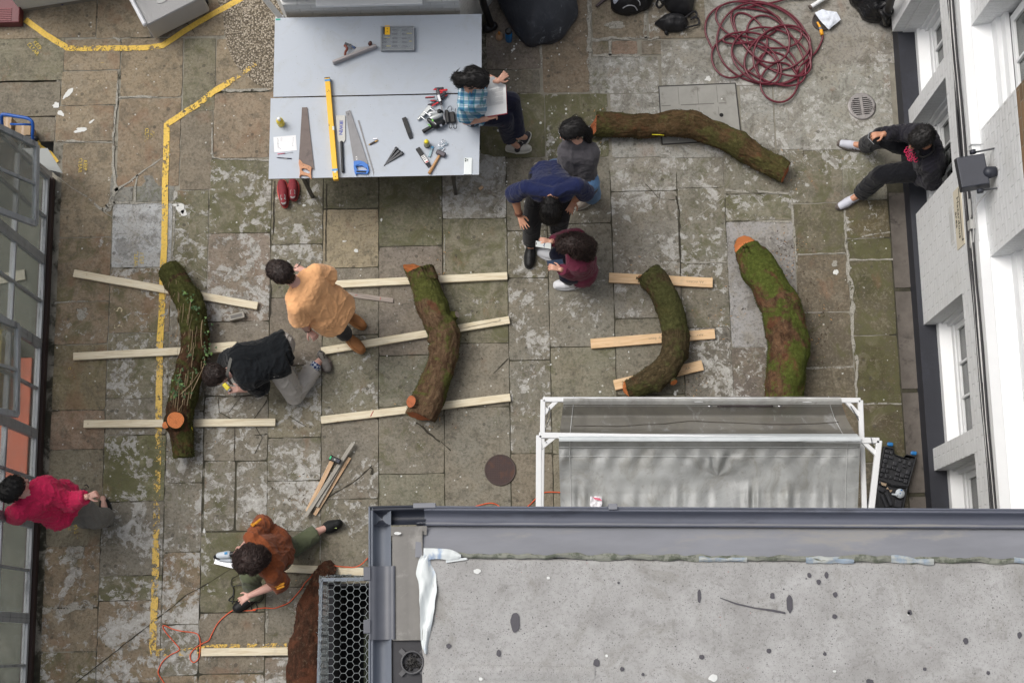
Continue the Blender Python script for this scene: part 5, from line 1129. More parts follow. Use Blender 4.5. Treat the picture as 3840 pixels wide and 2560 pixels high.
t=thing('dark_pen','dark blue pen with a clip below the pink pen','pen',Z2(245,1168,TZ)); q=MB(); q.tube([Z2(138,1161,TZ+.005),Z2(165,1163,TZ+.005),Z2(300,1174,TZ+.005),Z2(350,1176,TZ+.005)],[.001,.0045,.005,.005],8); put('barrel',q,mat('navy plastic',(36,36,62),.35),t); q=MB(); q.bar(Z2(240,1172,TZ+.0105),Z2(285,1176,TZ+.0105),.003,.001); put('clip',q,M_STLP,t)
# bottles
def bottle(label,base,r,h,m,mc,rc,hc,cat='bottle',name='bottle',liquid=None,z0=0.,group=None,shoulder=.3):
    t=thing(name,label,cat,base,group); q=MB(); q.lathe([(0,0),(r*.95,0),(r,.008),(r,h*(1-shoulder)),(r*.9,h*(1-shoulder*.6)),(rc*1.1,h*.97),(rc,h)],base,24); put('body',q,m,t)
    q=MB(); q.lathe([(rc*1.1,h-.003),(rc*1.12,h+hc*.7),(rc*.9,h+hc),(0,h+hc)],base,16); put('cap',q,mc,t)
    if liquid: q=MB(); q.lathe([(0,.003),(r*1.02,.003),(r*1.02,h*.25),(0,h*.25)],base,20); put('liquid',q,liquid,t)
    return t
bottle('small yellow glue bottle with a white nozzle standing on the front table',Z2(204,692,TZ),.034,.12,mat('yellow bottle',(230,208,70),.35,.06,8),mat('white nozzle',(236,236,234),.4),.015,.035)
bottle('clear bottle with yellow cap and dark liquid standing beside the hammer',Z3(420,1012,TZ),.03,.10,mat('clear yellowish plastic',(186,186,150),.2,.1,12,alpha=.75),mat('yellow cap',(232,214,40),.4),.018,.02,liquid=mat('dark resin',(60,46,44),.3))
# felling wedges etc
M_WDG=mat('dark grey steel',(62,64,68),.45,.15,14,.2,60,metal=.3)
for i,(x,y) in enumerate(((1266,1300),(1292,1325),(1320,1345))):
    Z1=zo(950,0,.42535); a=Z1(1152,1462-3*i,TZ+.01); b=Z1(x,y,TZ+.014); q=MB(); d=(b-a); s=Vector((-d.y,d.x,0)).normalized()
    vs=[]
    for u,w_,h in ((0,.004,.006),(.3,.009,.012),(.86,.015,.026),(.93,.019,.028),(1,.015,.024)):
        c=a+d*u; c.z=TZ+.001; vs+=[c-s*w_,c+s*w_,c+s*w_*.6+V3(0,0,h),c-s*w_*.6+V3(0,0,h)]
    q.add(vs,[(3,2,1,0)]+[(k*4+j,k*4+(j+1)%4,(k+1)*4+(j+1)%4,(k+1)*4+j) for k in range(4) for j in range(4)]+[(16,17,18,19)]); q.v=[tuple(v) for v in q.v]
    put('steel_wedge',q,M_WDG,None,['black tapered steel wedge, leftmost of the fan of three','black tapered steel wedge, middle of the fan of three','black tapered steel wedge, rightmost of the fan of three'][i],'wedge','fan of three tapered wedges')
def wedge(pa,pb,w,f,label,lab=False):
    a=f(*pa,TZ+.014); b=f(*pb,TZ+.014); t=thing('flat_wedge',label,'wedge',(a+b)/2,'black flat splitting wedges'); q=MB(); d=(b-a); q.bar(a,a+d*.78,w,.026,bev=.003); put('body',q,mat('matt black wedge',(30,31,32),.55,.15,30,.2,80),t)
    q=MB(); s=Vector((-d.y,d.x,0)).normalized()*w/2; c=a+d*.782; e=b; z=V3(0,0,.013); q.add([c-s-z,c+s-z,c+s+z*.9,c-s+z*.9,e-s*.8-z,e+s*.8-z,e+s*.8-z*.3,e-s*.8-z*.3],[(3,2,1,0),(4,5,6,7),(0,1,5,4),(1,2,6,5),(2,3,7,6),(3,0,4,7)]); put('tip',q,M_WDG,t)
    if lab:
        q=MB(); q.bar(a+d*.42+V3(0,0,.0135),a+d*.8+V3(0,0,.0135),w*.85,.0008); put('label_sticker',q,MATS['white sticker'],t)
        q=MB(); q.bar(a+d*.74+V3(0,0,.0142),a+d*.785+V3(0,0,.0142),w*.7,.0006); put('red_print',q,M_RED,t); q=MB()
        for k in range(3): q.bar(a+d*(.46+.08*k)+V3(0,0,.0142),a+d*(.49+.08*k)+V3(0,0,.0142),w*.6,.0005)
        put('small_print',q,ink,t)
wedge((62,588),(175,905),.042,Z3,'plain black flat wedge lying left of the green and black router'); wedge((272,1058),(460,1342),.042,Z3,'black flat wedge with a white and red sticker beside the hammer',True)
# lighter, knife, clamps
t=thing('lighter','pale blue lighter lying above the hammer','lighter',Z3(475,1110,TZ)); q=MB(); q.bar(Z3(498,1045,TZ+.009),Z3(452,1195,TZ+.009),.024,.016,bev=.004); put('body',q,mat('lighter pale',(150,176,186),.3,.1,20,c2=(186,180,140),cov=.3),t); q=MB(); q.bar(Z3(502,1030,TZ+.0095),Z3(494,1062,TZ+.0095),.026,.019,bev=.003); put('cap',q,mat('sky blue plastic',(84,164,208),.35),t)
t=thing('folding_knife','small folding knife with a dark and brass handle on the front table','knife',Z2(1495,945,TZ)); q=MB(); q.cap(Z2(1450,975,TZ+.009),Z2(1520,940,TZ+.009),.008,.010,sq=(V3(0,0,1),.6)); put('handle',q,mat('dark brown scales',(60,48,44),.4,.2,20),t)
q=MB(); q.cap(Z2(1522,938,TZ+.01),Z2(1553,922,TZ+.01),.009,.006,sq=(V3(0,0,1),.6)); q.cap(Z2(1430,982,TZ+.008),Z2(1446,977,TZ+.008),.004,.006); put('bolster',q,mat('brass',(190,150,84),.35,metal=.6),t); q=MB(); q.bar(Z2(1490,900,TZ+.012),Z2(1548,896,TZ+.012),.008,.003); put('blade',q,mat('chrome',(210,212,216),.15,.02,10,metal=.9),t)
CH=MATS['chrome']
t=thing('spring_clips','pair of clear and chrome spring clips above the hammer head','clips',Z3(670,1000,TZ))
for cx,cy in ((670,950),(622,1000)):
    q=MB(); P=[Z3(cx+26*math.cos(a)*1.0,cy+30*math.sin(a),TZ+.022) for a in np.linspace(0,6.28,14)]; q.tube(P,.0022,6); put('ring',q,CH,t)
q=MB(); q.bar(Z3(650,1000,TZ+.012),Z3(735,985,TZ+.012),.03,.018,bev=.004); q.bar(Z3(600,1055,TZ+.01),Z3(680,1050,TZ+.01),.025,.016,bev=.004); put('body',q,mat('clear plastic body',(170,186,198),.15,.1,20,alpha=.6),t); q=MB(); q.bar(Z3(640,1035,TZ+.02),Z3(690,1000,TZ+.02),.006,.004); q.bar(Z3(655,1095,TZ+.012),Z3(690,1055,TZ+.012),.006,.006); put('spring',q,CH,t)
# hammer
t=thing('club_hammer','short club hammer with a dark steel head and light wooden handle','hammer',Z3(600,1250,TZ)); a=Z3(565,1108,TZ+.024); b=Z3(700,1170,TZ+.024); q=MB(); q.bar(a,b,.046,.042,bev=.008); put('head',q,mat('hammer steel',(88,84,90),.4,.2,14,.2,40,metal=.4),t,bevel=.003)
q=MB(); q.cap(Z3(612,1165,TZ+.02),Z3(535,1300,TZ+.017),.0125,.0145); q.cap(Z3(535,1300,TZ+.017),Z3(450,1450,TZ+.017),.0145,.0155,flat1=True); put('handle',q,mat('varnished hammer handle',(186,142,94),.35,.12,8,.1,30,c2=(140,88,52),cov=.4,stretch=(3,1,1)),t)
# phone
t=thing('table_phone','white phone with three camera lenses face down near the table corner','phone',Z3(1052,1333,TZ)); a=Z3(1058,1205,TZ+.005); b=Z3(1048,1462,TZ+.005); q=MB(); q.bar(a,b,.076,.008,bev=.006); put('body',q,mat('white phone back',(226,232,232),.25,.01,4),t,bevel=.002)
q=MB(); d=(b-a).normalized(); c=a+d*.022+V3(-.018,0,.0045); 
for ox,oy in ((-.007,.008),(.0085,-.001),(-.007,-.010)): q.lathe([(.0062,.0),(.0062,.003),(0,.003)],c+V3(ox,oy,0),12)
put('lens',q,mat('lens black',(22,24,26),.15),t); q=MB(); q.bar(c+V3(0,.018,.0002),c+V3(0,-.02,.0002),.034,.001,bev=.0004); put('camera_island',q,mat('phone island',(206,214,212),.3),t)
# router
t=thing('router_tool','black and silver plunge router with green details lying on the front table','power tool',Z3(500,620,TZ))
AL=mat('cast aluminium',(184,188,188),.35,.08,20,.1,60,metal=.5); GN=mat('lime green plastic',(120,204,80),.4)
q=MB(); q.prism(pl([(310,545),(440,392),(480,405),(490,430),(370,560),(330,570)],Z3,TZ+.04),TZ+.003,TZ+.05); q.cap(Z3(285,610,TZ+.02),Z3(320,575,TZ+.02),.012,.018); put('base_plate',q,AL,t,bevel=.004)
q=MB()
for p0,p1 in (((470,440),(570,510)),((330,570),(430,650)),((380,490),(480,580))): q.cap(Z3(*p0,TZ+.06),Z3(*p1,TZ+.06),.0055,.0055)
put('guide_rod',q,CH,t)
q=MB(); q.cap(Z3(500,590,TZ+.05),Z3(620,540,TZ+.05),.035,.03,sq=(V3(0,0,1),.7)); q.cap(Z3(470,520,TZ+.04),Z3(600,500,TZ+.04),.022,.026); put('motor_mount',q,AL,t)
q=MB(); q.cap(Z3(450,620,TZ+.055),Z3(560,700,TZ+.05),.022,.04); q.cap(Z3(560,690,TZ+.05),Z3(650,660,TZ+.05),.042,.034); q.cap(Z3(500,720,TZ+.04),Z3(350,805,TZ+.03),.017,.020,flat1=True); m2,co=remesh(q,.004,2); putmesh('motor_body',m2,co,Bk,t)
q=MB(); q.cap(Z3(612,492,TZ+.06),Z3(640,500,TZ+.05),.024,.019); put('knob',q,Bk,t)
q=MB(); q.bar(Z3(495,612,TZ+.1),Z3(515,645,TZ+.1),.012,.012); q.bar(Z3(430,690,TZ+.07),Z3(462,705,TZ+.07),.01,.008); q.lathe([(0,.006),(.006,.006),(.006,0)],Z3(472,717,TZ+.065),10); put('green_trim',q,GN,t)
q=MB(); q.bar(Z3(520,650,TZ+.103),Z3(560,690,TZ+.103),.004,.004); q.bar(Z3(440,520,TZ+.075),Z3(470,560,TZ+.075),.02,.02); q.bar(Z3(625,690,TZ+.088),Z3(645,720,TZ+.082),.02,.004); put('silver_detail',q,CH,t)
# one handed clamps
RD=mat('red clamp plastic',(206,50,58),.4); GY=mat('dark grey clamp plastic',(66,62,68),.45)
def clamp(label,P,h):
    t=thing('bar_clamp',label,'clamp',Z3(*P[0],TZ),'red and grey one handed clamps'); q=MB()
    for a,b,r0,r1 in P[1]: q.cap(Z3(*a,TZ+h),Z3(*b,TZ+h),r0,r1,sq=(V3(0,0,1),.7))
    put('body',q,GY,t); q=MB()
    for a,b,r0,r1 in P[2]: q=MB(); q.cap(Z3(*a,TZ+h+.008),Z3(*b,TZ+h+.008),r0,r1,sq=(V3(0,0,1),.6)); put('red_grip',q,RD,t)
    q=MB()
    for a,b,w_,hh in P[3]: q.bar(Z3(*a,TZ+h-.003),Z3(*b,TZ+h-.003),w_,hh)
    put('bar',q,mat('clamp bar steel',(120,120,124),.35,.1,20,metal=.5),t)
clamp('red and grey one handed clamp on top, with its steel bar pointing down the table',[(620,280),[((550,140),(660,130),.012,.012),((590,150),(620,330),.022,.02),((620,250),(700,200),.018,.012),((620,330),(640,370),.018,.014),((530,270),(400,280),.008,.007)],[((610,170),(720,155),.009,.010),((650,190),(625,200),.008,.008),((530,150),(560,145),.008,.007),((400,268),(520,262),.004,.004)],[((630,380),(710,690),.013,.008)]],.05)
clamp('lower red and grey clamp half hidden under the first clamp',[(520,370),[((600,350),(440,385),.010,.008),((660,300),(720,240),.012,.01),((480,320),(560,330),.007,.007)],[((590,350),(500,400),.008,.007),((475,318),(540,322),.005,.005),((700,250),(725,235),.006,.006)],[((560,370),(640,330),.01,.008)]],.02)
q=MB(); q.bar(Z3(590,235,TZ+.085),Z3(620,330,TZ+.085),.022,.004); put('chrome_plate',q,CH,None,label='small chrome plate lying on the red and grey clamp',cat='plate')
# charger with cables
t=thing('charger','black charger with a coiled black cable beside the plaid shirt','charger',Z3(780,570,TZ)); q=MB(); q.bar(Z3(722,470,TZ+.02),Z3(738,670,TZ+.02),.034,.035,bev=.006); put('body',q,Bk,t); q=MB(); q.bar(Z3(800,500,TZ+.022),Z3(820,665,TZ+.022),.05,.04,bev=.008); put('battery_bay',q,mat('glossy black plastic',(38,36,36),.2),t)
q=MB()
for P in ([(735,450),(755,415),(790,410),(800,450),(790,480)],[(860,440),(850,520),(862,600),(870,690),(875,740),(850,755),(825,730),(830,690)],[(760,680),(768,740),(790,750),(808,700),(800,660)],[(700,480),(780,520),(830,560),(855,470)]): q.tube(spline([Z3(x,y,TZ+.03+.01*(i%2)) for i,(x,y) in enumerate(P)],5),.0028,6)
put('cord',q,MATS['black plastic'],t)
# hand plane & clear case
Z1=zo(950,0,.42535)
t=thing('jointer_plane','long steel bench plane lying on its side with a wooden tote and round knob','hand plane',Z1(890,460,TZ))
q=MB(); q.bar(Z1(700,556,TZ+.034),Z1(1085,408,TZ+.034),.027,.066,bev=.006); put('sole',q,mat('machined sole',(166,160,160),.35,.08,20,.1,50,metal=.3,c2=(140,134,134),cov=.3),t); q=MB(); a=Z1(960,440,TZ+.05); b=Z1(1000,425,TZ+.05); q.prism(pl([(850,490),(1060,400),(990,410),(910,415)],Z1,TZ+.06),TZ+.045,TZ+.055); put('cheek',q,mat('grey casting',(168,168,170),.5),t)
q=MB(); P=[Z1(808,490,TZ+.04),Z1(812,460,TZ+.042),Z1(826,435,TZ+.042),Z1(815,408,TZ+.042),Z1(798,405,TZ+.042)]; q.tube(spline(P,5),[.012]*21,10); put('tote',q,mat('rosewood',(120,58,40),.3,.12,12),t)
q=MB(); q.bar(Z1(808,382,TZ+.045),Z1(905,430,TZ+.045),.022,.012); q.bar(Z1(855,392,TZ+.05),Z1(870,440,TZ+.05),.02,.016); put('iron',q,CH,t); q=MB(); q.cap(Z1(870,410,TZ+.06),Z1(895,425,TZ+.06),.006,.006); put('adjuster',q,mat('blue steel',(60,84,130),.3,metal=.4),t)
q=MB(); q.cap(Z1(1030,388,TZ+.04),Z1(1032,380,TZ+.045),.021,.018); put('knob',q,mat('dark rosewood',(70,34,26),.25),t)
t=thing('screwdriver_case','clear grey plastic case of screwdrivers with a yellow and black label','tool case',Z1(1270,340,TZ))
a=Z1(1122,232,TZ+.045);b=Z1(1418,230,TZ+.045);c=Z1(1420,443,TZ+.045);d=Z1(1122,446,TZ+.045)
q=MB(); q.prism([tuple(p[:2]) for p in (d,c,b,a)],TZ+.001,TZ+.02); put('tray',q,mat('case grey',(128,132,136),.5,.06,10),t,bevel=.004)
inr=[p+((a+b+c+d)/4-p)*.07 for p in (d,c,b,a)]; q=MB()
q.prism([tuple(p[:2]) for p in (d,c,b,a)],TZ+.0205,TZ+.046,[[tuple(p[:2]) for p in inr]]); put('rim',q,mat('case rim grey',(140,144,148),.45),t)
q=MB(); 
for r_,y in enumerate((265,300,338,372,408)):
    for cx in (1165,1260,1345):
        if r_<2 and cx<1200: continue
        q.cap(Z1(cx-28,y,TZ+.03),Z1(cx+4,y,TZ+.03),.009,.008)
put('screwdriver_handle',q,mat('screwdriver grey',(84,88,96),.4),t)  # screwdriver handles in plain mid grey
q=MB()
for i,(x0,x1,y) in enumerate(((1250,1285,268),(1290,1380,335),(1180,1250,298),(1270,1380,415),(1190,1245,370))): q.cap(Z1(x0,y,TZ+.03),Z1(x1,y,TZ+.03),.0025,.0025)
put('screwdriver_shaft',q,CH,t); q=MB()
for x0,x1,y in ((1330,1395,296),(1140,1200,333),(1145,1210,408),(1375,1395,365)): q.cap(Z1(x0,y,TZ+.034),Z1(x1,y,TZ+.034),.003,.003)
put('yellow_stripe',q,MATS['yellow cap'],t)
q=MB(); q.prism([tuple(p[:2]) for p in inr],TZ+.040,TZ+.0435); put('clear_lid',q,mat('hazy clear lid',(186,194,200),.2,.05,10,alpha=.2),t)
q=MB(); q.box((Z1(1164,325,TZ).x,Z1(1164,325,TZ).y,TZ+.044),(Z1(1208,242,TZ).x,Z1(1208,242,TZ).y,TZ+.0452)); put('yellow_label',q,MATS['yellow level paint'],t); q=MB(); q.box((Z1(1150,320,TZ).x,Z1(1150,320,TZ).y,TZ+.0435),(Z1(1163,258,TZ).x,Z1(1163,258,TZ).y,TZ+.045)); 
for y in (252,272,298): q.lathe([(0,.0458),(.0045,.0458),(.0045,.045)],Z1(1185,y,TZ),10)
put('label_print',q,MATS['black plastic'],t); q=MB()
for x in (1185,1352): q.bar(Z1(x-18,446,TZ+.03),Z1(x+18,446,TZ+.03),.012,.02,bev=.002)
put('latch',q,MATS['case grey'],t)
# ================================================================ yard objects
SO=lambda x,y,z=0.: W(x,y,z)
# red shoes
def shoe(t,heel,toe,m,ms,w=.048,h=.075,open_=True,lining=None,laces=None,extra=None,soleh=.028,name='shoe'):
    """shoe built along heel->toe, world points at floor level"""
    heel=Vector(heel); toe=Vector(toe); d=(toe-heel); L=d.length; d.normalize(); s=Vector((-d.y,d.x,0)) ; z=lambda k: V3(0,0,k); q=MB(); zu=V3(0,0,1)
    def P(u,v,h_): return heel+d*(u*L)+s*v+z(h_)
    S_=w/.048
    q.cap(P(.14,0,soleh+.025),P(.30,0,soleh+.028),.034*S_,.036*S_); q.cap(P(.3,0,soleh+.018),P(.62,0,soleh+.014),.037*S_,.041*S_); q.cap(P(.62,.002,soleh+.012),P(.84,.003,soleh+.008),.042*S_,.036*S_)
    q.cap(P(.30,0,soleh+.045),P(.62,0,soleh+.022),.028*S_,.028*S_)
    q.cap(P(.12,0,soleh+.04),P(.16,0,soleh+h-.03),.03*S_,.03*S_)
    m2,co=remesh(q,.006,3); co[:,2]=np.maximum(co[:,2],heel.z+soleh*.6); up=putmesh('upper',m2,co,m,t)
    q=MB(); out=[]
    for k in range(28):
        a=2*PI*k/28; u=.5-.5*math.cos(a); ww=(.036+.012*math.sin(min(1,max(0,(u-.2)/.8))*PI*.8))*S_*(1.06); v=math.sin(a); u2=-.0+1.0*u; out.append(P(u2,ww*abs(v)**.6*(1 if v>0 else -1),0))
    q.prism([(p.x,p.y) for p in out],heel.z,heel.z+soleh); so=put('sole',q,ms,t,bevel=.006)
    if lining:
        q=MB(); q.cap(P(.12,0,soleh+h-.008),P(.34,0,soleh+.064),.021*S_,.022*S_,sq=(zu,.3)); put('opening',q,lining,t)
    if laces:
        q=MB()
        for k in range(4): u=.42+.08*k; hh=soleh+.062-.012*k; q.tube([P(u,-.02*S_,hh-.006),P(u+.01,0,hh+.006),P(u,.02*S_,hh-.006)],.0028,5)
        put('laces',q,laces,t)
    if extra: extra(P,t,S_)
M_REDS=mat('dark red mesh shoe',(128,44,52),.8,.2,40,.4,150); M_REDSO=mat('coral red sole',(204,76,70),.6,.08,20)
for hx,hy,tx,ty,lb,z in ((1071,782,1058,676,'dark red running shoe with coral sole, nearer and left of the pair under the table',0),(1104,756,1101,676,'dark red running shoe with coral sole, right of the pair and closer to the table',0)):
    t=thing('red_shoe',lb,'shoe',W(hx,hy,0),'pair of red shoes under the table'); shoe(t,W(hx,hy,.004),W(tx,ty,.004),M_REDS,M_REDSO,w=.056,lining=mat('shoe lining grey',(150,148,146),.8),laces=M_REDS)
# bottles
bottle('bright blue drinking bottle with a black lid beside the black tarpaulin',W(1908,150,0),.036,.2,mat('translucent blue plastic',(30,112,176),.2,.1,10),MATS['black plastic'],.03,.035,shoulder=.12,name='water_bottle')
bottle('small tan squeeze bottle with an amber nozzle left of the blue bottle',W(1873,142,0),.036,.09,mat('tan plastic',(196,160,128),.4,.06,10),mat('amber nozzle',(176,112,40),.35),.012,.045,shoulder=.5,name='squeeze_bottle')
# black plaster smeared tub cover
def lump(outline,zfun,vox,m,name,label,cat,nz=.012,sc=9,par=None,group=None,sm=3,dn=None):
    P=[W(x,y,0) for x,y in outline]; sp_=spline(P,4,True); q=MB(); q.prism([(p.x,p.y) for p in sp_],0.0,.1)
    cx=sum(p.x for p in sp_)/len(sp_); cy=sum(p.y for p in sp_)/len(sp_); m2,co=remesh(q,vox,sm)
    # lift interior by distance to the outline
    A=np.array([(p.x,p.y) for p in sp_]); B=np.roll(A,-1,0)
    def dist(x,y):
        p=np.array((x,y)); ab=B-A; t_=np.clip(((p-A)*ab).sum(1)/np.maximum((ab*ab).sum(1),1e-9),0,1); return np.sqrt((((A+ab*t_[:,None])-p)**2).sum(1)).min()
    for i,c in enumerate(co):
        if c[2]>.04: c[2]=zfun(c[0],c[1],dist(c[0],c[1]))+ nz*noise.noise(Vector((c[0]*sc,c[1]*sc,1)))+nz*.6*abs(noise.noise(Vector((c[0]*sc*2.4,c[1]*sc*1.2,5))))
    return putmesh(name,m2,co,m,par,label=label,cat=cat,group=group)
t_=NT('black rubber with plaster smears'); v=t_.coord('Object',(1,.55,1)); n=t_.noise(v,8,9,.75,1.2); n2=t_.noise(v,2,3,.5); c_=t_.mix(t_.math('MULTIPLY',t_.step(n,.5,.72),.5),lin((46,50,58)),lin((92,98,106)))
c_=t_.mix(t_.math('MULTIPLY',t_.step(t_.math('ADD',n,t_.math('MULTIPLY',n2,.4)),.82,.92),.8),c_,lin((176,182,188))); t_.l(c_,t_.b.inputs['Base Color']); t_.b.inputs['Roughness'].default_value=.55; t_.bump(n,.6,.02); M_TARP=t_.m
lump([(1855,-60),(1866,5),(1890,60),(1925,120),(1962,166),(1980,180),(2000,182),(2022,172),(2045,170),(2072,168),(2108,150),(2140,105),(2167,66),(2160,10),(2150,-60)],lambda x,y,d:.10+.28*(1-math.exp(-d*7)),.02,M_TARP,'rubber_tub','large upturned black rubber tub smeared with plaster at the top of the yard','tub',.02,5)
# bags
M_BAG=mat('black nylon',(20,20,23),.6,.25,14,.5,30,c2=(30,30,35),cov=.4); M_BAGW=mat('white nylon panel',(196,202,216),.5,.06,10,.3,20)
t=thing('backpack','black backpack with a pale white side panel at the top edge','backpack',W(2365,20,0),'bags at the top of the yard')
lump([(2288,-60),(2290,10),(2292,38),(2315,55),(2350,62),(2385,56),(2410,45),(2440,25),(2447,-60)],lambda x,y,d:.06+.2*(1-math.exp(-d*14)),.012,M_BAG,'bag_body',None,None,.02,12,par=t)
lump([(2292,-60),(2296,5),(2298,30),(2308,35),(2330,15),(2352,-10),(2365,-60)],lambda x,y,d:.2+.07*(1-math.exp(-d*20)),.01,M_BAGW,'side_panel',None,None,.01,14,par=t)
q=MB(); q.tube(spline([W(2335,32,.24),W(2355,22,.27),W(2378,24,.25),W(2390,40,.2)],5),.006,6); q.tube(spline([W(2380,-10,.27),W(2398,8,.25),W(2400,22,.22)],5),.005,6); put('strap',q,mat('grey strap',(150,152,156),.6),t)
t=thing('black_rucksack','plain black rucksack with a carry loop at the top edge, middle bag','backpack',W(2530,20,0),'bags at the top of the yard')
lump([(2478,-60),(2474,5),(2490,22),(2505,45),(2540,62),(2565,68),(2592,60),(2600,20),(2602,-60)],lambda x,y,d:.05+.2*(1-math.exp(-d*14)),.012,M_BAG,'bag_body',None,None,.02,12,par=t)
q=MB(); q.tube(spline([W(2490,5,.15),W(2470,0,.12),W(2462,18,.08),W(2472,30,.06),W(2486,18,.1)],5),.012,7); put('carry_loop',q,M_BAG,t)
t=thing('black_pouch','small black pouch bag with looped straps lying below the rucksack','bag',W(2520,95,0),'bags at the top of the yard')
lump([(2453,92),(2480,72),(2500,58),(2540,56),(2572,74),(2578,92),(2572,112),(2545,123),(2512,124),(2490,120),(2470,104)],lambda x,y,d:.04+.12*(1-math.exp(-d*22)),.009,M_BAG,'bag_body',None,None,.018,16,par=t,)
q=MB(); q.tube(spline([W(2570,105,.07),W(2600,98,.04),W(2620,90,.03),W(2618,70,.04),W(2600,66,.06),W(2590,74,.06)],6),.009,7); q.tube(spline([W(2570,68,.1),W(2590,50,.08),W(2608,44,.06),W(2612,60,.05),W(2600,72,.05)],6),.011,7); q.cap(W(2498,122,.03),W(2500,126,.02),.02,.018); put('strap',q,M_BAG,t)
q=MB(); q.bar(W(2236,24,.02),W(2290,-20,.02),.022,.022); put('dark_stick',q,mat('dark brown stick',(52,34,40),.5),None,'short dark brown stick pointing off the top edge',cat='stick')
t=thing('bin_bag','shiny black rubbish bag slumped at the top right of the yard','rubbish bag',W(3260,40,0)); M_BIN=mat('shiny black polythene',(14,14,17),.22,.3,10,.9,16,bdist=.03)
lump([(3180,-60),(3184,10),(3190,22),(3215,45),(3232,75),(3260,88),(3300,92),(3325,108),(3345,80),(3350,-60)],lambda x,y,d:.08+.3*(1-math.exp(-d*8)),.012,M_BIN,'bag_body',None,None,.06,9,par=t,sm=1)
q=MB(); q.tube(spline([W(3300,40,.36),W(3312,60,.37),W(3320,90,.2)],5),.02,8); put('knot',q,M_BIN,t)
t=thing('corner_downpipe','black cast downpipe in the top right corner beside the rubbish bag','downpipe',W(3325,95,0)); q=MB(); q.tube(spline([W(3312,92,.04),W(3322,60,.15),W(3336,20,.5),W(3352,-40,.9)],5),.038,12); put('pipe',q,M_BLK,t); q=MB(); q.lathe([(.05,-.02),(.055,.0),(.055,.04),(.04,.045)],W(3328,45,.3),16); put('collar',q,M_BLK,t)
# mesh strainer, cloth, white pipe
t=thing('mesh_strainer','round dark mesh strainer lying under a crumpled white cloth','strainer',W(3080,75,0)); c=W(3082,82,0); q=MB(); q.lathe([(.098,.0),(.1,.03),(.094,.032)],c,32); put('rim',q,mat('strainer rim',(84,74,70),.6,.2,20),t); q=MB()
for k in range(-11,12):
    y=k*.0083; h=math.sqrt(max(0,.094**2-y*y)); q.bar(c+V3(-h,y,.02),c+V3(h,y,.02),.0028,.0028); q.bar(c+V3(y,-h,.022),c+V3(y,h,.022),.0028,.0028)
put('mesh',q,mat('strainer mesh',(70,64,62),.6),t); 
q=MB(); Pc=[(3055,50),(3082,36),(3105,42),(3138,46),(3152,76),(3132,92),(3108,112),(3092,98),(3070,72)]; cen=W(3105,72,.07); 
def clothf(u,v):
    a=2*PI*u; i=u*9; k=int(i)%9; f=i-int(i); A=W(*Pc[k],.045); B=W(*Pc[(k+1)%9],.045); p=A.lerp(B,f); r=cen.lerp(p,v); return (r.x,r.y,r.z+.012*noise.noise(Vector((r.x*22,r.y*22,0)))+.005)
q.grid(clothf,72,10); put('white_cloth',q,mat('crumpled white cloth',(214,220,230),.75,.04,10,.6,18,bdist=.02),None,'crumpled white cloth lying on the mesh strainer at the top right',cat='cloth')
t=thing('white_pipe','white plastic pipe end with a dark opening pointing off the top edge','pipe',W(3040,28,.05)); q=MB(); q.tube([W(3040,27,.05),W(3105,-14,.05)],.021,14,False); put('pipe',q,M_WHT,t); q=MB(); q.lathe([(0,0),(.024,0),(.026,.012),(.022,.02)],W(3036,30,.05),16,axis=(.85,.53,0)); put('socket',q,mat('rusty socket',(96,86,80),.6),t)
# red hose
M_HOSE=mat('burgundy hose',(96,24,40),.35,.12,20,.1,40,coat=.2)
hp=[]; random.seed(21)
def loop(cx,cy,rx,ry,a0,turn,rot=0,n=10,z=.012):
    for k in range(n):
        a=a0+turn*2*PI*k/n; x=rx*math.cos(a); y=ry*math.sin(a); hp.append(W(cx+x*math.cos(rot)-y*math.sin(rot),cy+x*math.sin(rot)+y*math.cos(rot),z))
loops=[(2845,150,200,140,.35),(2865,165,185,150,.3),(2830,90,150,75,.25),(2860,130,130,80,.9),(2745,205,84,88,.1),(2850,235,115,70,.5),(2905,150,170,100,.7),(2800,95,120,62,-.1),(2905,255,86,60,.2),(2935,150,110,120,.8),(2870,200,165,90,.6),(2850,262,70,48,.3),(2930,190,110,120,.3),(2925,310,70,74,.2)]
NL=len(loops)
for k in range(NL*14):
    f=k/14; i=int(f); u=f-i; u=u*u*(3-2*u); A_,B_=loops[i],loops[min(i+1,NL-1)]; cx,cy,rx,ry,ro=[a_+(b_-a_)*u for a_,b_ in zip(A_,B_)]
    a_=2.4+2*PI*f*.97; x=rx*math.cos(a_)*(1+.06*math.sin(f*9)); y=ry*math.sin(a_); hp.append(W(cx+x*math.cos(ro)-y*math.sin(ro),cy+x*math.sin(ro)+y*math.cos(ro),.013+.02*(.5+.5*math.sin(f*5.3))+.012*(i%3)))
hp+= [W(3000,250,.06),W(3040,215,.03),W(3064,190,.02),W(3083,150,.02),W(3084,135,.025)]
q=MB(); q.tube(spline(hp,6),.0105,8); q.tube(spline([W(2790,30,.03),W(2900,10,.03),W(2960,-4,.03),W(3060,-8,.03)],6),.0105,8)
t=thing('garden_hose','large tangled coil of burgundy red hose on the pale concrete','hose',W(2860,180,0)); put('hose',q,M_HOSE,t)
q=MB(); q.cap(W(3083,132,.03),W(3078,112,.032),.018,.016,flat0=True,flat1=True); q.cap(W(3076,104,.032),W(3066,86,.034),.013,.010); put('connector',q,mat('orange yellow connector',(238,164,36),.4),t); q=MB(); q.cap(W(3079,117,.032),W(3075,103,.032),.0145,.0145,flat0=True,flat1=True); put('grip_ring',q,mat('grey ring',(120,122,126),.4),t)
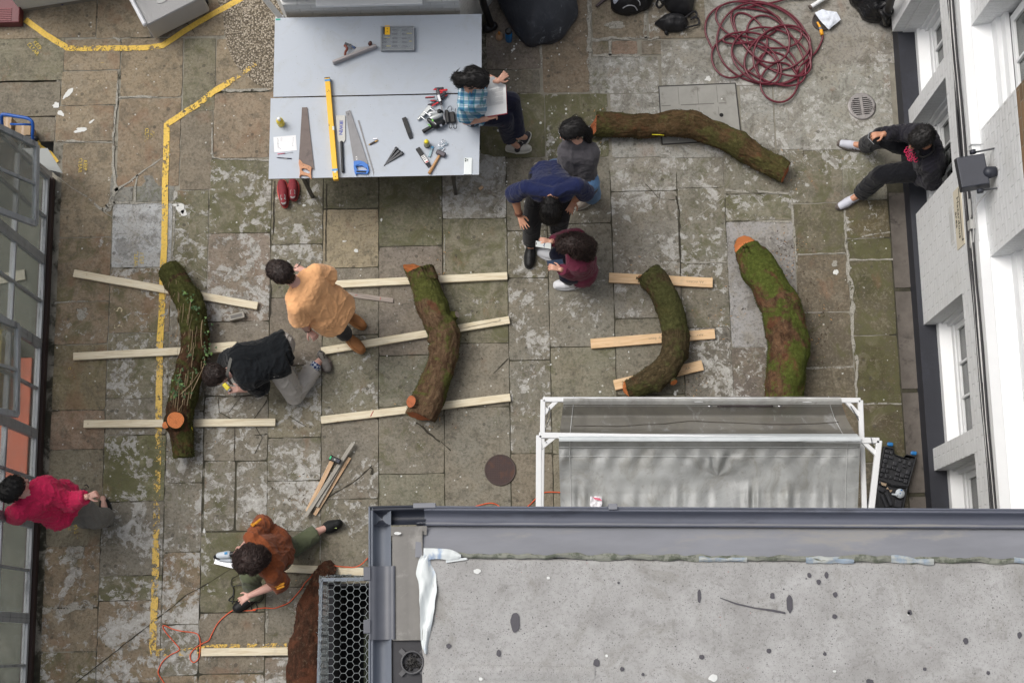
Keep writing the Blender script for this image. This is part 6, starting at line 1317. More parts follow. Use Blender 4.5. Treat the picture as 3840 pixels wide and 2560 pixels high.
# ribbed cooler top-left
t=thing('ribbed_cooler','grey ribbed plastic cool box on castors at the top left of the yard','cool box',W(600,40,0)); zt_=.42
A=W(545,93,zt_);B=W(760,-16,zt_); X=(B-A).normalized(); Y=Vector((-X.y,X.x,0)); M_CB=mat('pale grey plastic',(178,178,178),.45,.04,6,.06,30); M_CBW=mat('cool box rim',(206,208,212),.4,.03,6)
q=MB(); h=.33; vs=[A,B,B+Y*h,A+Y*h]; q.prism([(p.x,p.y) for p in vs],.05,zt_-.03); put('body',q,M_CB,t,bevel=.02)
q=MB(); 
for k in range(26): o=Y*(.012+h*.92*k/26); q.bar(A+o+X*.02+V3(0,0,-.028),B+o-X*.02+V3(0,0,-.028),.006,.012)
put('rib',q,M_CB,t,kind='stuff'); 
q=MB(); q.bar(A-X*.005+Y*.0+V3(0,0,-.02),A-X*.005+Y*h+V3(0,0,-.02),.04,.06,bev=.012); q.bar(A+Y*h*.985+V3(0,0,-.01),B+Y*h*.985+V3(0,0,-.01),.05,.06,bev=.012); put('rim',q,M_CBW,t)
c=A+X*.26+Y*.16+V3(0,0,-.02); q=MB(); e=[c+X*.062*math.cos(a)+Y*.03*math.sin(a) for a in np.linspace(0,2*PI,28,endpoint=False)]; q.prism([(p.x,p.y) for p in e],zt_-.02,zt_-.012); put('oval_badge',q,mat('badge grey',(160,160,160),.5),t,bevel=.002)
for px,py in ((585,110),(775,5)):
    c=W(px,py,.03); q=MB(); q.lathe([(0,-.012),(.028,-.012),(.03,0),(.028,.012),(0,.012)],c,16,axis=(1,.3,0)); w_=put('castor',q,MATS['black plastic'],t); q=MB(); q.bar(c+V3(0,.01,.02),c+V3(-.02,.05,.07),.03,.025); put('castor_fork',q,mat('castor metal',(190,190,188),.4,metal=.4),w_)
t=thing('black_debris','tiny pile of ash and dust under the cool box castor','ash',W(570,128,0)); q=MB()
for k in range(60): p=W(570+random.gauss(0,7),125+random.gauss(0,6),.006+random.random()*.006); q.cap(p,p+V3(.002,.002,.001),.004,.003,6)
put('dust',q,mat('grey ash',(120,120,118),.9,.3,60),t,kind='stuff')
# blue trolley, boxes left
t=thing('blue_trolley','blue tubular trolley handle above the workshop at the left edge','trolley',W(60,470,0)); M_BT=mat('blue powder coat',(30,84,164),.35,.1,12); L3=zo(0,380,.5485)
q=MB(); q.tube(spline([L3(14,160,.4),L3(12,105,.5),L3(25,90,.52),L3(110,103,.52),L3(195,120,.52),L3(224,155,.5),L3(222,232,.4)],6),.016,10); q.tube([L3(70,156,.45),L3(215,160,.45)],.011,8); q.tube([L3(222,232,.4),L3(228,300,.05)],.015,10); q.tube([L3(14,160,.4),L3(30,240,.05)],.015,10); put('frame',q,M_BT,t)
q=MB(); q.cap(L3(185,250,.2),L3(245,255,.2),.03,.03); put('foot',q,MATS['black plastic'],t)
CB=mat('brown cardboard',(166,142,112),.8,.08,8)
for i,(x0,y0,x1,y1,h) in enumerate(((20,110,75,190,.25),(105,165,205,240,.2))):
    a=L3(x0,y0,h); b=L3(x1,y1,h); t=thing('cardboard_box',['taller cardboard box leaning behind the blue trolley','lower cardboard box beside the black foot of the blue trolley'][i],'box',((a.x+b.x)/2,(a.y+b.y)/2,0),'cardboard boxes on the blue trolley')
    q=MB(); q.box((a.x,b.y,.02),(b.x,a.y,h)); put('carton',q,CB,t); q=MB(); m=(a.x+b.x)/2; q.box((m-.012,b.y,h+.0005),(m+.012,a.y,h+.0015)); put('parcel_tape',q,mat('parcel tape',(150,120,86),.3),t)
P=[L3(150,322,.42),L3(325,322,.42),L3(430,492,.42),L3(335,470,.42)]; q=MB(); q.prism([(p.x,p.y) for p in P[::-1]],.41,.425); t=thing('metal_sheet','flat light grey metal panel fixed beside the open casement on the left','panel',P[0]); put('sheet',q,mat('light grey panel',(136,140,138),.5,.05,5),t); q=MB(); p=(P[1]+P[2])/2; q.bar(V3(p.x-.1,p.y,0),V3(p.x-.1,p.y,.41),.03,.03,up=(0,1,0)); put('support',q,M_FRM,t)
# ---- awning frames and clear sheet
def awn(label,z,pts,br,h0=.04):
    t=thing('awning_support',label,'frame',W(*pts[0],0),'white steel awning frames'); q=MB(); 
    for a,b in ((0,1),(0,2),(1,3)): q.bar(W(*pts[a],z),W(*pts[b],z),h0,h0,bev=.004)
    put('tube_frame',q,M_WHT2,t)
    for a,b in br: q=MB(); q.bar(W(*a,z-.005),W(*b,z-.005),.032,.032); put('brace',q,M_WHT2,t)
    for i in (2,3): 
        p=W(*pts[i],z); q=MB(); q.bar(p,V3(p.x,.73,z),h0*.98,h0*.98); q.box((p.x-.05,.722,z-.06),(p.x+.05,.74,z+.06)); put('wall_bracket',q,M_WHT2,t)
awn('outer white awning frame nearer the logs',1.9,[(2036,1498),(3226,1501),(2030,1920),(3242,1920)],[((2038,1552),(2090,1500)),((3172,1503),(3222,1556))])
awn('inner white awning frame closer to the grey roof',2.15,[(2021,1632),(3296,1652),(2020,1920),(3266,1920)],[((2024,1682),(2082,1636)),((3236,1656),(3286,1702))],.046)
def pvc(name,c,alpha,rough):
    t=NT(name); v=t.coord('Object'); n=t.noise(v,2.2,7,.65,.6); n2=t.noise(v,16,6,.7)
    col=t.mix(t.step(n,.4,.7),lin(c),lin(tuple(x*.84 for x in c))); col=t.mix(t.math('MULTIPLY',t.step(n2,.56,.74),.4),col,lin((112,108,96))); n5=t.noise(t.coord('Object',(1,.6,1)),4.5,9,.75,1.3); col=t.mix(t.math('MULTIPLY',t.step(n5,.5,.64),.38),col,lin((122,119,108))); col=t.mix(t.math('MULTIPLY',t.step(n5,.46,.36),.3),col,lin((190,193,196))); t.l(col,t.b.inputs['Base Color']); t.b.inputs['Roughness'].default_value=rough; t.b.inputs['Specular IOR Level'].default_value=.6
    t.b.inputs['Alpha'].default_value=alpha; t.bump(n2,.15,.004); return t.m
M_SH1=pvc('grimy clear sheet',(114,112,106),.9,.4); M_SH2=pvc('doubled cloudy sheet',(170,173,173),.93,.48)
sh=thing('awning_sheet','cloudy clear plastic sheet draped and puckered over the white awning frames','plastic sheet',W(2650,1650,1.9))
def sheet(u,v):
    # u along x, v down the picture from 1488 to 1925
    py=1486+v*445; xl=np.interp(py,[1486,1520,1640,1700,1930],[2113,2112,2096,2096,2103]); xr=np.interp(py,[1486,1520,1570,1620,1645,1930],[3152,3158,3176,3204,3226,3216]); px=xl+(xr-xl)*u
    z=np.interp(py,[1486,1498,1512,1560,1610,1640,1655,1680,1760,1850,1930],[1.88,1.925,1.9,1.80,1.88,2.185,2.18,2.06,2.0,1.93,1.9])
    k=max(0,min(1,(py-1660)/60.)); tt=px*.02
    # pucker folds: sharp at the two edges, strong near the pooled hollow
    pool=math.exp(-((px-2690)/95.)**2); f1=math.exp(-((py-1700)/46.)**2); f2=math.exp(-((py-1870)/48.)**2)
    th=math.atan2(py-1790,px-2690)
    z+=k*(.034*f2*math.sin(px*.075+5*noise.noise(Vector((px*.011,0,0))))*(.15+1.3*abs(noise.noise(Vector((px*.014,9,0)))))+.022*math.exp(-((px-2690)/90.)**2)*math.exp(-((py-1728)/36.)**2)*math.sin(th*8+.6+3*noise.noise(Vector((px*.02,py*.02,0))))+.028*f1*math.sin(px*.075+.02*(py-1700))*(.4+abs(noise.noise(Vector((px*.006,3,0))))*2))
    z-=.07*k*math.exp(-((px-2690)/130.)**2-((py-1795)/60.)**2); z+=.012*noise.noise(Vector((px*.006,py*.02,2)))+.006*noise.noise(Vector((px*.02,py*.01,7)))
    return tuple(W(px,py,z))
q=MB(); q.grid(lambda u,v:sheet(u,v*.375),200,30); put('outer_sheet',q,M_SH1,sh); q=MB(); q.grid(lambda u,v:sheet(u,.375+v*.625),420,110); put('inner_sheet',q,M_SH2,sh)
def hem(pys,pxa,pxb,w,m,dz,par,name):
    q=MB()
    for py in pys:
        P=[];n=60
        for i in range(n+1):
            u=(pxa-2100)/1110+(pxb-pxa)/1110*i/n; P.append(Vector(sheet(u,(py-1486)/445.))+V3(0,0,dz))
        q.tube(P,w,5)
    return put(name,q,m,par)
hem([1676,1711],2100,3200,.0035,mat('pale weld seam',(186,188,188),.35),.004,sh,'seam')
q=MB()
for pxs in (2140,3162):
    P=[Vector(sheet((pxs-2100)/1110.,v_/40))+V3(0,0,.004) for v_ in range(0,41)]; q.tube(P,.003,5)
put('side_seam',q,MATS['pale weld seam'],sh)
q=MB(); q.grid(lambda u,v:tuple(Vector(sheet(u,.012+.06*v))+V3(0,0,.012)),200,5); put('folded_hem',q,pvc('folded pale hem',(172,172,168),.85,.4),sh)
q=MB(); q.grid(lambda u,v:tuple(Vector(sheet(u,.318+.062*v))+V3(0,0,.026)),200,5); put('bar_sleeve',q,mat('white bar under film',(196,202,204),.4,.04,5),sh)
t=thing('tension_cord','dark elastic tension cord with wire hooks along the outer awning bar','cord',W(2720,1523,1.98)); P=[Vector(sheet(i/60,.085))+V3(0,0,.02) for i in range(0,61)]
q=MB(); q.tube(P,.0018,5); put('wire',q,mat('thin wire',(150,150,148),.4,metal=.5),t); q=MB(); q.tube(P[33:46],.007,7); put('elastic',q,mat('dark elastic',(52,44,46),.8,.2,40),t); q=MB(); q.tube(P[31:33],.004,6); q.tube(P[46:48],.004,6); put('hook',q,CH,t)
q=MB(); vs=[]
Pk=[Vector(sheet((x-2100)/1110.,(y-1486)/445.))+V3(0,0,.006) for x,y in ((2150,1597),(2220,1596),(2330,1597),(2420,1591),(2500,1588),(2600,1578),(2690,1582),(2760,1584),(2900,1590),(3060,1588),(3170,1582))]; q.tube(spline(Pk,5),.0035,5); put('grime_line',q,mat('grime',(84,80,74),.9),sh)
t=thing('crumpled_wrapper','crumpled white and pink wrapper on the plastic sheet by the gutter','wrapper',W(2235,1885,1.97)); q=MB(); q.grid(lambda u,v:(W(2213+44*u,1858+46*v+10*u,1.985).x+.01*noise.noise(Vector((u*3,v*3,1))),W(2213+30*u,1860+48*v,1.985).y,1.985+.02*noise.noise(Vector((u*4,v*4,0)))),10,10); put('film',q,mat('white wrapper',(226,226,230),.4,.05,10,.5,20),t); q=MB(); q.grid(lambda u,v:(W(2222+28*u+8*v,1862,1.995).x,W(2222,1862+10*v+6*u,2.0).y,2.002+.01*noise.noise(Vector((u*4,v*4,3)))),8,4); put('pink_band',q,mat('pink print',(214,110,132),.4),t)
q=MB()
for a,b in (((2046,1520),(2060,1535)),((2060,1530),(2052,1560)),((2052,1560),(2040,1600))): q.tube([W(*a,1.93),W(*b,1.9)],.003,5)
q.tube(spline([W(2060,1525,1.94),W(2064,1560,1.9),W(2052,1590,1.86),W(2044,1620,1.9),W(2048,1660,2.2)],5),.0028,5); q.tube(spline([W(3266,1637,2.2),W(3274,1680,2.15),W(3285,1740,2.0),W(3290,1800,1.9),W(3300,1900,1.7)],5),.003,5); q.tube(spline([W(3190,1522,1.95),W(3204,1545,1.93),W(3226,1585,1.9)],5),.004,5)
put('lashing_cord',q,mat('grey lashing',(70,74,80),.6),None,'thin grey cords tied around the corners of the awning frames',cat='cord')
# black open tool case
tc=thing('open_tool_case','open black moulded power tool case with blue latches beside the right hand wall','tool case',W(3360,1780,0)); M_TC=mat('black moulded plastic',(34,35,39),.5,.12,12,.1,40); T4=zo(3200,1600,.20408)
def tray(P,h,z0=.006):
    q=MB(); P=[T4(x,y,z0+h) for x,y in P]; q.prism([(p.x,p.y) for p in P[::-1]] if True else P,z0,z0+h*.5); c=sum(P,Vector())/len(P); inn=[p+(c-p)*.08 for p in P]
    q.prism([(p.x,p.y) for p in P[::-1]],z0+h*.5,z0+h,[[(p.x,p.y) for p in inn[::-1]]]); return q,P
q,P=tray([(565,348),(735,378),(760,500),(935,560),(985,500),(1165,545),(1010,1095),(720,1060),(440,950)],.07); put('lid',q,M_TC,tc,bevel=.003)
q=MB(); Uu=lambda u,v: P[0].lerp(P[5],u).lerp(P[8].lerp(P[6],u),v); random.seed(5)
for i in range(6):
    for j in range(6):
        if random.random()<.78 and not (j==0 and i in (2,3)):
            a=Uu(.08+i*.15,.12+j*.145); b=Uu(.08+i*.15+random.choice((.07,.11,.12)),.12+j*.145); a.z=b.z=.055; q.bar(a,b,random.uniform(.02,.045),.02,bev=.003)
put('lid_moulding',q,mat('raised black moulding',(42,43,48),.45),tc)
q,P2=tray([(435,960),(720,1065),(1005,1105),(930,1480),(870,1620),(180,1560)],.06); put('base',q,M_TC,tc,bevel=.003)
q=MB(); 
for a,b,w_ in (((460,1120),(560,1180),.04),((520,1250),(620,1480),.03),((600,1200),(700,1440),.035),((760,1400),(880,1420),.07),((380,1200),(400,1400),.03),((470,1010),(600,1070),.03)): A=T4(*a,.06);B=T4(*b,.06); q.bar(A,B,w_,.02,bev=.004)
put('base_moulding',q,MATS['raised black moulding'],tc)
for x,y in ((675,320),(1108,482)): q=MB(); c=T4(x,y,.05); q.bar(c-V3(.026,-.003,0),c+V3(.026,-.003,0),.034,.03,bev=.006); put('latch',q,mat('blue latch',(30,112,176),.4),tc)
q=MB(); q.bar(T4(445,955,.06),T4(740,1062,.06),.006,.012); put('hinge',q,M_OLDG,tc)
t=thing('grinding_disc','round white disc with a blue tab lying in the open tool case','disc',T4(857,1222,.08)); c=T4(857,1222,.075); q=MB(); q.lathe([(.006,.008),(.043,.006),(.043,0),(.006,0)],c,32); q.cap(T4(800,1250,.08),T4(720,1235,.08),.012,.008); put('disc',q,mat('white disc',(206,214,220),.4),t); q=MB(); q.bar(T4(870,1155,.087),T4(900,1165,.087),.012,.004); q.lathe([(0,.01),(.005,.01),(.005,.006)],c,10); put('blue_tab',q,MATS['blue latch'],t)
q=MB(); q.prism(pl([(500,1010),(610,1040),(600,1090),(520,1070)],T4,.07),.066,.075); q.prism(pl([(600,1140),(625,1105),(650,1145)],T4,.07),.066,.08); q.prism(pl([(655,1160),(715,1160),(680,1205)],T4,.07),.066,.08); put('sanding_scraps',q,mat('sand paper scraps',(170,150,126),.8),None,'small tan and white scraps lying in the open black case',cat='scraps')
# ---- wire mesh cage
cg=thing('wire_cage','wire cage with grey frame and hexagonal chicken wire top beside the gutter','cage',W(1290,2350,0)); cz_=1.0; M_WIRE=mat('galvanised wire',(150,158,160),.4,.1,20,metal=.4); M_CF=mat('cage frame grey',(104,112,122),.5,.1,10)
a=W(1204,2172,cz_); b=W(1420,2165,cz_); xl=a.x; yb_=-.6; yt=a.y
q=MB(); e0=W(1190,2700,cz_)
q.bar(V3(xl,yt,cz_-.02),V3(b.x+.4,yt+.0,cz_-.02),.03,.035); q.bar(V3(xl,yt,cz_-.02),V3(e0.x,e0.y,cz_-.02),.028,.035); q.bar(V3(xl,yt,0),V3(xl,yt,cz_-.04),.03,.03,up=(0,1,0)); q.bar(V3(xl+.03,yt,.05),V3(xl+.03,e0.y,.05),.03,.03); put('frame',q,M_CF,cg)
def hexnet(org,U,Vv,nu,nv,s,r,skip=None,sag=0):
    q=MB(); seen=set(); h=s*math.sqrt(3)/2
    for i in range(nu):
        for j in range(nv):
            cx=i*1.5*s; cy=j*2*h+(h if i%2 else 0)
            pts=[(cx+s*math.cos(k*PI/3),cy+s*math.sin(k*PI/3)) for k in range(6)]
            for k in range(6):
                A,B=pts[k],pts[(k+1)%6]; key=tuple(sorted(((round(A[0],3),round(A[1],3)),(round(B[0],3),round(B[1],3)))))
                if key in seen: continue
                seen.add(key); 
                if skip and skip((A[0]+B[0])/2,(A[1]+B[1])/2): continue
                f=lambda p: org+U*p[0]+Vv*p[1]+V3(0,0,sag*noise.noise(Vector((p[0]*5,p[1]*5,0)))) +V3(.0025*noise.noise(Vector((p[0]*20,p[1]*20,2))),.0025*noise.noise(Vector((p[0]*20,p[1]*20,7))),0)
                q.tube([f(A),f(B)],r,4,caps=False)
    return q
s_=.037
q=hexnet(V3(xl+.03,yt-.02,cz_+.0),V3(1,0,0),V3(0,-1,0),13,22,s_,.0022,lambda x,y:(y>.75 and x>.32+.35*max(0,(1.1-y))+.02*math.sin(y*20)) and y<1.12 ,.006); put('wire_mesh',q,M_WIRE,cg,kind='stuff')
q=hexnet(V3(xl-.012,yt,cz_),V3(0,-1,0),V3(.0,0,-1),24,13,s_,.0022,None,.004); put('side_mesh',q,M_WIRE,cg,kind='stuff')
q=MB(); random.seed(3)
for k in range(160):
    v=random.random(); p=V3(xl-.01+random.gauss(0,.006),yt-1.3*v,cz_-.01+random.gauss(0,.008)); p2=p+V3(random.gauss(0,.008),random.gauss(0,.018),random.gauss(0,.01)); q.tube([p,(p+p2)/2+V3(random.gauss(0,.005),0,.004),p2],.0016,4,False)
for k in range(90):
    v=random.random(); p=V3(xl+.55*v,yt+.012+random.gauss(0,.006)+.02*math.sin(v*5),cz_-.01+random.gauss(0,.008)); p2=p+V3(random.gauss(0,.02),random.gauss(0,.008),random.gauss(0,.01)); q.tube([p,(p+p2)/2+V3(0,random.gauss(0,.005),.004),p2],.0016,4,False)
put('twisted_wire_ends',q,M_WIRE,cg,kind='stuff')
q=MB(); q.box((xl+.05,-1.2,.02),(xl+1.3,yt-.04,.12)); put('dark_fill',q,mat('cage darkness',(22,24,27),.9,.3,3,c2=(36,42,34),cov=.35),cg); q=MB(); q.box((xl+.05,-1.2,.12),(xl+.09,yt-.04,.85)); q.box((xl+.05,yt-.05,.12),(xl+1.3,yt-.03,.85)); put('side_board',q,mat('cage board',(40,40,44),.8,.2,5),cg)  # near-black lining added as the darkness inside the cage, with boards around it
q=MB(); q.box((xl+.32,-.9,.5),(xl+1.1,yt-.25,.54)); put('inner_shelf',q,mat('mossy shelf',(46,52,38),.9,.25,6,c2=(30,32,28),cov=.5),cg)
# orange extension cord
M_OR=mat('orange cord',(226,92,50),.45,.06,20); q=MB()
B0=zo(0,1893,.42535); B1=zo(950,1893,.42535)
P=[B1(1010,465,.012),B1(960,515,.05),B1(900,545,.05),B1(830,545,.05),B1(740,538,.06),B1(660,525,.03),B1(615,530,.01),B1(560,570,.01),B1(500,640,.01),B1(460,680,.01),B1(420,740,.01),B1(370,800,.01),B1(310,860,.01),B1(240,890,.01),B1(180,908,.01),B1(100,905,.01),B1(0,918,.01)]
P+=[B0(2250,925,.01),B0(2130,930,.01),B0(2060,925,.01),B0(1990,970,.01),B0(1920,1040,.01),B0(1870,1130,.01),B0(1840,1190,.01),B0(1780,1220,.01),B0(1720,1260,.01),B0(1680,1310,.01),B0(1680,1360,.01),B0(1710,1385,.01),B0(1750,1350,.012),B0(1762,1280,.014),B0(1765,1200,.014),B0(1745,1140,.01),B0(1690,1120,.01),B0(1600,1110,.01),B0(1520,1090,.01),B0(1450,1060,.012),B0(1435,1075,.012),B0(1470,1130,.01),B0(1530,1200,.01),B0(1582,1262,.01),B0(1560,1290,.01),B0(1500,1320,.01),B0(1440,1370,.01),B0(1405,1430,.01),B0(1395,1480,.01),B0(1430,1540,.01),B0(1470,1600,.01)]
q.tube(spline(P,6),.0048,7); q.tube(spline([W(1715,1915,.01),W(1760,1905,.01),W(1800,1893,.01),W(1840,1885,.01),W(1865,1892,.01)],4),.005,6); q.tube(spline([W(1865,1892,.01),W(1900,1915,.01),W(1950,1915,.01),W(1985,1893,.01),W(2010,1868,.01),W(2040,1846,.01),W(2095,1845,.01),W(2140,1850,.01)],4),.005,6)
put('extension_cord',q,M_OR,None,'long orange extension cord looping over the paving at the bottom left',cat='cord')
# ================================================================ people
random.seed(11)
def skinmat(name,c): 
    return mat(name,c,.5,.05,14,.08,120,c2=tuple(min(255,x*f) for x,f in zip(c,(1.0,.93,.9))),cov=.35)
SK_L=skinmat('light skin',(206,158,136)); SK_M=skinmat('warm skin',(188,136,108)); SK_P=skinmat('pinkish skin',(204,160,146))
def hairmat(name,c,sheen=.45):
    t=NT(name); v=t.coord('Object'); n=t.noise(v,60,6,.75,1.5); n2=t.noise(v,9,4,.6)
    t.l(t.ramp(n,[(.35,tuple(x*.5 for x in lin(c)[:3])+(1,)),(.7,tuple(x*1.7 for x in lin(c)[:3])+(1,))]),t.b.inputs['Base Color']); t.b.inputs['Roughness'].default_value=.48; t.b.inputs['Specular IOR Level'].default_value=sheen
    t.bump(t.math('ADD',n,n2),.7,.008); return t.m
H_BLK=hairmat('black hair',(24,22,22)); H_BRN=hairmat('dark brown hair',(44,33,29)); H_CUR=hairmat('brown curls',(52,38,34))
def cloth(name,c,sc=160,bump=.25,var=.06,c2=None):
    t=NT(name); v=t.coord('Object'); n=t.noise(v,5,5,.6); w=t.noise(v,sc,3,.6); k=t.noise(v,16,5,.55,.8)
    a=lin(c); t.l(t.ramp(n,[(.3,tuple(x*(1-var) for x in a[:3])+(1,)),(.7,tuple(min(1,x*(1+var)) for x in a[:3])+(1,))]),t.b.inputs['Base Color'])
    t.b.inputs['Roughness'].default_value=.9; t.b.inputs['Specular IOR Level'].default_value=.2; t.b.inputs['Sheen Weight'].default_value=.15
    t.bump(t.math('ADD',t.math('MULTIPLY',w,.25),k),bump,.012); MATS[name]=t.m; return t.m
def plaid(name):
    t=NT(name); v=t.coord('Object'); rot=t.new('ShaderNodeMapping'); rot.inputs['Rotation'].default_value=(.3,.2,.25); t.l(v,rot.inputs[0]); s=t.new('ShaderNodeSeparateXYZ'); t.l(rot.outputs[0],s.inputs[0])
    def st(o,f,ph,duty): return t.step(t.math('SINE',t.math('MULTIPLY_ADD',o,f,ph)),duty-.12,duty+.12)
    x=s.outputs[0]; y=t.math('ADD',s.outputs[1],t.math('MULTIPLY',s.outputs[2],.8)); f=2*PI/.085
    c=lin((60,118,156)); c=t.mix(t.math('MULTIPLY',st(x,f,0,.1),.6),c,lin((150,186,206))); c=t.mix(t.math('MULTIPLY',st(y,f,1,.1),.55),c,lin((172,198,210)))
    c=t.mix(t.math('MULTIPLY',t.math('MULTIPLY',st(x,f,0,.25),st(y,f,1,.25)),.75),c,lin((222,230,232))); c=t.mix(t.math('MULTIPLY',st(x,f*2,2,.75),.5),c,lin((40,140,140))); c=t.mix(t.math('MULTIPLY',st(y,f*2,0,.8),.5),c,lin((30,70,120)))
    t.l(c,t.b.inputs['Base Color']); t.b.inputs['Roughness'].default_value=.9; n=t.noise(v,18,5,.6,.8); t.bump(n,.4,.012); return t.m
def solve(parent,px,L,sgn):
    """depth along the sight line through px so that the bone from parent has length L"""
    best=None
    zs=[i*.01 for i in range(2,190)]
    ds=[((W(px[0],px[1],z)-parent).length-L) for z in zs]
    roots=[zs[i] for i in range(len(zs)-1) if ds[i]*ds[i+1]<=0]
    if roots: z=(max(roots) if sgn>0 else min(roots))
    else: z=zs[int(np.argmin(np.abs(ds)))]
    return W(px[0],px[1],z)
ZU=V3(0,0,1)
def wrinkle(p,amp,sc,seed):
    """soft volume plus thin warped creases"""
    w=p*(sc*.45)+V3(seed,0,0); q=p*sc+Vector((noise.noise(w),noise.noise(w+V3(5,1,2)),noise.noise(w+V3(2,8,4))))*1.6
    a=abs(noise.noise(Vector((q.x,q.y,q.z*.6+seed)))); b=abs(noise.noise(Vector((q.x*.5+9,q.y*1.1,q.z*.5+seed))))
    return amp*(.9*max(0,1-a*5)**1.5+1.1*max(0,1-b*6)**1.5-.08)+amp*.8*noise.noise(p*sc*.5+V3(0,seed,3))
def hand(q,wr,dirv,normal,curl=.4,thumb=1,size=1.,spread=.25):
    """palm, five bent fingers of unequal length and a thumb leaving the palm's side; returns centre of palm"""
    d=Vector(dirv).normalized(); n=Vector(normal); n=(n-d*n.dot(d)).normalized(); s=d.cross(n)*thumb; S_=size
    for o in (-.026,-.009,.009,.026): q.cap(wr+d*.012*S_+s*o*.55*S_,wr+d*.085*S_+s*o*S_,.0125*S_,.0105*S_,8,m=3)
    for i,(o,L,r) in enumerate(((.029,.072,.0088),(.0095,.080,.0092),(-.010,.074,.0088),(-.028,.058,.0078))):
        p=wr+d*.088*S_+s*o*S_; dd=(d+s*(o*spread/.03)).normalized(); ang=0
        for k,f in enumerate((.45,.3,.25)):
            ang+=curl*(.75 if k==0 else 1.0); e=dd*math.cos(ang)-n*math.sin(ang); q_=p+e*L*f*S_; q.cap(p,q_,r*S_*(1-.08*k),r*S_*(.92-.08*k),8,m=3); p=q_
    p=wr+d*.025*S_+s*.03*S_; e=(d*.62+s*.72-n*.25).normalized(); q_=p+e*.04*S_; q.cap(wr+d*.02*S_+s*.012*S_,p,.013*S_,.0125*S_,8,m=3); q.cap(p,q_,.0125*S_,.0105*S_,8,m=3); e2=(d*.9+s*.25-n*.35).normalized(); q.cap(q_,q_+e2*.032*S_,.0102*S_,.0085*S_,8,m=3)
def head(q,c,up,fw,S_=1.):
    up=Vector(up).normalized(); fw=Vector(fw); fw=(fw-up*fw.dot(up)).normalized(); s=fw.cross(up); X=lambda a,b,cc: c+s*a*S_+fw*b*S_+up*cc*S_
    q.cap(X(0,-.028,.03),X(0,.028,.035),.078*S_,.073*S_); q.cap(X(0,.04,.01),X(0,.045,-.035),.06*S_,.050*S_); q.cap(X(-.025,.03,-.05),X(0,.062,-.088),.034*S_,.022*S_); q.cap(X(.025,.03,-.05),X(0,.062,-.088),.034*S_,.022*S_)
    q.cap(X(0,.098,.008),X(0,.115,-.028),.009*S_,.013*S_,8); q.cap(X(-.028,.09,.018),X(.028,.09,.018),.014*S_,.014*S_,8)
    q.cap(X(-.018,.094,-.058),X(.018,.094,-.058),.0095*S_,.0095*S_,8)
    for k in (-1,1): q.cap(X(k*.076,-.004,.018),X(k*.080,-.012,-.018),.014*S_,.010*S_,8,sq=(s,.6)); q.cap(X(k*.080,-.014,.014),X(k*.086,-.018,.0),.011*S_,.010*S_,8,sq=(s,.5))
    return X,s,up,fw
def tufts(b,m2co,nrm,n,L,w,flow,curl,hd,seed=0,filt=None):
    cnt=0; N=len(m2co)
    while cnt<n:
        i=random.randrange(N); p=Vector(m2co[i]); nn=Vector(nrm[i]); 
        if filt and not filt(p,nn): continue
        f=(flow(p)-nn*flow(p).dot(nn)); f=(f.normalized() if f.length>1e-4 else nn.orthogonal().normalized()); sd=nn.cross(f).normalized(); l=L*random.uniform(.6,1.3); pts=[p-nn*.004]
        a=random.uniform(0,6.28)
        for k in range(1,5):
            u=k/4; pts.append(p+f*l*u+nn*(hd*math.sin(u*PI*.8))+sd*curl*math.sin(a+u*7)*1.0+nn*curl*.6*math.cos(a+u*7))
        b.tube(pts,[w,w,w*.85,w*.6,w*.2],4,False); cnt+=1
def finish(q,vox,sm,m,name,par,disp=None,**k):
    m2,co=remesh(q,vox,sm)
    if disp: co=displace(m2,co,disp)
    return putmesh(name,m2,co,m,par,**k)
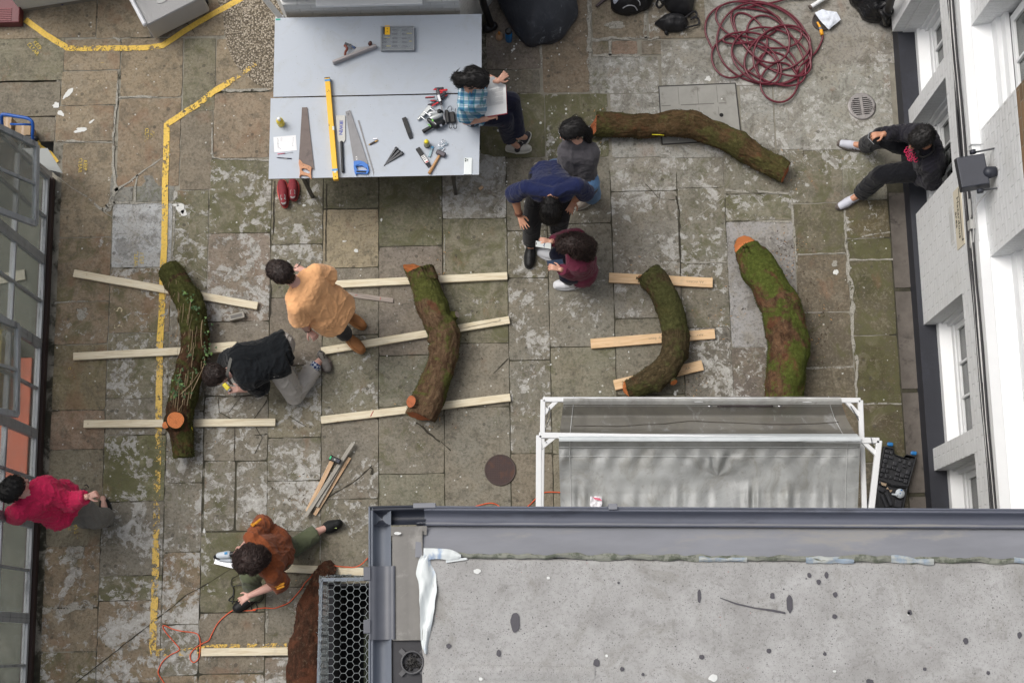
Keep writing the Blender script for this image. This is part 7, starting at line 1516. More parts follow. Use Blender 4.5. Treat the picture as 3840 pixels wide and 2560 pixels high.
def person(label,J,skin,hair,top,bottom,sleeve='short',shoes=None,size=1.,hairstyle='short',loose=.02,legloose=.018,headup=None,headfw=(0,1,0),hem=.06,tight=False,collar=True,wr_amp=.006,chestr=1.,pantlen=.93,neckopen=0,backn=None):
    """J holds world joints: pelvis neck head shA shB elA elB wrA wrB hdA hdB knA knB anA anB (+ toes)"""
    base=Vector(((J['anA'].x+J['anB'].x)/2,(J['anA'].y+J['anB'].y)/2,0)) if J['pelvis'].z>.3 else Vector((J['pelvis'].x,J['pelvis'].y,0))
    t=thing('person',label,'person',base); Z=size
    pe,ne=J['pelvis'],J['neck']; sp=(ne-pe); lat=(J['shB']-J['shA']); lat=(lat-sp.normalized()*lat.dot(sp.normalized())).normalized()
    hl=J.get('hiplat',lat); hl=Vector(hl).normalized(); hA=pe-hl*.085*Z; hB=pe+hl*.085*Z
    ch=pe.lerp(ne,.72); wa=pe.lerp(ne,.33); fr=sp.normalized().cross(lat)  # front/back axis
    # skin body, one continuous surface
    q=MB()
    q.cap(hA,hB,.10*Z,.10*Z); q.cap(pe-hl*.04,wa-lat*.045,.095*Z,.088*Z); q.cap(pe+hl*.04,wa+lat*.045,.095*Z,.088*Z); q.cap(wa-lat*.045,ch-lat*.075,.085*Z,.095*Z); q.cap(wa+lat*.045,ch+lat*.075,.085*Z,.095*Z)
    q.cap(J['shA'],ne,.05*Z,.048*Z); q.cap(J['shB'],ne,.05*Z,.048*Z); q.cap(ch-lat*.06,J['shA'],.085*Z,.052*Z); q.cap(ch+lat*.06,J['shB'],.085*Z,.052*Z)
    X,hs_,hup,hfw=head(q,J['head'],headup if headup is not None else (J['head']-ne),headfw,Z)
    q.cap(ne,X(0,-.01,-.04),.05*Z,.05*Z)
    for k in 'AB':
        q.cap(J['sh'+k],J['el'+k],.048*Z,.038*Z); q.cap(J['el'+k],J['el'+k].lerp(J['wr'+k],.35),.038*Z,.040*Z); q.cap(J['el'+k].lerp(J['wr'+k],.35),J['wr'+k],.040*Z,.025*Z)
        hd=J['hd'+k]; hand(q,J['wr'+k],Vector(hd[0]),Vector(hd[1]),hd[2],hd[3],Z*.88)
        h_=hA if k=='A' else hB
        q.cap(h_,J['kn'+k],.083*Z,.054*Z); q.cap(J['kn'+k],J['kn'+k].lerp(J['an'+k],.3),.054*Z,.056*Z); q.cap(J['kn'+k].lerp(J['an'+k],.3),J['an'+k],.056*Z,.036*Z)
        to=J['to'+k]; q.cap(J['an'+k],to,.034*Z,.026*Z)
    finish(q,.0055,3,skin,'body',t)
    # face details
    hc=J['head']
    for k in (-1,1):
        e=MB(); e.cap(X(k*.031,.088,.004),X(k*.031,.0885,.004),.0115*Z,.0115*Z,10,m=4); put('eye',e,mat('eye white',(214,210,204),.3),t)
    e=MB(); e.cap(X(-.018,.1035,-.0585),X(.018,.1035,-.0585),.005*Z,.005*Z,8,m=3); put('lips',e,mat('lips',(150,84,78),.5),t)
    # top garment
    q=MB(); l=loose
    bot=pe-sp.normalized()*hem
    q.cap(bot-hl*.045,wa-lat*.045,(.115+l)*Z,.095*Z+l,flat0=True); q.cap(bot+hl*.045,wa+lat*.045,(.115+l)*Z,.095*Z+l,flat0=True)
    q.cap(bot-hl*.075,pe-hl*.07,(.098+l)*Z,.105*Z+l,flat0=True); q.cap(bot+hl*.075,pe+hl*.07,(.098+l)*Z,.105*Z+l,flat0=True)
    q.cap(wa-lat*.05,ch-lat*.085,.094*Z+l,.100*Z*chestr+l*.6); q.cap(wa+lat*.05,ch+lat*.085,.094*Z+l,.100*Z*chestr+l*.6); q.cap(ch-lat*.05,ch+lat*.05,.105*Z*chestr+l*.6,.105*Z*chestr+l*.6)
    nb=ne-(J['head']-ne).normalized()*.012
    q.cap(J['shA'],nb,.056*Z+l*.4,.056*Z); q.cap(J['shB'],nb,.056*Z+l*.4,.056*Z); q.cap(ch-lat*.07,J['shA'],.09*Z+l*.4,.058*Z+l*.4); q.cap(ch+lat*.07,J['shB'],.09*Z+l*.4,.058*Z+l*.4)
    for k in 'AB':
        a,e,w_=J['sh'+k],J['el'+k],J['wr'+k]; s_=sleeve if isinstance(sleeve,str) else sleeve[k]
        if s_=='short': q.cap(a,a.lerp(e,.72),.055*Z+l*.5,.062*Z+l,flat1=True)
        elif s_=='elbow': q.cap(a,e,.055*Z+l*.5,.050*Z+l); q.cap(e,e.lerp(w_,.22),.05*Z+l,.045*Z+l,flat1=True)
        else: q.cap(a,e,.053*Z+l*.6,.044*Z+l*.8); q.cap(e,e.lerp(w_,.93),.044*Z+l*.8,.033*Z+l*.6,flat1=True)
    sd=random.random()*50
    finish(q,.0085,3,top,'top_garment',t,lambda p:wrinkle(p,wr_amp,7,sd)+wrinkle(p,wr_amp*.5,27,sd+5))
    # trousers
    q=MB(); l=legloose
    q.cap(hA,hB,.108*Z+l*.5,.108*Z+l*.5); q.cap(pe,wa.lerp(pe,.4),.105*Z,.10*Z)
    for k in 'AB':
        h_=hA if k=='A' else hB; kn,an=J['kn'+k],J['an'+k]; en=kn.lerp(an,pantlen); q.cap(h_,kn,.092*Z+l*.6,.062*Z+l); q.cap(kn,en,.062*Z+l,.044*Z+l*1.2 if l<.04 else .05+l,flat1=True)
    sd2=random.random()*50
    finish(q,.009,3,bottom,'trousers',t,lambda p:wrinkle(p,wr_amp*.6,10,sd2)-.002)
    # hair
    hm=MB(); S_=Z
    if hairstyle in('short','crop'):
        hm.cap(X(0,-.034,.036),X(0,.026,.05),.095*S_,.086*S_); hm.cap(X(0,-.055,.0),X(0,-.05,-.03),.075*S_,.055*S_)
        amp,L,wv,cu,nf=.006,.035,.0022,.003,900
    elif hairstyle=='curly':
        hm.cap(X(0,-.03,.035),X(0,.03,.05),.104*S_,.096*S_); hm.cap(X(0,-.055,-.01),X(0,-.05,-.05),.088*S_,.075*S_); hm.cap(X(-.05,0,.02),X(.05,0,.02),.07*S_,.07*S_); amp,L,wv,cu,nf=.02,.045,.003,.016,1500
    elif hairstyle=='curly_long':
        hm.cap(X(0,-.03,.035),X(0,.03,.05),.093*S_,.084*S_); hm.cap(X(0,-.06,.0),X(0,-.075,-.07),.088*S_,.075*S_); hm.cap(X(-.04,-.03,-.02),X(.04,-.03,-.02),.072*S_,.072*S_); amp,L,wv,cu,nf=.014,.06,.0028,.012,1500
    else:
        hm.cap(X(0,-.034,.034),X(0,.028,.046),.094*S_,.085*S_); hm.cap(X(-.03,-.03,-.01),X(.03,-.03,-.01),.06*S_,.06*S_); hm.cap(X(0,-.055,.0),X(0,-.05,-.03),.068*S_,.055*S_); amp,L,wv,cu,nf=.003,.06,.002,.002,900
    extra=J.get('hair',[])
    for a,b,r0,r1 in extra: hm.cap(a,b,r0,r1)
    m2,co=remesh(hm,.006,2); sd3=random.random()*30
    co=displace(m2,co,lambda p:amp*noise.noise(p*(26 if 'curly' in hairstyle else 40)+V3(sd3,0,0)))
    nr=np.empty(len(co)*3); m2.vertices.foreach_get('normal',nr); nr=nr.reshape(-1,3)
    cr=X(0,-.04,.11); fdir=-hup
    if extra and hairstyle=='tied': flow=lambda p:(extra[0][0]-p)
    else: flow=lambda p:(p-cr)
    b=MB(); tufts(b,co,nr,nf,L,wv,flow,cu,.004 if 'curly' not in hairstyle else .012,sd3)
    ho=putmesh('hair',m2,co,hair,t); put('hair_strand',b,hair,ho,kind='stuff')
    return t,X,lat,fr
def J_(**k): return k
def stdshoe(t,J,k,m,ms,z0=.0,L=.27,w=.05,**kw):
    an=J['an'+k]; to=J['to'+k]; d=Vector((to.x-an.x,to.y-an.y,0)); d=d.normalized() if d.length>1e-3 else V3(0,1,0)
    heel=Vector((an.x,an.y,max(0.003,an.z-.085) if z0 is None else z0))-d*.055; toe=heel+d*L
    st=[o for o in t.children]; shoe(t,heel,toe,m,ms,w=w,**kw)
BLKSH=mat('black shoe leather',(18,18,20),.6,.2,20,.1,60); BLKSO=mat('black sole',(14,14,15),.7)
# ---- 1 reader in plaid shirt on the table edge
r1=zo(1650,220,.2296)
pe=r1(640,800,.86); ne=r1(455,480,1.33)
J=J_(pelvis=pe,neck=ne,head=r1(590,345,1.47),shA=r1(470,330,1.26),shB=r1(420,770,1.22))
J['elA']=solve(J['shA'],(1650+720*.2296,220+300*.2296),.27,-1); J['wrA']=solve(J['elA'],(1650+950*.2296,220+370*.2296),.23,1); J['elB']=solve(J['shB'],(1650+420*.2296,220+1020*.2296),.27,-1); J['wrB']=r1(760,985,J['elB'].z+.03)
J['hdA']=((.35,.3,.1),(.3,-.2,1),.7,1); J['hdB']=((.9,.35,.05),(-.1,.3,1),.9,-1)
J['knA']=r1(1160,690,.74); J['knB']=r1(1040,960,.70); J['anA']=solve(J['knA'],(1650+1275*.2296,220+1270*.2296),.42,-1); J['anB']=solve(J['knB'],(1650+1150*.2296,220+1330*.2296),.42,-1)
J['anA'].z=max(J['anA'].z,.09);J['toA']=r1(1400,1290,.04); J['toB']=r1(1290,1460,.05); J['hiplat']=(-.55,-.8,0)
J['hair']=[(r1(330,330,1.5),r1(290,300,1.47),.045,.05),(r1(300,380,1.44),r1(320,430,1.40),.045,.035),(r1(430,330,1.52),r1(330,330,1.5),.05,.042)]
P1,X1,_,_=person('person in blue and white plaid shirt sitting on the table edge reading a book',J,SK_L,H_BLK,plaid('blue plaid'),cloth('navy trousers',(26,28,46)),'short',headfw=(.8,-.35,-.5),headup=(.35,.15,.85),hairstyle='tied',size=.97,hem=.04,legloose=.03)
CAN=mat('dark canvas',(52,52,56),.8,.1,20); WSO=mat('off white rubber',(206,204,194),.6,.08,12); LAC=mat('white laces',(214,212,206),.8)
def st3(P,t,S_):
    q=MB()
    for k in range(3): u=.40+.09*k; q.tube([P(u,.044*S_,.03),P(u+.03,.034*S_,.055),P(u+.04,.02*S_,.068)],.004,5)
    put('stripe',q,mat('black stripe',(26,24,30),.5),t)
stdshoe(P1,J,'A',CAN,WSO,.003,L=.26,w=.046,laces=LAC,soleh=.03); stdshoe(P1,J,'B',mat('pale grey suede',(186,184,176),.8),WSO,.003,L=.26,w=.046,laces=LAC,soleh=.03,extra=st3)
q=MB(); q.tube(spline([X1(-.05,-.06,-.10),X1(-.06,.04,-.11),r1(520,600,1.27),r1(700,650,1.2)],6),.005,6); put('lanyard',q,mat('teal lanyard',(34,150,140),.6),P1)
# book
bk=thing('open_book','open book with a red cover held by the reader in the plaid shirt','book',r1(900,650,1.1))
sp0=r1(740,520,1.05); c1=r1(1075,432,1.14); c2=r1(1092,885,1.10); c3=r1(732,945,1.0); c0=r1(728,512,1.08); d0=r1(780,300,1.20); d1=r1(940,300,1.2)
q=MB(); q.add([c3-V3(0,0,.012),c2-V3(0,0,.012),c1-V3(0,0,.012),c0-V3(0,0,.012),c3,c2,c1,c0],[(3,2,1,0),(4,5,6,7),(0,1,5,4),(1,2,6,5),(2,3,7,6),(3,0,4,7)]); pg=mat('book paper',(232,232,230),.8,.03,6); put('page_block',q,pg,bk)
q=MB(); e0,e1,e2=r1(760,310,1.2),r1(870,290,1.22),r1(1060,430,1.15); q.add([c0+V3(0,0,.002),c1+V3(0,0,.002),e2,r1(1010,405,1.16),e1,e0]+[p-V3(0,0,.01) for p in (c0,c1,e2,r1(1010,405,1.16),e1,e0)],[(0,1,2,3,4,5),(11,10,9,8,7,6)]+[(i,i+6,(i+1)%6+6,(i+1)%6) for i in range(6)]); put('raised_page',q,pg,bk)
q=MB(); ex=lambda p,c_: p+(p-c_)*.04; cc_=(c0+c1+c2+c3)/4; q.add([ex(p,cc_)-V3(0,0,.014) for p in (c3,c2,c1,c0)]+[ex(p,cc_)-V3(0,0,.018) for p in (c3,c2,c1,c0)],[(0,1,2,3),(7,6,5,4),(0,4,5,1),(1,5,6,2),(2,6,7,3),(3,7,4,0)]); put('cover',q,mat('red book cover',(178,34,58),.5),bk)
q=MB()
for k in range(22):
    v=.06+.6*k/22; a=c0.lerp(c3,v); b=c1.lerp(c2,v); q.bar(a.lerp(b,.1)+V3(0,0,.0008),a.lerp(b,.86 if k%6!=5 else .5)+V3(0,0,.0008),.0018,.0006)
put('printed_lines',q,mat('faint print',(176,176,176),.8),bk)
# ---- 2 grey long sleeve, arms crossed
r2=zo(1880,420,.26786)
J=J_(pelvis=r2(1090,900,.92),neck=r2(1085,430,1.36),head=r2(985,262,1.50),shA=r2(935,470,1.30),shB=r2(1215,520,1.29))
J['elA']=solve(J['shA'],(1880+870*.26786,420+690*.26786),.26,-1); J['elB']=solve(J['shB'],(1880+1120*.26786,420+690*.26786),.25,-1)
J['wrA']=J['elA']+Vector((.14,.01,.06)); J['wrB']=r2(925,635,1.14)
J['hdA']=((.9,.1,-.1),(0,.3,1),.3,1); J['hdB']=((-.5,.7,.35),(-.4,0,.9),.9,1)
J['anA']=r2(720,790,.10); J['anB']=r2(1270,1180,.10); hA=J['pelvis']
J['knA']=r2(905,800,.50); J['knB']=r2(1210,1000,.50); J['toA']=r2(610,785,.04); J['toB']=r2(1180,1250,.04); J['hiplat']=(.7,-.6,0)
J['hair']=[(r2(1150,240,1.47),r2(1205,300,1.42),.04,.046),(r2(1205,300,1.42),r2(1225,420,1.33),.046,.03)]
P2,X2,_,_=person('person with glasses and ponytail in dark grey long sleeves, arms crossed, blue jeans',J,SK_L,H_BLK,cloth('charcoal jersey',(78,76,80)),cloth('light denim',(92,128,168),.5,var=.2),'long',headfw=(-.8,-.45,-.4),headup=(-.15,.1,1),hairstyle='tied',size=.96,hem=.1,legloose=.045)
for k in 'AB': stdshoe(P2,J,k,mat('beige shoe',(170,160,148),.8),WSO,.003,L=.25)
q=MB()
for k in (-1,1): q.tube([X2(k*.033+.024*math.cos(a),.112,.006+.019*math.sin(a)) for a in np.linspace(0,6.28,16)],.0018,5); q.tube([X2(k*.058,.11,.008),X2(k*.082,.0,.01)],.0018,5)
q.tube([X2(-.01,.115,.008),X2(.01,.115,.008)],.0018,5); put('glasses',q,CH,P2)
q=MB()
for p in ([(1255,460),(1240,500),(1238,540)],[(1250,560),(1262,580),(1245,600),(1240,640)],[(1262,600),(1240,625)]): q.tube([r2(x+2,y,1.27-.0005*(y-460)) for x,y in p],.005,5)
put('pink_print',q,mat('pink print ink',(214,70,110),.6),P2)
# ---- 3 navy shirt bending forward
J=J_(pelvis=r2(700,905,.93),neck=r2(715,1150,1.34),head=r2(690,1370,1.33),shA=r2(360,1060,1.27),shB=r2(1060,1030,1.27))
J['elA']=solve(J['shA'],(1880+175*.26786,420+1140*.26786),.25,-1); J['wrA']=solve(J['elA'],(1880+250*.26786,740+250*.26786),.26,-1)
J['elB']=solve(J['shB'],(1880+1180*.26786,420+1130*.26786),.26,-1); J['wrB']=solve(J['elB'],(1880+1020*.26786,420+1240*.26786),.24,-1)
J['hdA']=((.35,-.9,.05),(.1,.0,1),-.12,-1); J['hdB']=((-.4,-.8,-.2),(0,-.2,1),.5,-1)
r3=zo(1880,740,.26786)
J['anA']=r3(415,640,.10); J['anB']=r3(790,490,.10); J['knA']=r3(430,300,.50); J['knB']=r3(830,250,.5); J['toA']=r3(400,800,.04); J['toB']=r3(830,560,.04); J['hiplat']=(1,0,0)
J['hair']=[(r3(690,150,1.42),r3(660,40,1.42),.06,.035),(r3(660,40,1.42),r3(690,-10,1.40),.03,.012)]
P3,X3,_,_=person('person in a navy t-shirt and black trousers bending forward with one open palm',J,SK_M,H_BLK,cloth('navy cotton',(26,34,70)),cloth('black trousers',(18,18,21)),'elbow',headfw=(0,-.5,-.85),headup=(0,-.93,.38),hairstyle='tied',size=1.04,loose=.03,hem=.02,legloose=.03)
for k in 'AB': stdshoe(P3,J,k,BLKSH,BLKSO,.003,L=.29,w=.054)
q=MB(); w_=J['wrA']; d=(w_-J['elA']).normalized(); u=d.orthogonal().normalized(); v=d.cross(u)
for o in (-.012,.004): 
    for k in range(18): a=2*PI*k/18; q.cap(w_+d*(o-.02)+(u*math.cos(a)+v*math.sin(a))*.033,w_+d*(o-.02)+(u*math.cos(a+.1)+v*math.sin(a+.1))*.033,.0055,.0055,6,m=2)
put('bracelet',q,mat('brown beads',(96,56,40),.35,.4,60),P3)
# ---- 4 maroon hoodie crouching with phones
J=J_(pelvis=r3(1130,960,.34),neck=r3(1060,720,.78),head=r3(985,665,.93),shA=r3(1060,540,.74),shB=r3(1090,890,.72))
J['elA']=solve(J['shA'],(1880+900*.26786,740+560*.26786),.22,-1); J['wrA']=solve(J['elA'],(1880+700*.26786,740+620*.26786),.23,1); J['elB']=solve(J['shB'],(1880+1000*.26786,740+1060*.26786),.24,-1); J['wrB']=solve(J['elB'],(1880+830*.26786,740+1010*.26786),.22,1)
J['hdA']=((-.8,.1,.2),(.2,.1,1),.6,-1); J['hdB']=((-.8,.2,.2),(0,.2,1),.6,1)
J['knA']=r3(790,800,.46); J['knB']=r3(920,1090,.42); J['anA']=r3(830,830,.09); J['anB']=r3(1070,1200,.09); J['toA']=r3(700,810,.04); J['toB']=r3(860,1220,.04); J['hiplat']=(.1,-1,0)
J['hair']=[(r3(1090,640,.88),r3(1190,690,.82),.085,.085),(r3(1190,720,.82),r3(1210,790,.76),.075,.055),(r3(1120,760,.82),r3(1180,800,.78),.06,.05)]
wt=cloth('white track trousers',(206,206,210)); nv=cloth('dark navy leggings',(30,32,48))
P4,X4,_,_=person('person with brown curly hair in a maroon hoodie crouching and looking at two phones',J,SK_L,H_CUR,cloth('maroon fleece',(104,42,62)),nv,'long',headfw=(-.8,-.1,-.6),headup=(-.5,.1,.85),hairstyle='curly_long',size=.97,loose=.035,hem=.05,legloose=.02)
q=MB(); q.cap(J['knB'].lerp(J['anB'],.2),J['knB'].lerp(J['anB'],.93),.078,.062,flat1=True); finish(q,.008,2,wt,'white_trouser_leg',P4,lambda p:wrinkle(p,.006,14,3))
WL=mat('white leather trainer',(222,224,228),.45,.04,10)
for k in 'AB': stdshoe(P4,J,k,WL,mat('white trainer sole',(214,216,220),.5),.003,L=.29,w=.054,laces=LAC,soleh=.036)
def phone(label,P,z,scr,grp=None):
    a,b,c,d=[r3(x,y,z) for x,y in P]; t=thing('phone',label,'phone',(a+b+c+d)/4); q=MB(); dn=V3(0,0,.009); q.add([d-dn,c-dn,b-dn,a-dn,d,c,b,a],[(3,2,1,0),(4,5,6,7),(0,1,5,4),(1,2,6,5),(2,3,7,6),(3,0,4,7)]); put('case',q,MATS['black plastic'],t,bevel=.003)
    m=(a+b+c+d)/4; I=[p+(m-p)*.06+V3(0,0,.0008) for p in (d,c,b,a)]; q=MB(); q.add(I,[(0,1,2,3)]); put('screen',q,scr,t); return t,I
s1=NT('lit phone screen'); s1.b.inputs['Base Color'].default_value=lin((190,194,192)); s1.b.inputs['Emission Color'].default_value=lin((196,200,198)); s1.b.inputs['Emission Strength'].default_value=.25; s1.b.inputs['Roughness'].default_value=.2
tp,I=phone('phone with a bright pale screen held in the far hand of the person in maroon',[(478,605),(702,640),(700,728),(474,690)],.72,s1.m)
q=MB(); m_=(I[0]+I[1]+I[2]+I[3])/4+V3(.008,0,.0006); q.cap(m_+V3(0,-.022,0),m_+V3(0,.022,0),.002,.002); q.cap(m_+V3(-.006,-.008,0),m_+V3(.006,.01,0),.003,.003); put('drawing',q,mat('screen ink',(70,80,120),.4),tp)
q=MB(); q.bar(I[3].lerp(I[0],.25)+V3(.006,0,.0004),I[3].lerp(I[0],.7)+V3(.006,0,.0004),.006,.0004); put('notch',q,MATS['black plastic'],tp)
phone('larger dark glossy phone held in the near hand of the person in maroon',[(632,885),(862,858),(884,965),(655,1002)],.64,mat('dark glossy screen',(60,72,92),.06,.5,5,c2=(150,170,190),cov=.4))
# ---- 5 seated, black, right
r5=zo(3120,420,.2423)
J=J_(pelvis=r5(1480,760,.52),neck=r5(1470,520,1.0),head=r5(1375,410,1.16),shA=r5(1330,330,.93),shB=r5(1520,830,.92))
J['elA']=solve(J['shA'],(3120+1080*.2423,420+330*.2423),.25,-1); J['wrA']=solve(J['elA'],(3120+800*.2423,420+340*.2423),.24,1); J['elB']=solve(J['shB'],(3120+1560*.2423,420+1080*.2423),.27,-1); J['wrB']=solve(J['elB'],(3120+1330*.2423,420+1010*.2423),.23,-1)
J['hdA']=((-.9,-.1,.1),(0,.3,1),.7,-1); J['hdB']=((-.8,.2,-.1),(0,0,1),.4,1)
J['knA']=r5(770,390,.50); J['knB']=r5(760,970,.50); J['anA']=r5(520,520,.10); J['anB']=r5(450,1260,.10); J['toA']=r5(250,500,.04); J['toB']=r5(220,1400,.04); J['hiplat']=(.15,-1,0)
P5,X5,_,_=person('person in black sweatshirt with pink print sitting on the right hand window ledge',J,SK_M,H_BLK,cloth('black sweatshirt',(33,32,40)),cloth('black trousers seated',(20,21,26)),'long',headfw=(-.75,-.55,-.4),headup=(-.2,-.05,1),hairstyle='short',size=1.03,loose=.045,hem=.03,legloose=.03,wr_amp=.010,pantlen=1.0)
SM=mat('pale suede trainer',(196,198,208),.6,.06,14,c2=(170,170,186),cov=.3); SG_=mat('grey gum sole',(104,96,90),.6)
for k in 'AB':
    stdshoe(P5,J,k,SM,SG_,.003,L=.32,w=.05,laces=LAC,extra=st3,soleh=.026)
    q=MB(); q.cap(J['an'+k]+V3(0,0,-.03),J['an'+k].lerp(J['kn'+k],.3),.047,.05,flat1=True); finish(q,.007,2,mat('pale lilac sock',(168,168,186),.85),'sock',P5)
    an,to=J['an'+k],J['to'+k]; d=Vector((to.x-an.x,to.y-an.y,0)).normalized(); h_=Vector((an.x,an.y,.003))-d*.055; q=MB(); q.cap(h_+d*.28+V3(0,0,.034),h_+d*.29+V3(0,0,.034),.033,.03,sq=(ZU,.75)); put('toe_cap',q,mat('grey suede toe',(98,90,84),.8),P5)
q=MB(); c=r5(1300,630,1.0); q.lathe([(.012,.0),(.026,.004),(.032,.012),(.036,.006),(.036,-.02)],c,24); q.tube(spline([c+V3(.02,-.02,-.01),r5(1420,700,1.0),r5(1560,600,1.04),r5(1540,420,1.03)],6),.009,7); put('headphones',q,MATS['black plastic'],P5)
q=MB(); random.seed(4)
for k in range(16):
    a=k*1.3; x,y=1170+60*math.sin(a)+k*6,560+k*13; q.tube(spline([r5(x+26*math.cos(b),y+22*math.sin(b),1.005-.00008*k) for b in np.linspace(0,5,6)],3),.0028,5)
m_pk=mat('crimson print',(196,30,84),.6); put('crimson_print',q,m_pk,P5)
t=thing('dark_phone','dark phone held by the seated person in black above the knee','phone',r5(630,400,.66)); A_=[r5(585,295,.66),r5(690,330,.66),r5(745,470,.62),r5(650,505,.62),r5(560,405,.64)]; q=MB(); q.bar(r5(660,320,.67),r5(690,495,.62),.07,.01,bev=.003); put('case',q,MATS['black plastic'],t); q=MB(); q.bar(r5(575,300,.675),r5(555,400,.665),.005,.008); q.bar(r5(555,400,.665),r5(650,500,.64),.005,.008); put('edge',q,MATS['grey strap'],t)
# ---- 6 orange t-shirt
r6=zo(960,940,.26786)
J=J_(pelvis=r6(985,790,.98),neck=r6(590,470,1.40),head=r6(365,320,1.52),shA=r6(835,300,1.33),shB=r6(560,775,1.33))
J['elA']=solve(J['shA'],(960+1060*.26786,940+400*.26786),.27,-1); J['wrA']=r6(700,285,1.16); J['elB']=solve(J['shB'],(960+660*.26786,940+1010*.26786),.27,-1); J['wrB']=solve(J['elB'],(960+735*.26786,940+1110*.26786),.2,-1)
J['hdA']=((-.9,.35,.1),(0,0,1),.75,-1); J['hdB']=((.6,-.6,-.4),(0,0,1),.7,1)
J['anA']=r6(1250,860,.10); J['anB']=r6(1260,1180,.11); J['knA']=r6(1130,800,.55); J['knB']=r6(1090,1000,.55); J['toA']=r6(1330,930,.04); J['toB']=r6(1370,1290,.05); J['hiplat']=(-.5,-.85,0)
OT=cloth('peach orange cotton',(238,180,128),bump=.45)
P6,X6,_,_=person('person in an oversized peach orange t-shirt with brown boots leaning over the planks',J,SK_P,H_BRN,OT,cloth('black work trousers',(20,20,22)),'short',headfw=(-.6,.35,-.7),headup=(-.55,.35,.8),hairstyle='short',size=1.05,loose=.044,hem=.19,legloose=.024,wr_amp=.0055,chestr=1.05)
for k in 'AB': 
    stdshoe(P6,J,k,mat('tan boot leather',(160,108,64),.75,.2,12,.5,30,c2=(120,84,52),cov=.35),mat('gum boot sole',(150,104,58),.6),.003 if k=='A' else .04,L=.29,w=.056,h=.11,soleh=.03)
    q=MB(); an=J['an'+k]; q.cap(an+V3(0,0,-.02),an.lerp(J['kn'+k],.16),.054,.052,flat1=True); finish(q,.007,2,mat('boot shaft' if k=='A' else 'grey patterned sock',(150,96,50) if k=='A' else (72,68,70),.8),'boot_shaft' if k=='A' else 'sock',P6)
q=MB(); an=J['anB']; d=(J['knB']-an).normalized(); c=an.lerp(J['knB'],.17)
for i,(a,cm) in enumerate(((0,0),)): pass
for i in range(3):
    q=MB(); o=d*(.012*i)+V3(-.02,-.0,.052); q.bar(c+o+V3(-.02,-.018,0),c+o+V3(.02,.016,0),.010,.006); put('sock_badge',q,[mat('badge white',(220,222,224),.6),mat('badge blue',(90,170,200),.6),mat('badge red',(196,40,80),.6)][i],P6)
q=MB(); w_=J['wrB']; d=(w_-J['elB']).normalized(); u=d.orthogonal().normalized(); v=d.cross(u); q.tube([w_-d*.03+(u*math.cos(a)+v*math.sin(a))*.031 for a in np.linspace(0,6.28,18)],.0045,6); put('bracelet',q,mat('dark bracelet',(48,40,40),.5),P6)
q=MB(); q.tube([r6(528,245,1.16),r6(575,235,1.17),r6(628,165,1.20)],.004,7); put('pencil',q,MATS['black plastic'],None,'short dark pencil held by the person in the orange t-shirt',cat='pencil')
# ---- 7 black, kneeling
r7=zo(740,1220,.2296)
J=J_(pelvis=r7(1330,480,.56),neck=r7(590,740,.62),head=r7(335,815,.60),shA=r7(640,520,.58),shB=r7(790,900,.56))
J['elA']=solve(J['shA'],(740+470*.2296,1220+520*.2296),.2,-1); J['wrA']=r7(340,690,.16); J['elB']=solve(J['shB'],(740+1010*.2296,1220+990*.2296),.25,-1); J['wrB']=r7(700,1050,.12)
J['elA']=r7(520,560,.34)
J['hdA']=((-.9,.1,0),(0,0,1),.4,-1); J['hdB']=((-.9,.0,.05),(0,0,1),.6,1)
J['knB']=r7(1590,1130,.09); J['anB']=r7(1960,620,.11); J['toB']=r7(2060,520,.05); J['knA']=r7(1180,560,.10); J['anA']=r7(1380,500,.10); J['toA']=r7(1440,480,.05); J['hiplat']=(-.25,-.97,0)
P7,X7,_,_=person('person in black t-shirt and pale grey trousers kneeling low with a yellow tape measure',J,SK_P,H_BRN,cloth('black cotton tee',(16,20,24)),cloth('pale grey joggers',(182,178,172),bump=.4),'elbow',headfw=(-.35,-.15,-.9),headup=(-.95,.0,.1),hairstyle='crop',size=1.05,loose=.042,hem=.07,legloose=.032,wr_amp=.010,chestr=1.05,pantlen=.85)
q=MB(); q.cap(J['anB'].lerp(J['knB'],.25),J['anB'],.05,.048,flat1=True); sk=NT('checked sock'); v=sk.coord('Object'); ck=sk.new('ShaderNodeTexChecker',i_Scale=42); sk.l(v,ck.inputs['Vector']); ck.inputs['Color1'].default_value=lin((196,204,214)); ck.inputs['Color2'].default_value=lin((56,76,122)); sk.l(ck.outputs[0],sk.b.inputs['Base Color']); sk.b.inputs['Roughness'].default_value=.9
finish(q,.006,2,sk.m,'sock',P7)
shoe(P7,r7(2010,450,.02),r7(2120,660,.02)+V3(.02,-.06,0),mat('grey canvas slip on',(112,108,104),.8,.1,30),mat('taupe sole',(108,92,90),.7),w=.056,lining=MATS['black plastic'])
q=MB(); q.tube(spline([r7(620,420,.70),r7(540,560,.70),r7(500,740,.71),r7(480,820,.66)],6),.0,5) if False else None
q=MB(); P_=spline([r7(600,430,.69),r7(545,560,.72),r7(510,700,.72),r7(490,830,.66),r7(560,960,.45)],6)
for i in range(len(P_)-1): q.bar(P_[i],P_[i+1]+(P_[i+1]-P_[i])*.05,.028,.004)
put('apron_strap',q,mat('grey strap webbing',(92,92,88),.8),P7)
t=thing('tape_measure','bright yellow tape measure in the hand of the kneeling person','tape measure',r7(475,1000,.14)); q=MB(); q.bar(r7(435,955,.15),r7(515,1045,.15),.042,.045,bev=.006); put('body',q,mat('bright yellow plastic',(236,218,30),.4),t); q=MB(); q.bar(r7(505,1035,.15),r7(535,1065,.15),.036,.03,bev=.004); put('grip',q,MATS['grey strap'],t)
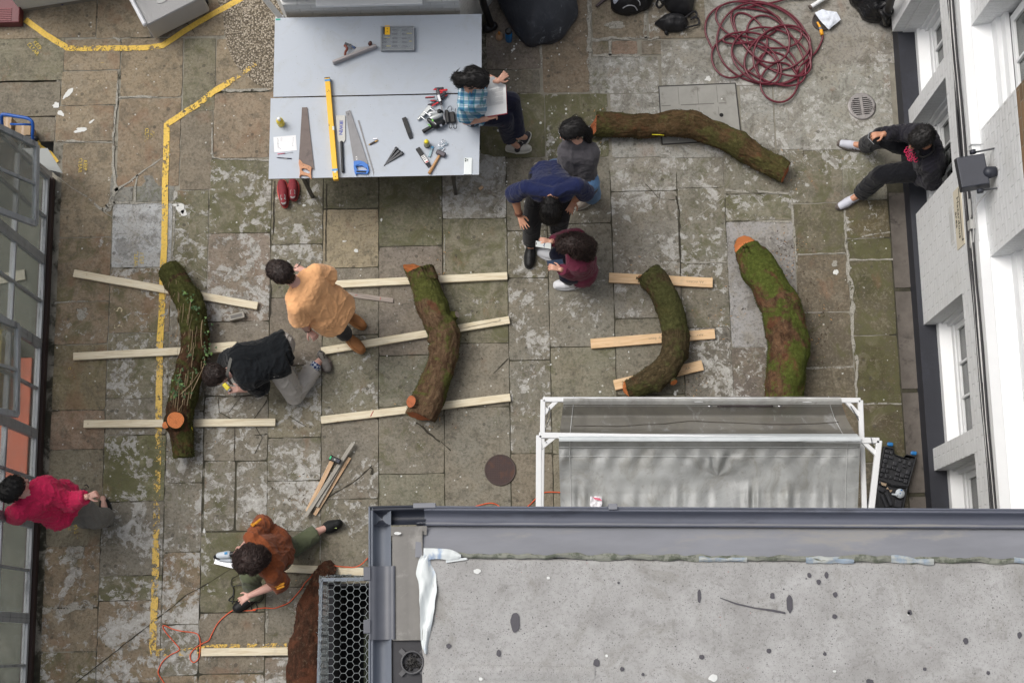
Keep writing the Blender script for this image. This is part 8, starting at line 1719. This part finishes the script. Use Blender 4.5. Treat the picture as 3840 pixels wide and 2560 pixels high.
# ---- 8 magenta
r8=zo(0,1730,.1913)
J=J_(pelvis=r8(1180,850,.70),neck=r8(560,640,1.16),head=r8(290,540,1.28),shA=r8(900,560,1.10),shB=r8(400,960,1.10))
J['elA']=solve(J['shA'],(1370*.1913,1730+790*.1913),.25,-1); J['wrA']=solve(J['elA'],(1700*.1913,1730+690*.1913),.22,1); J['elB']=solve(J['shB'],(300*.1913,1730+1060*.1913),.22,-1); J['wrB']=solve(J['elB'],(560*.1913,1730+900*.1913),.22,-1)
J['hdA']=((.85,.35,-.35),(0,.2,1),1.1,1); J['hdB']=((.7,.4,-.2),(0,0,1),.5,-1)
J['knA']=r8(1870,1120,.38); J['anA']=r8(2030,960,.10); J['toA']=r8(2020,720,.04); J['knB']=r8(1700,980,.35); J['anB']=r8(1660,1140,.09); J['toB']=r8(1800,1080,.04); J['hiplat']=(-.3,-.95,0); J['anA']=r8(2070,1080,.1)
P8,X8,_,_=person('person in a magenta sweatshirt and grey trousers crouching against the left workshop wall',J,SK_P,H_BLK,cloth('magenta fleece',(196,40,84)),cloth('grey chinos',(112,110,104)),'long',headfw=(.75,.5,-.4),headup=(-.25,.1,1),hairstyle='short',size=1.05,loose=.045,hem=.05,legloose=.035,wr_amp=.011,pantlen=1.05)
shoe(P8,r8(2120,1290,.003),r8(2050,660,.003)+V3(0,-.03,0),BLKSH,BLKSO,w=.056); shoe(P8,r8(1580,1240,.003),r8(1830,1080,.003),BLKSH,BLKSO,w=.05)
q=MB(); q.tube(spline([r8(1660,470,.85),r8(1700,455,.86),r8(1735,510,.85)],5),.005,6); q.cap(r8(1590,550,.8),r8(1650,560,.8),.008,.012); q.cap(r8(1750,720,.78),r8(1830,695,.78),.012,.006); put('dark_tool',q,MATS['black plastic'],None,'small dark tool held in the hand of the person in magenta',cat='tool')
# ---- 9 rust sweatshirt with jigsaw
r9=zo(780,1900,.28067)
J=J_(pelvis=r9(900,560,.48),neck=r9(700,700,.86),head=r9(585,700,.98),shA=r9(600,420,.80),shB=r9(850,900,.80))
J['elA']=r9(740,240,.62); J['wrA']=r9(460,540,.42); J['elB']=solve(J['shB'],(780+960*.28067,1900+1010*.28067),.2,-1); J['wrB']=solve(J['elB'],(780+560*.28067,1900+1180*.28067),.27,-1)
J['elA']=solve(J['shA'],(780+735*.28067,1900+240*.28067),.26,-1)
J['hdA']=((-.7,-.6,-.2),(-.3,.4,.8),.6,1); J['hdB']=((-.85,-.45,-.1),(0,.1,1),.55,1)
J['knA']=r9(1110,560,.14); J['anA']=r9(1480,320,.09); J['toA']=r9(1640,250,.06); J['knB']=r9(560,900,.52); J['anB']=r9(620,1180,.1); J['toB']=r9(470,1290,.04); J['hiplat']=(.3,-.95,0)
P9,X9,_,_=person('person with curly brown hair in a rust sweatshirt lunging low with a corded jigsaw',J,SK_P,H_CUR,cloth('rust brown fleece',(132,72,42)),cloth('olive trousers',(90,96,74)),{'A':'elbow','B':'elbow'},headfw=(-.75,-.3,-.6),headup=(-.4,-.05,.9),hairstyle='curly',size=1.03,loose=.035,hem=.06,legloose=.03,wr_amp=.009)
stdshoe(P9,J,'B',BLKSH,BLKSO,.003,L=.30,w=.056); shoe(P9,r9(1790,200,.02)+V3(.0,-.01,0),r9(1530,300,.02),mat('black knit trainer',(16,19,20),.8,.2,30,.3,90),BLKSO,w=.058,h=.09)
q=MB(); c=r9(1700,262,.10); q.bar(c+V3(-.012,.014,0),c+V3(.012,.014,0),.006,.002); q.bar(c+V3(-.01,-.01,0),c+V3(.014,-.014,0),.006,.002); put('neon_print',q,mat('neon green white',(190,214,120),.5),P9)
q=MB()
for a,b in (((600,245),(650,205)),((640,215),(700,165)),((585,235),(600,225))): q.cap(r9(*a,.80),r9(*b,.78),.012,.012,sq=(ZU,.5))
yp=mat('mustard print',(206,140,34),.7); put('sleeve_print',q,yp,P9)
q=MB()
for a,b in (((905,1060),(1000,1030)),((930,1090),(1010,1060)),((950,1040),(1010,1020))): q.cap(r9(*a,.74),r9(*b,.745),.010,.009,sq=(ZU,.6))
put('sleeve_print',q,yp,P9)
# jigsaw
JW=mat('pale grey tool plastic',(206,214,222),.35,.05,14); t=thing('jigsaw','pale grey corded jigsaw with a blue sticker in the hand of the person in rust','jigsaw',r9(230,660,.02))
q=MB(); q.cap(r9(150,650,.10),r9(270,635,.12),.032,.036); q.cap(r9(140,690,.08),r9(300,710,.08),.022,.024); m2,co=remesh(q,.005,2); putmesh('housing',m2,co,JW,t)
q=MB(); q.cap(r9(105,665,.09),r9(150,665,.10),.022,.026); q.cap(r9(285,635,.125),r9(370,620,.13),.026,.022); put('black_grip',q,Bk,t); q=MB(); c=r9(238,617,.158); q.bar(c+V3(-.014,0,0),c+V3(.014,.002,0),.022,.003); put('blue_sticker',q,mat('cyan sticker',(28,140,200),.4),t)
q=MB(); q.bar(r9(95,715,.03),r9(345,778,.03),.06,.005,bev=.001); put('base_plate',q,CH,t)
q=MB(); q.tube(spline([r9(400,690,.12),r9(420,850,.2),r9(400,915,.10),r9(330,950,.03),r9(308,1020,.015),r9(330,1060,.02),r9(390,1045,.03),r9(480,1040,.03),r9(508,1005,.03),r9(500,960,.05)],6),.0042,6)
q.tube(spline([r9(330,1060,.02),r9(340,1110,.012),r9(330,1180,.012),r9(280,1230,.012),r9(285,1250,.012),r9(360,1262,.02),r9(460,1218,.12)],6),.0042,6); q.tube(spline([r9(345,1090,.015),r9(338,1200,.015),r9(320,1295,.015)],6),.0042,6)
q.tube(spline([r9(520,1150,.12),r9(528,1110,.05),r9(580,1085,.02),r9(590,1150,.12),r9(570,1250,.1),r9(580,1350,.012),r9(610,1395,.012),r9(650,1380,.012),r9(655,1330,.012),r9(640,1280,.02),r9(690,1270,.02),r9(740,1210,.02),r9(745,1150,.02)],6),.0042,6)
put('power_cord',q,MATS['black plastic'],t)
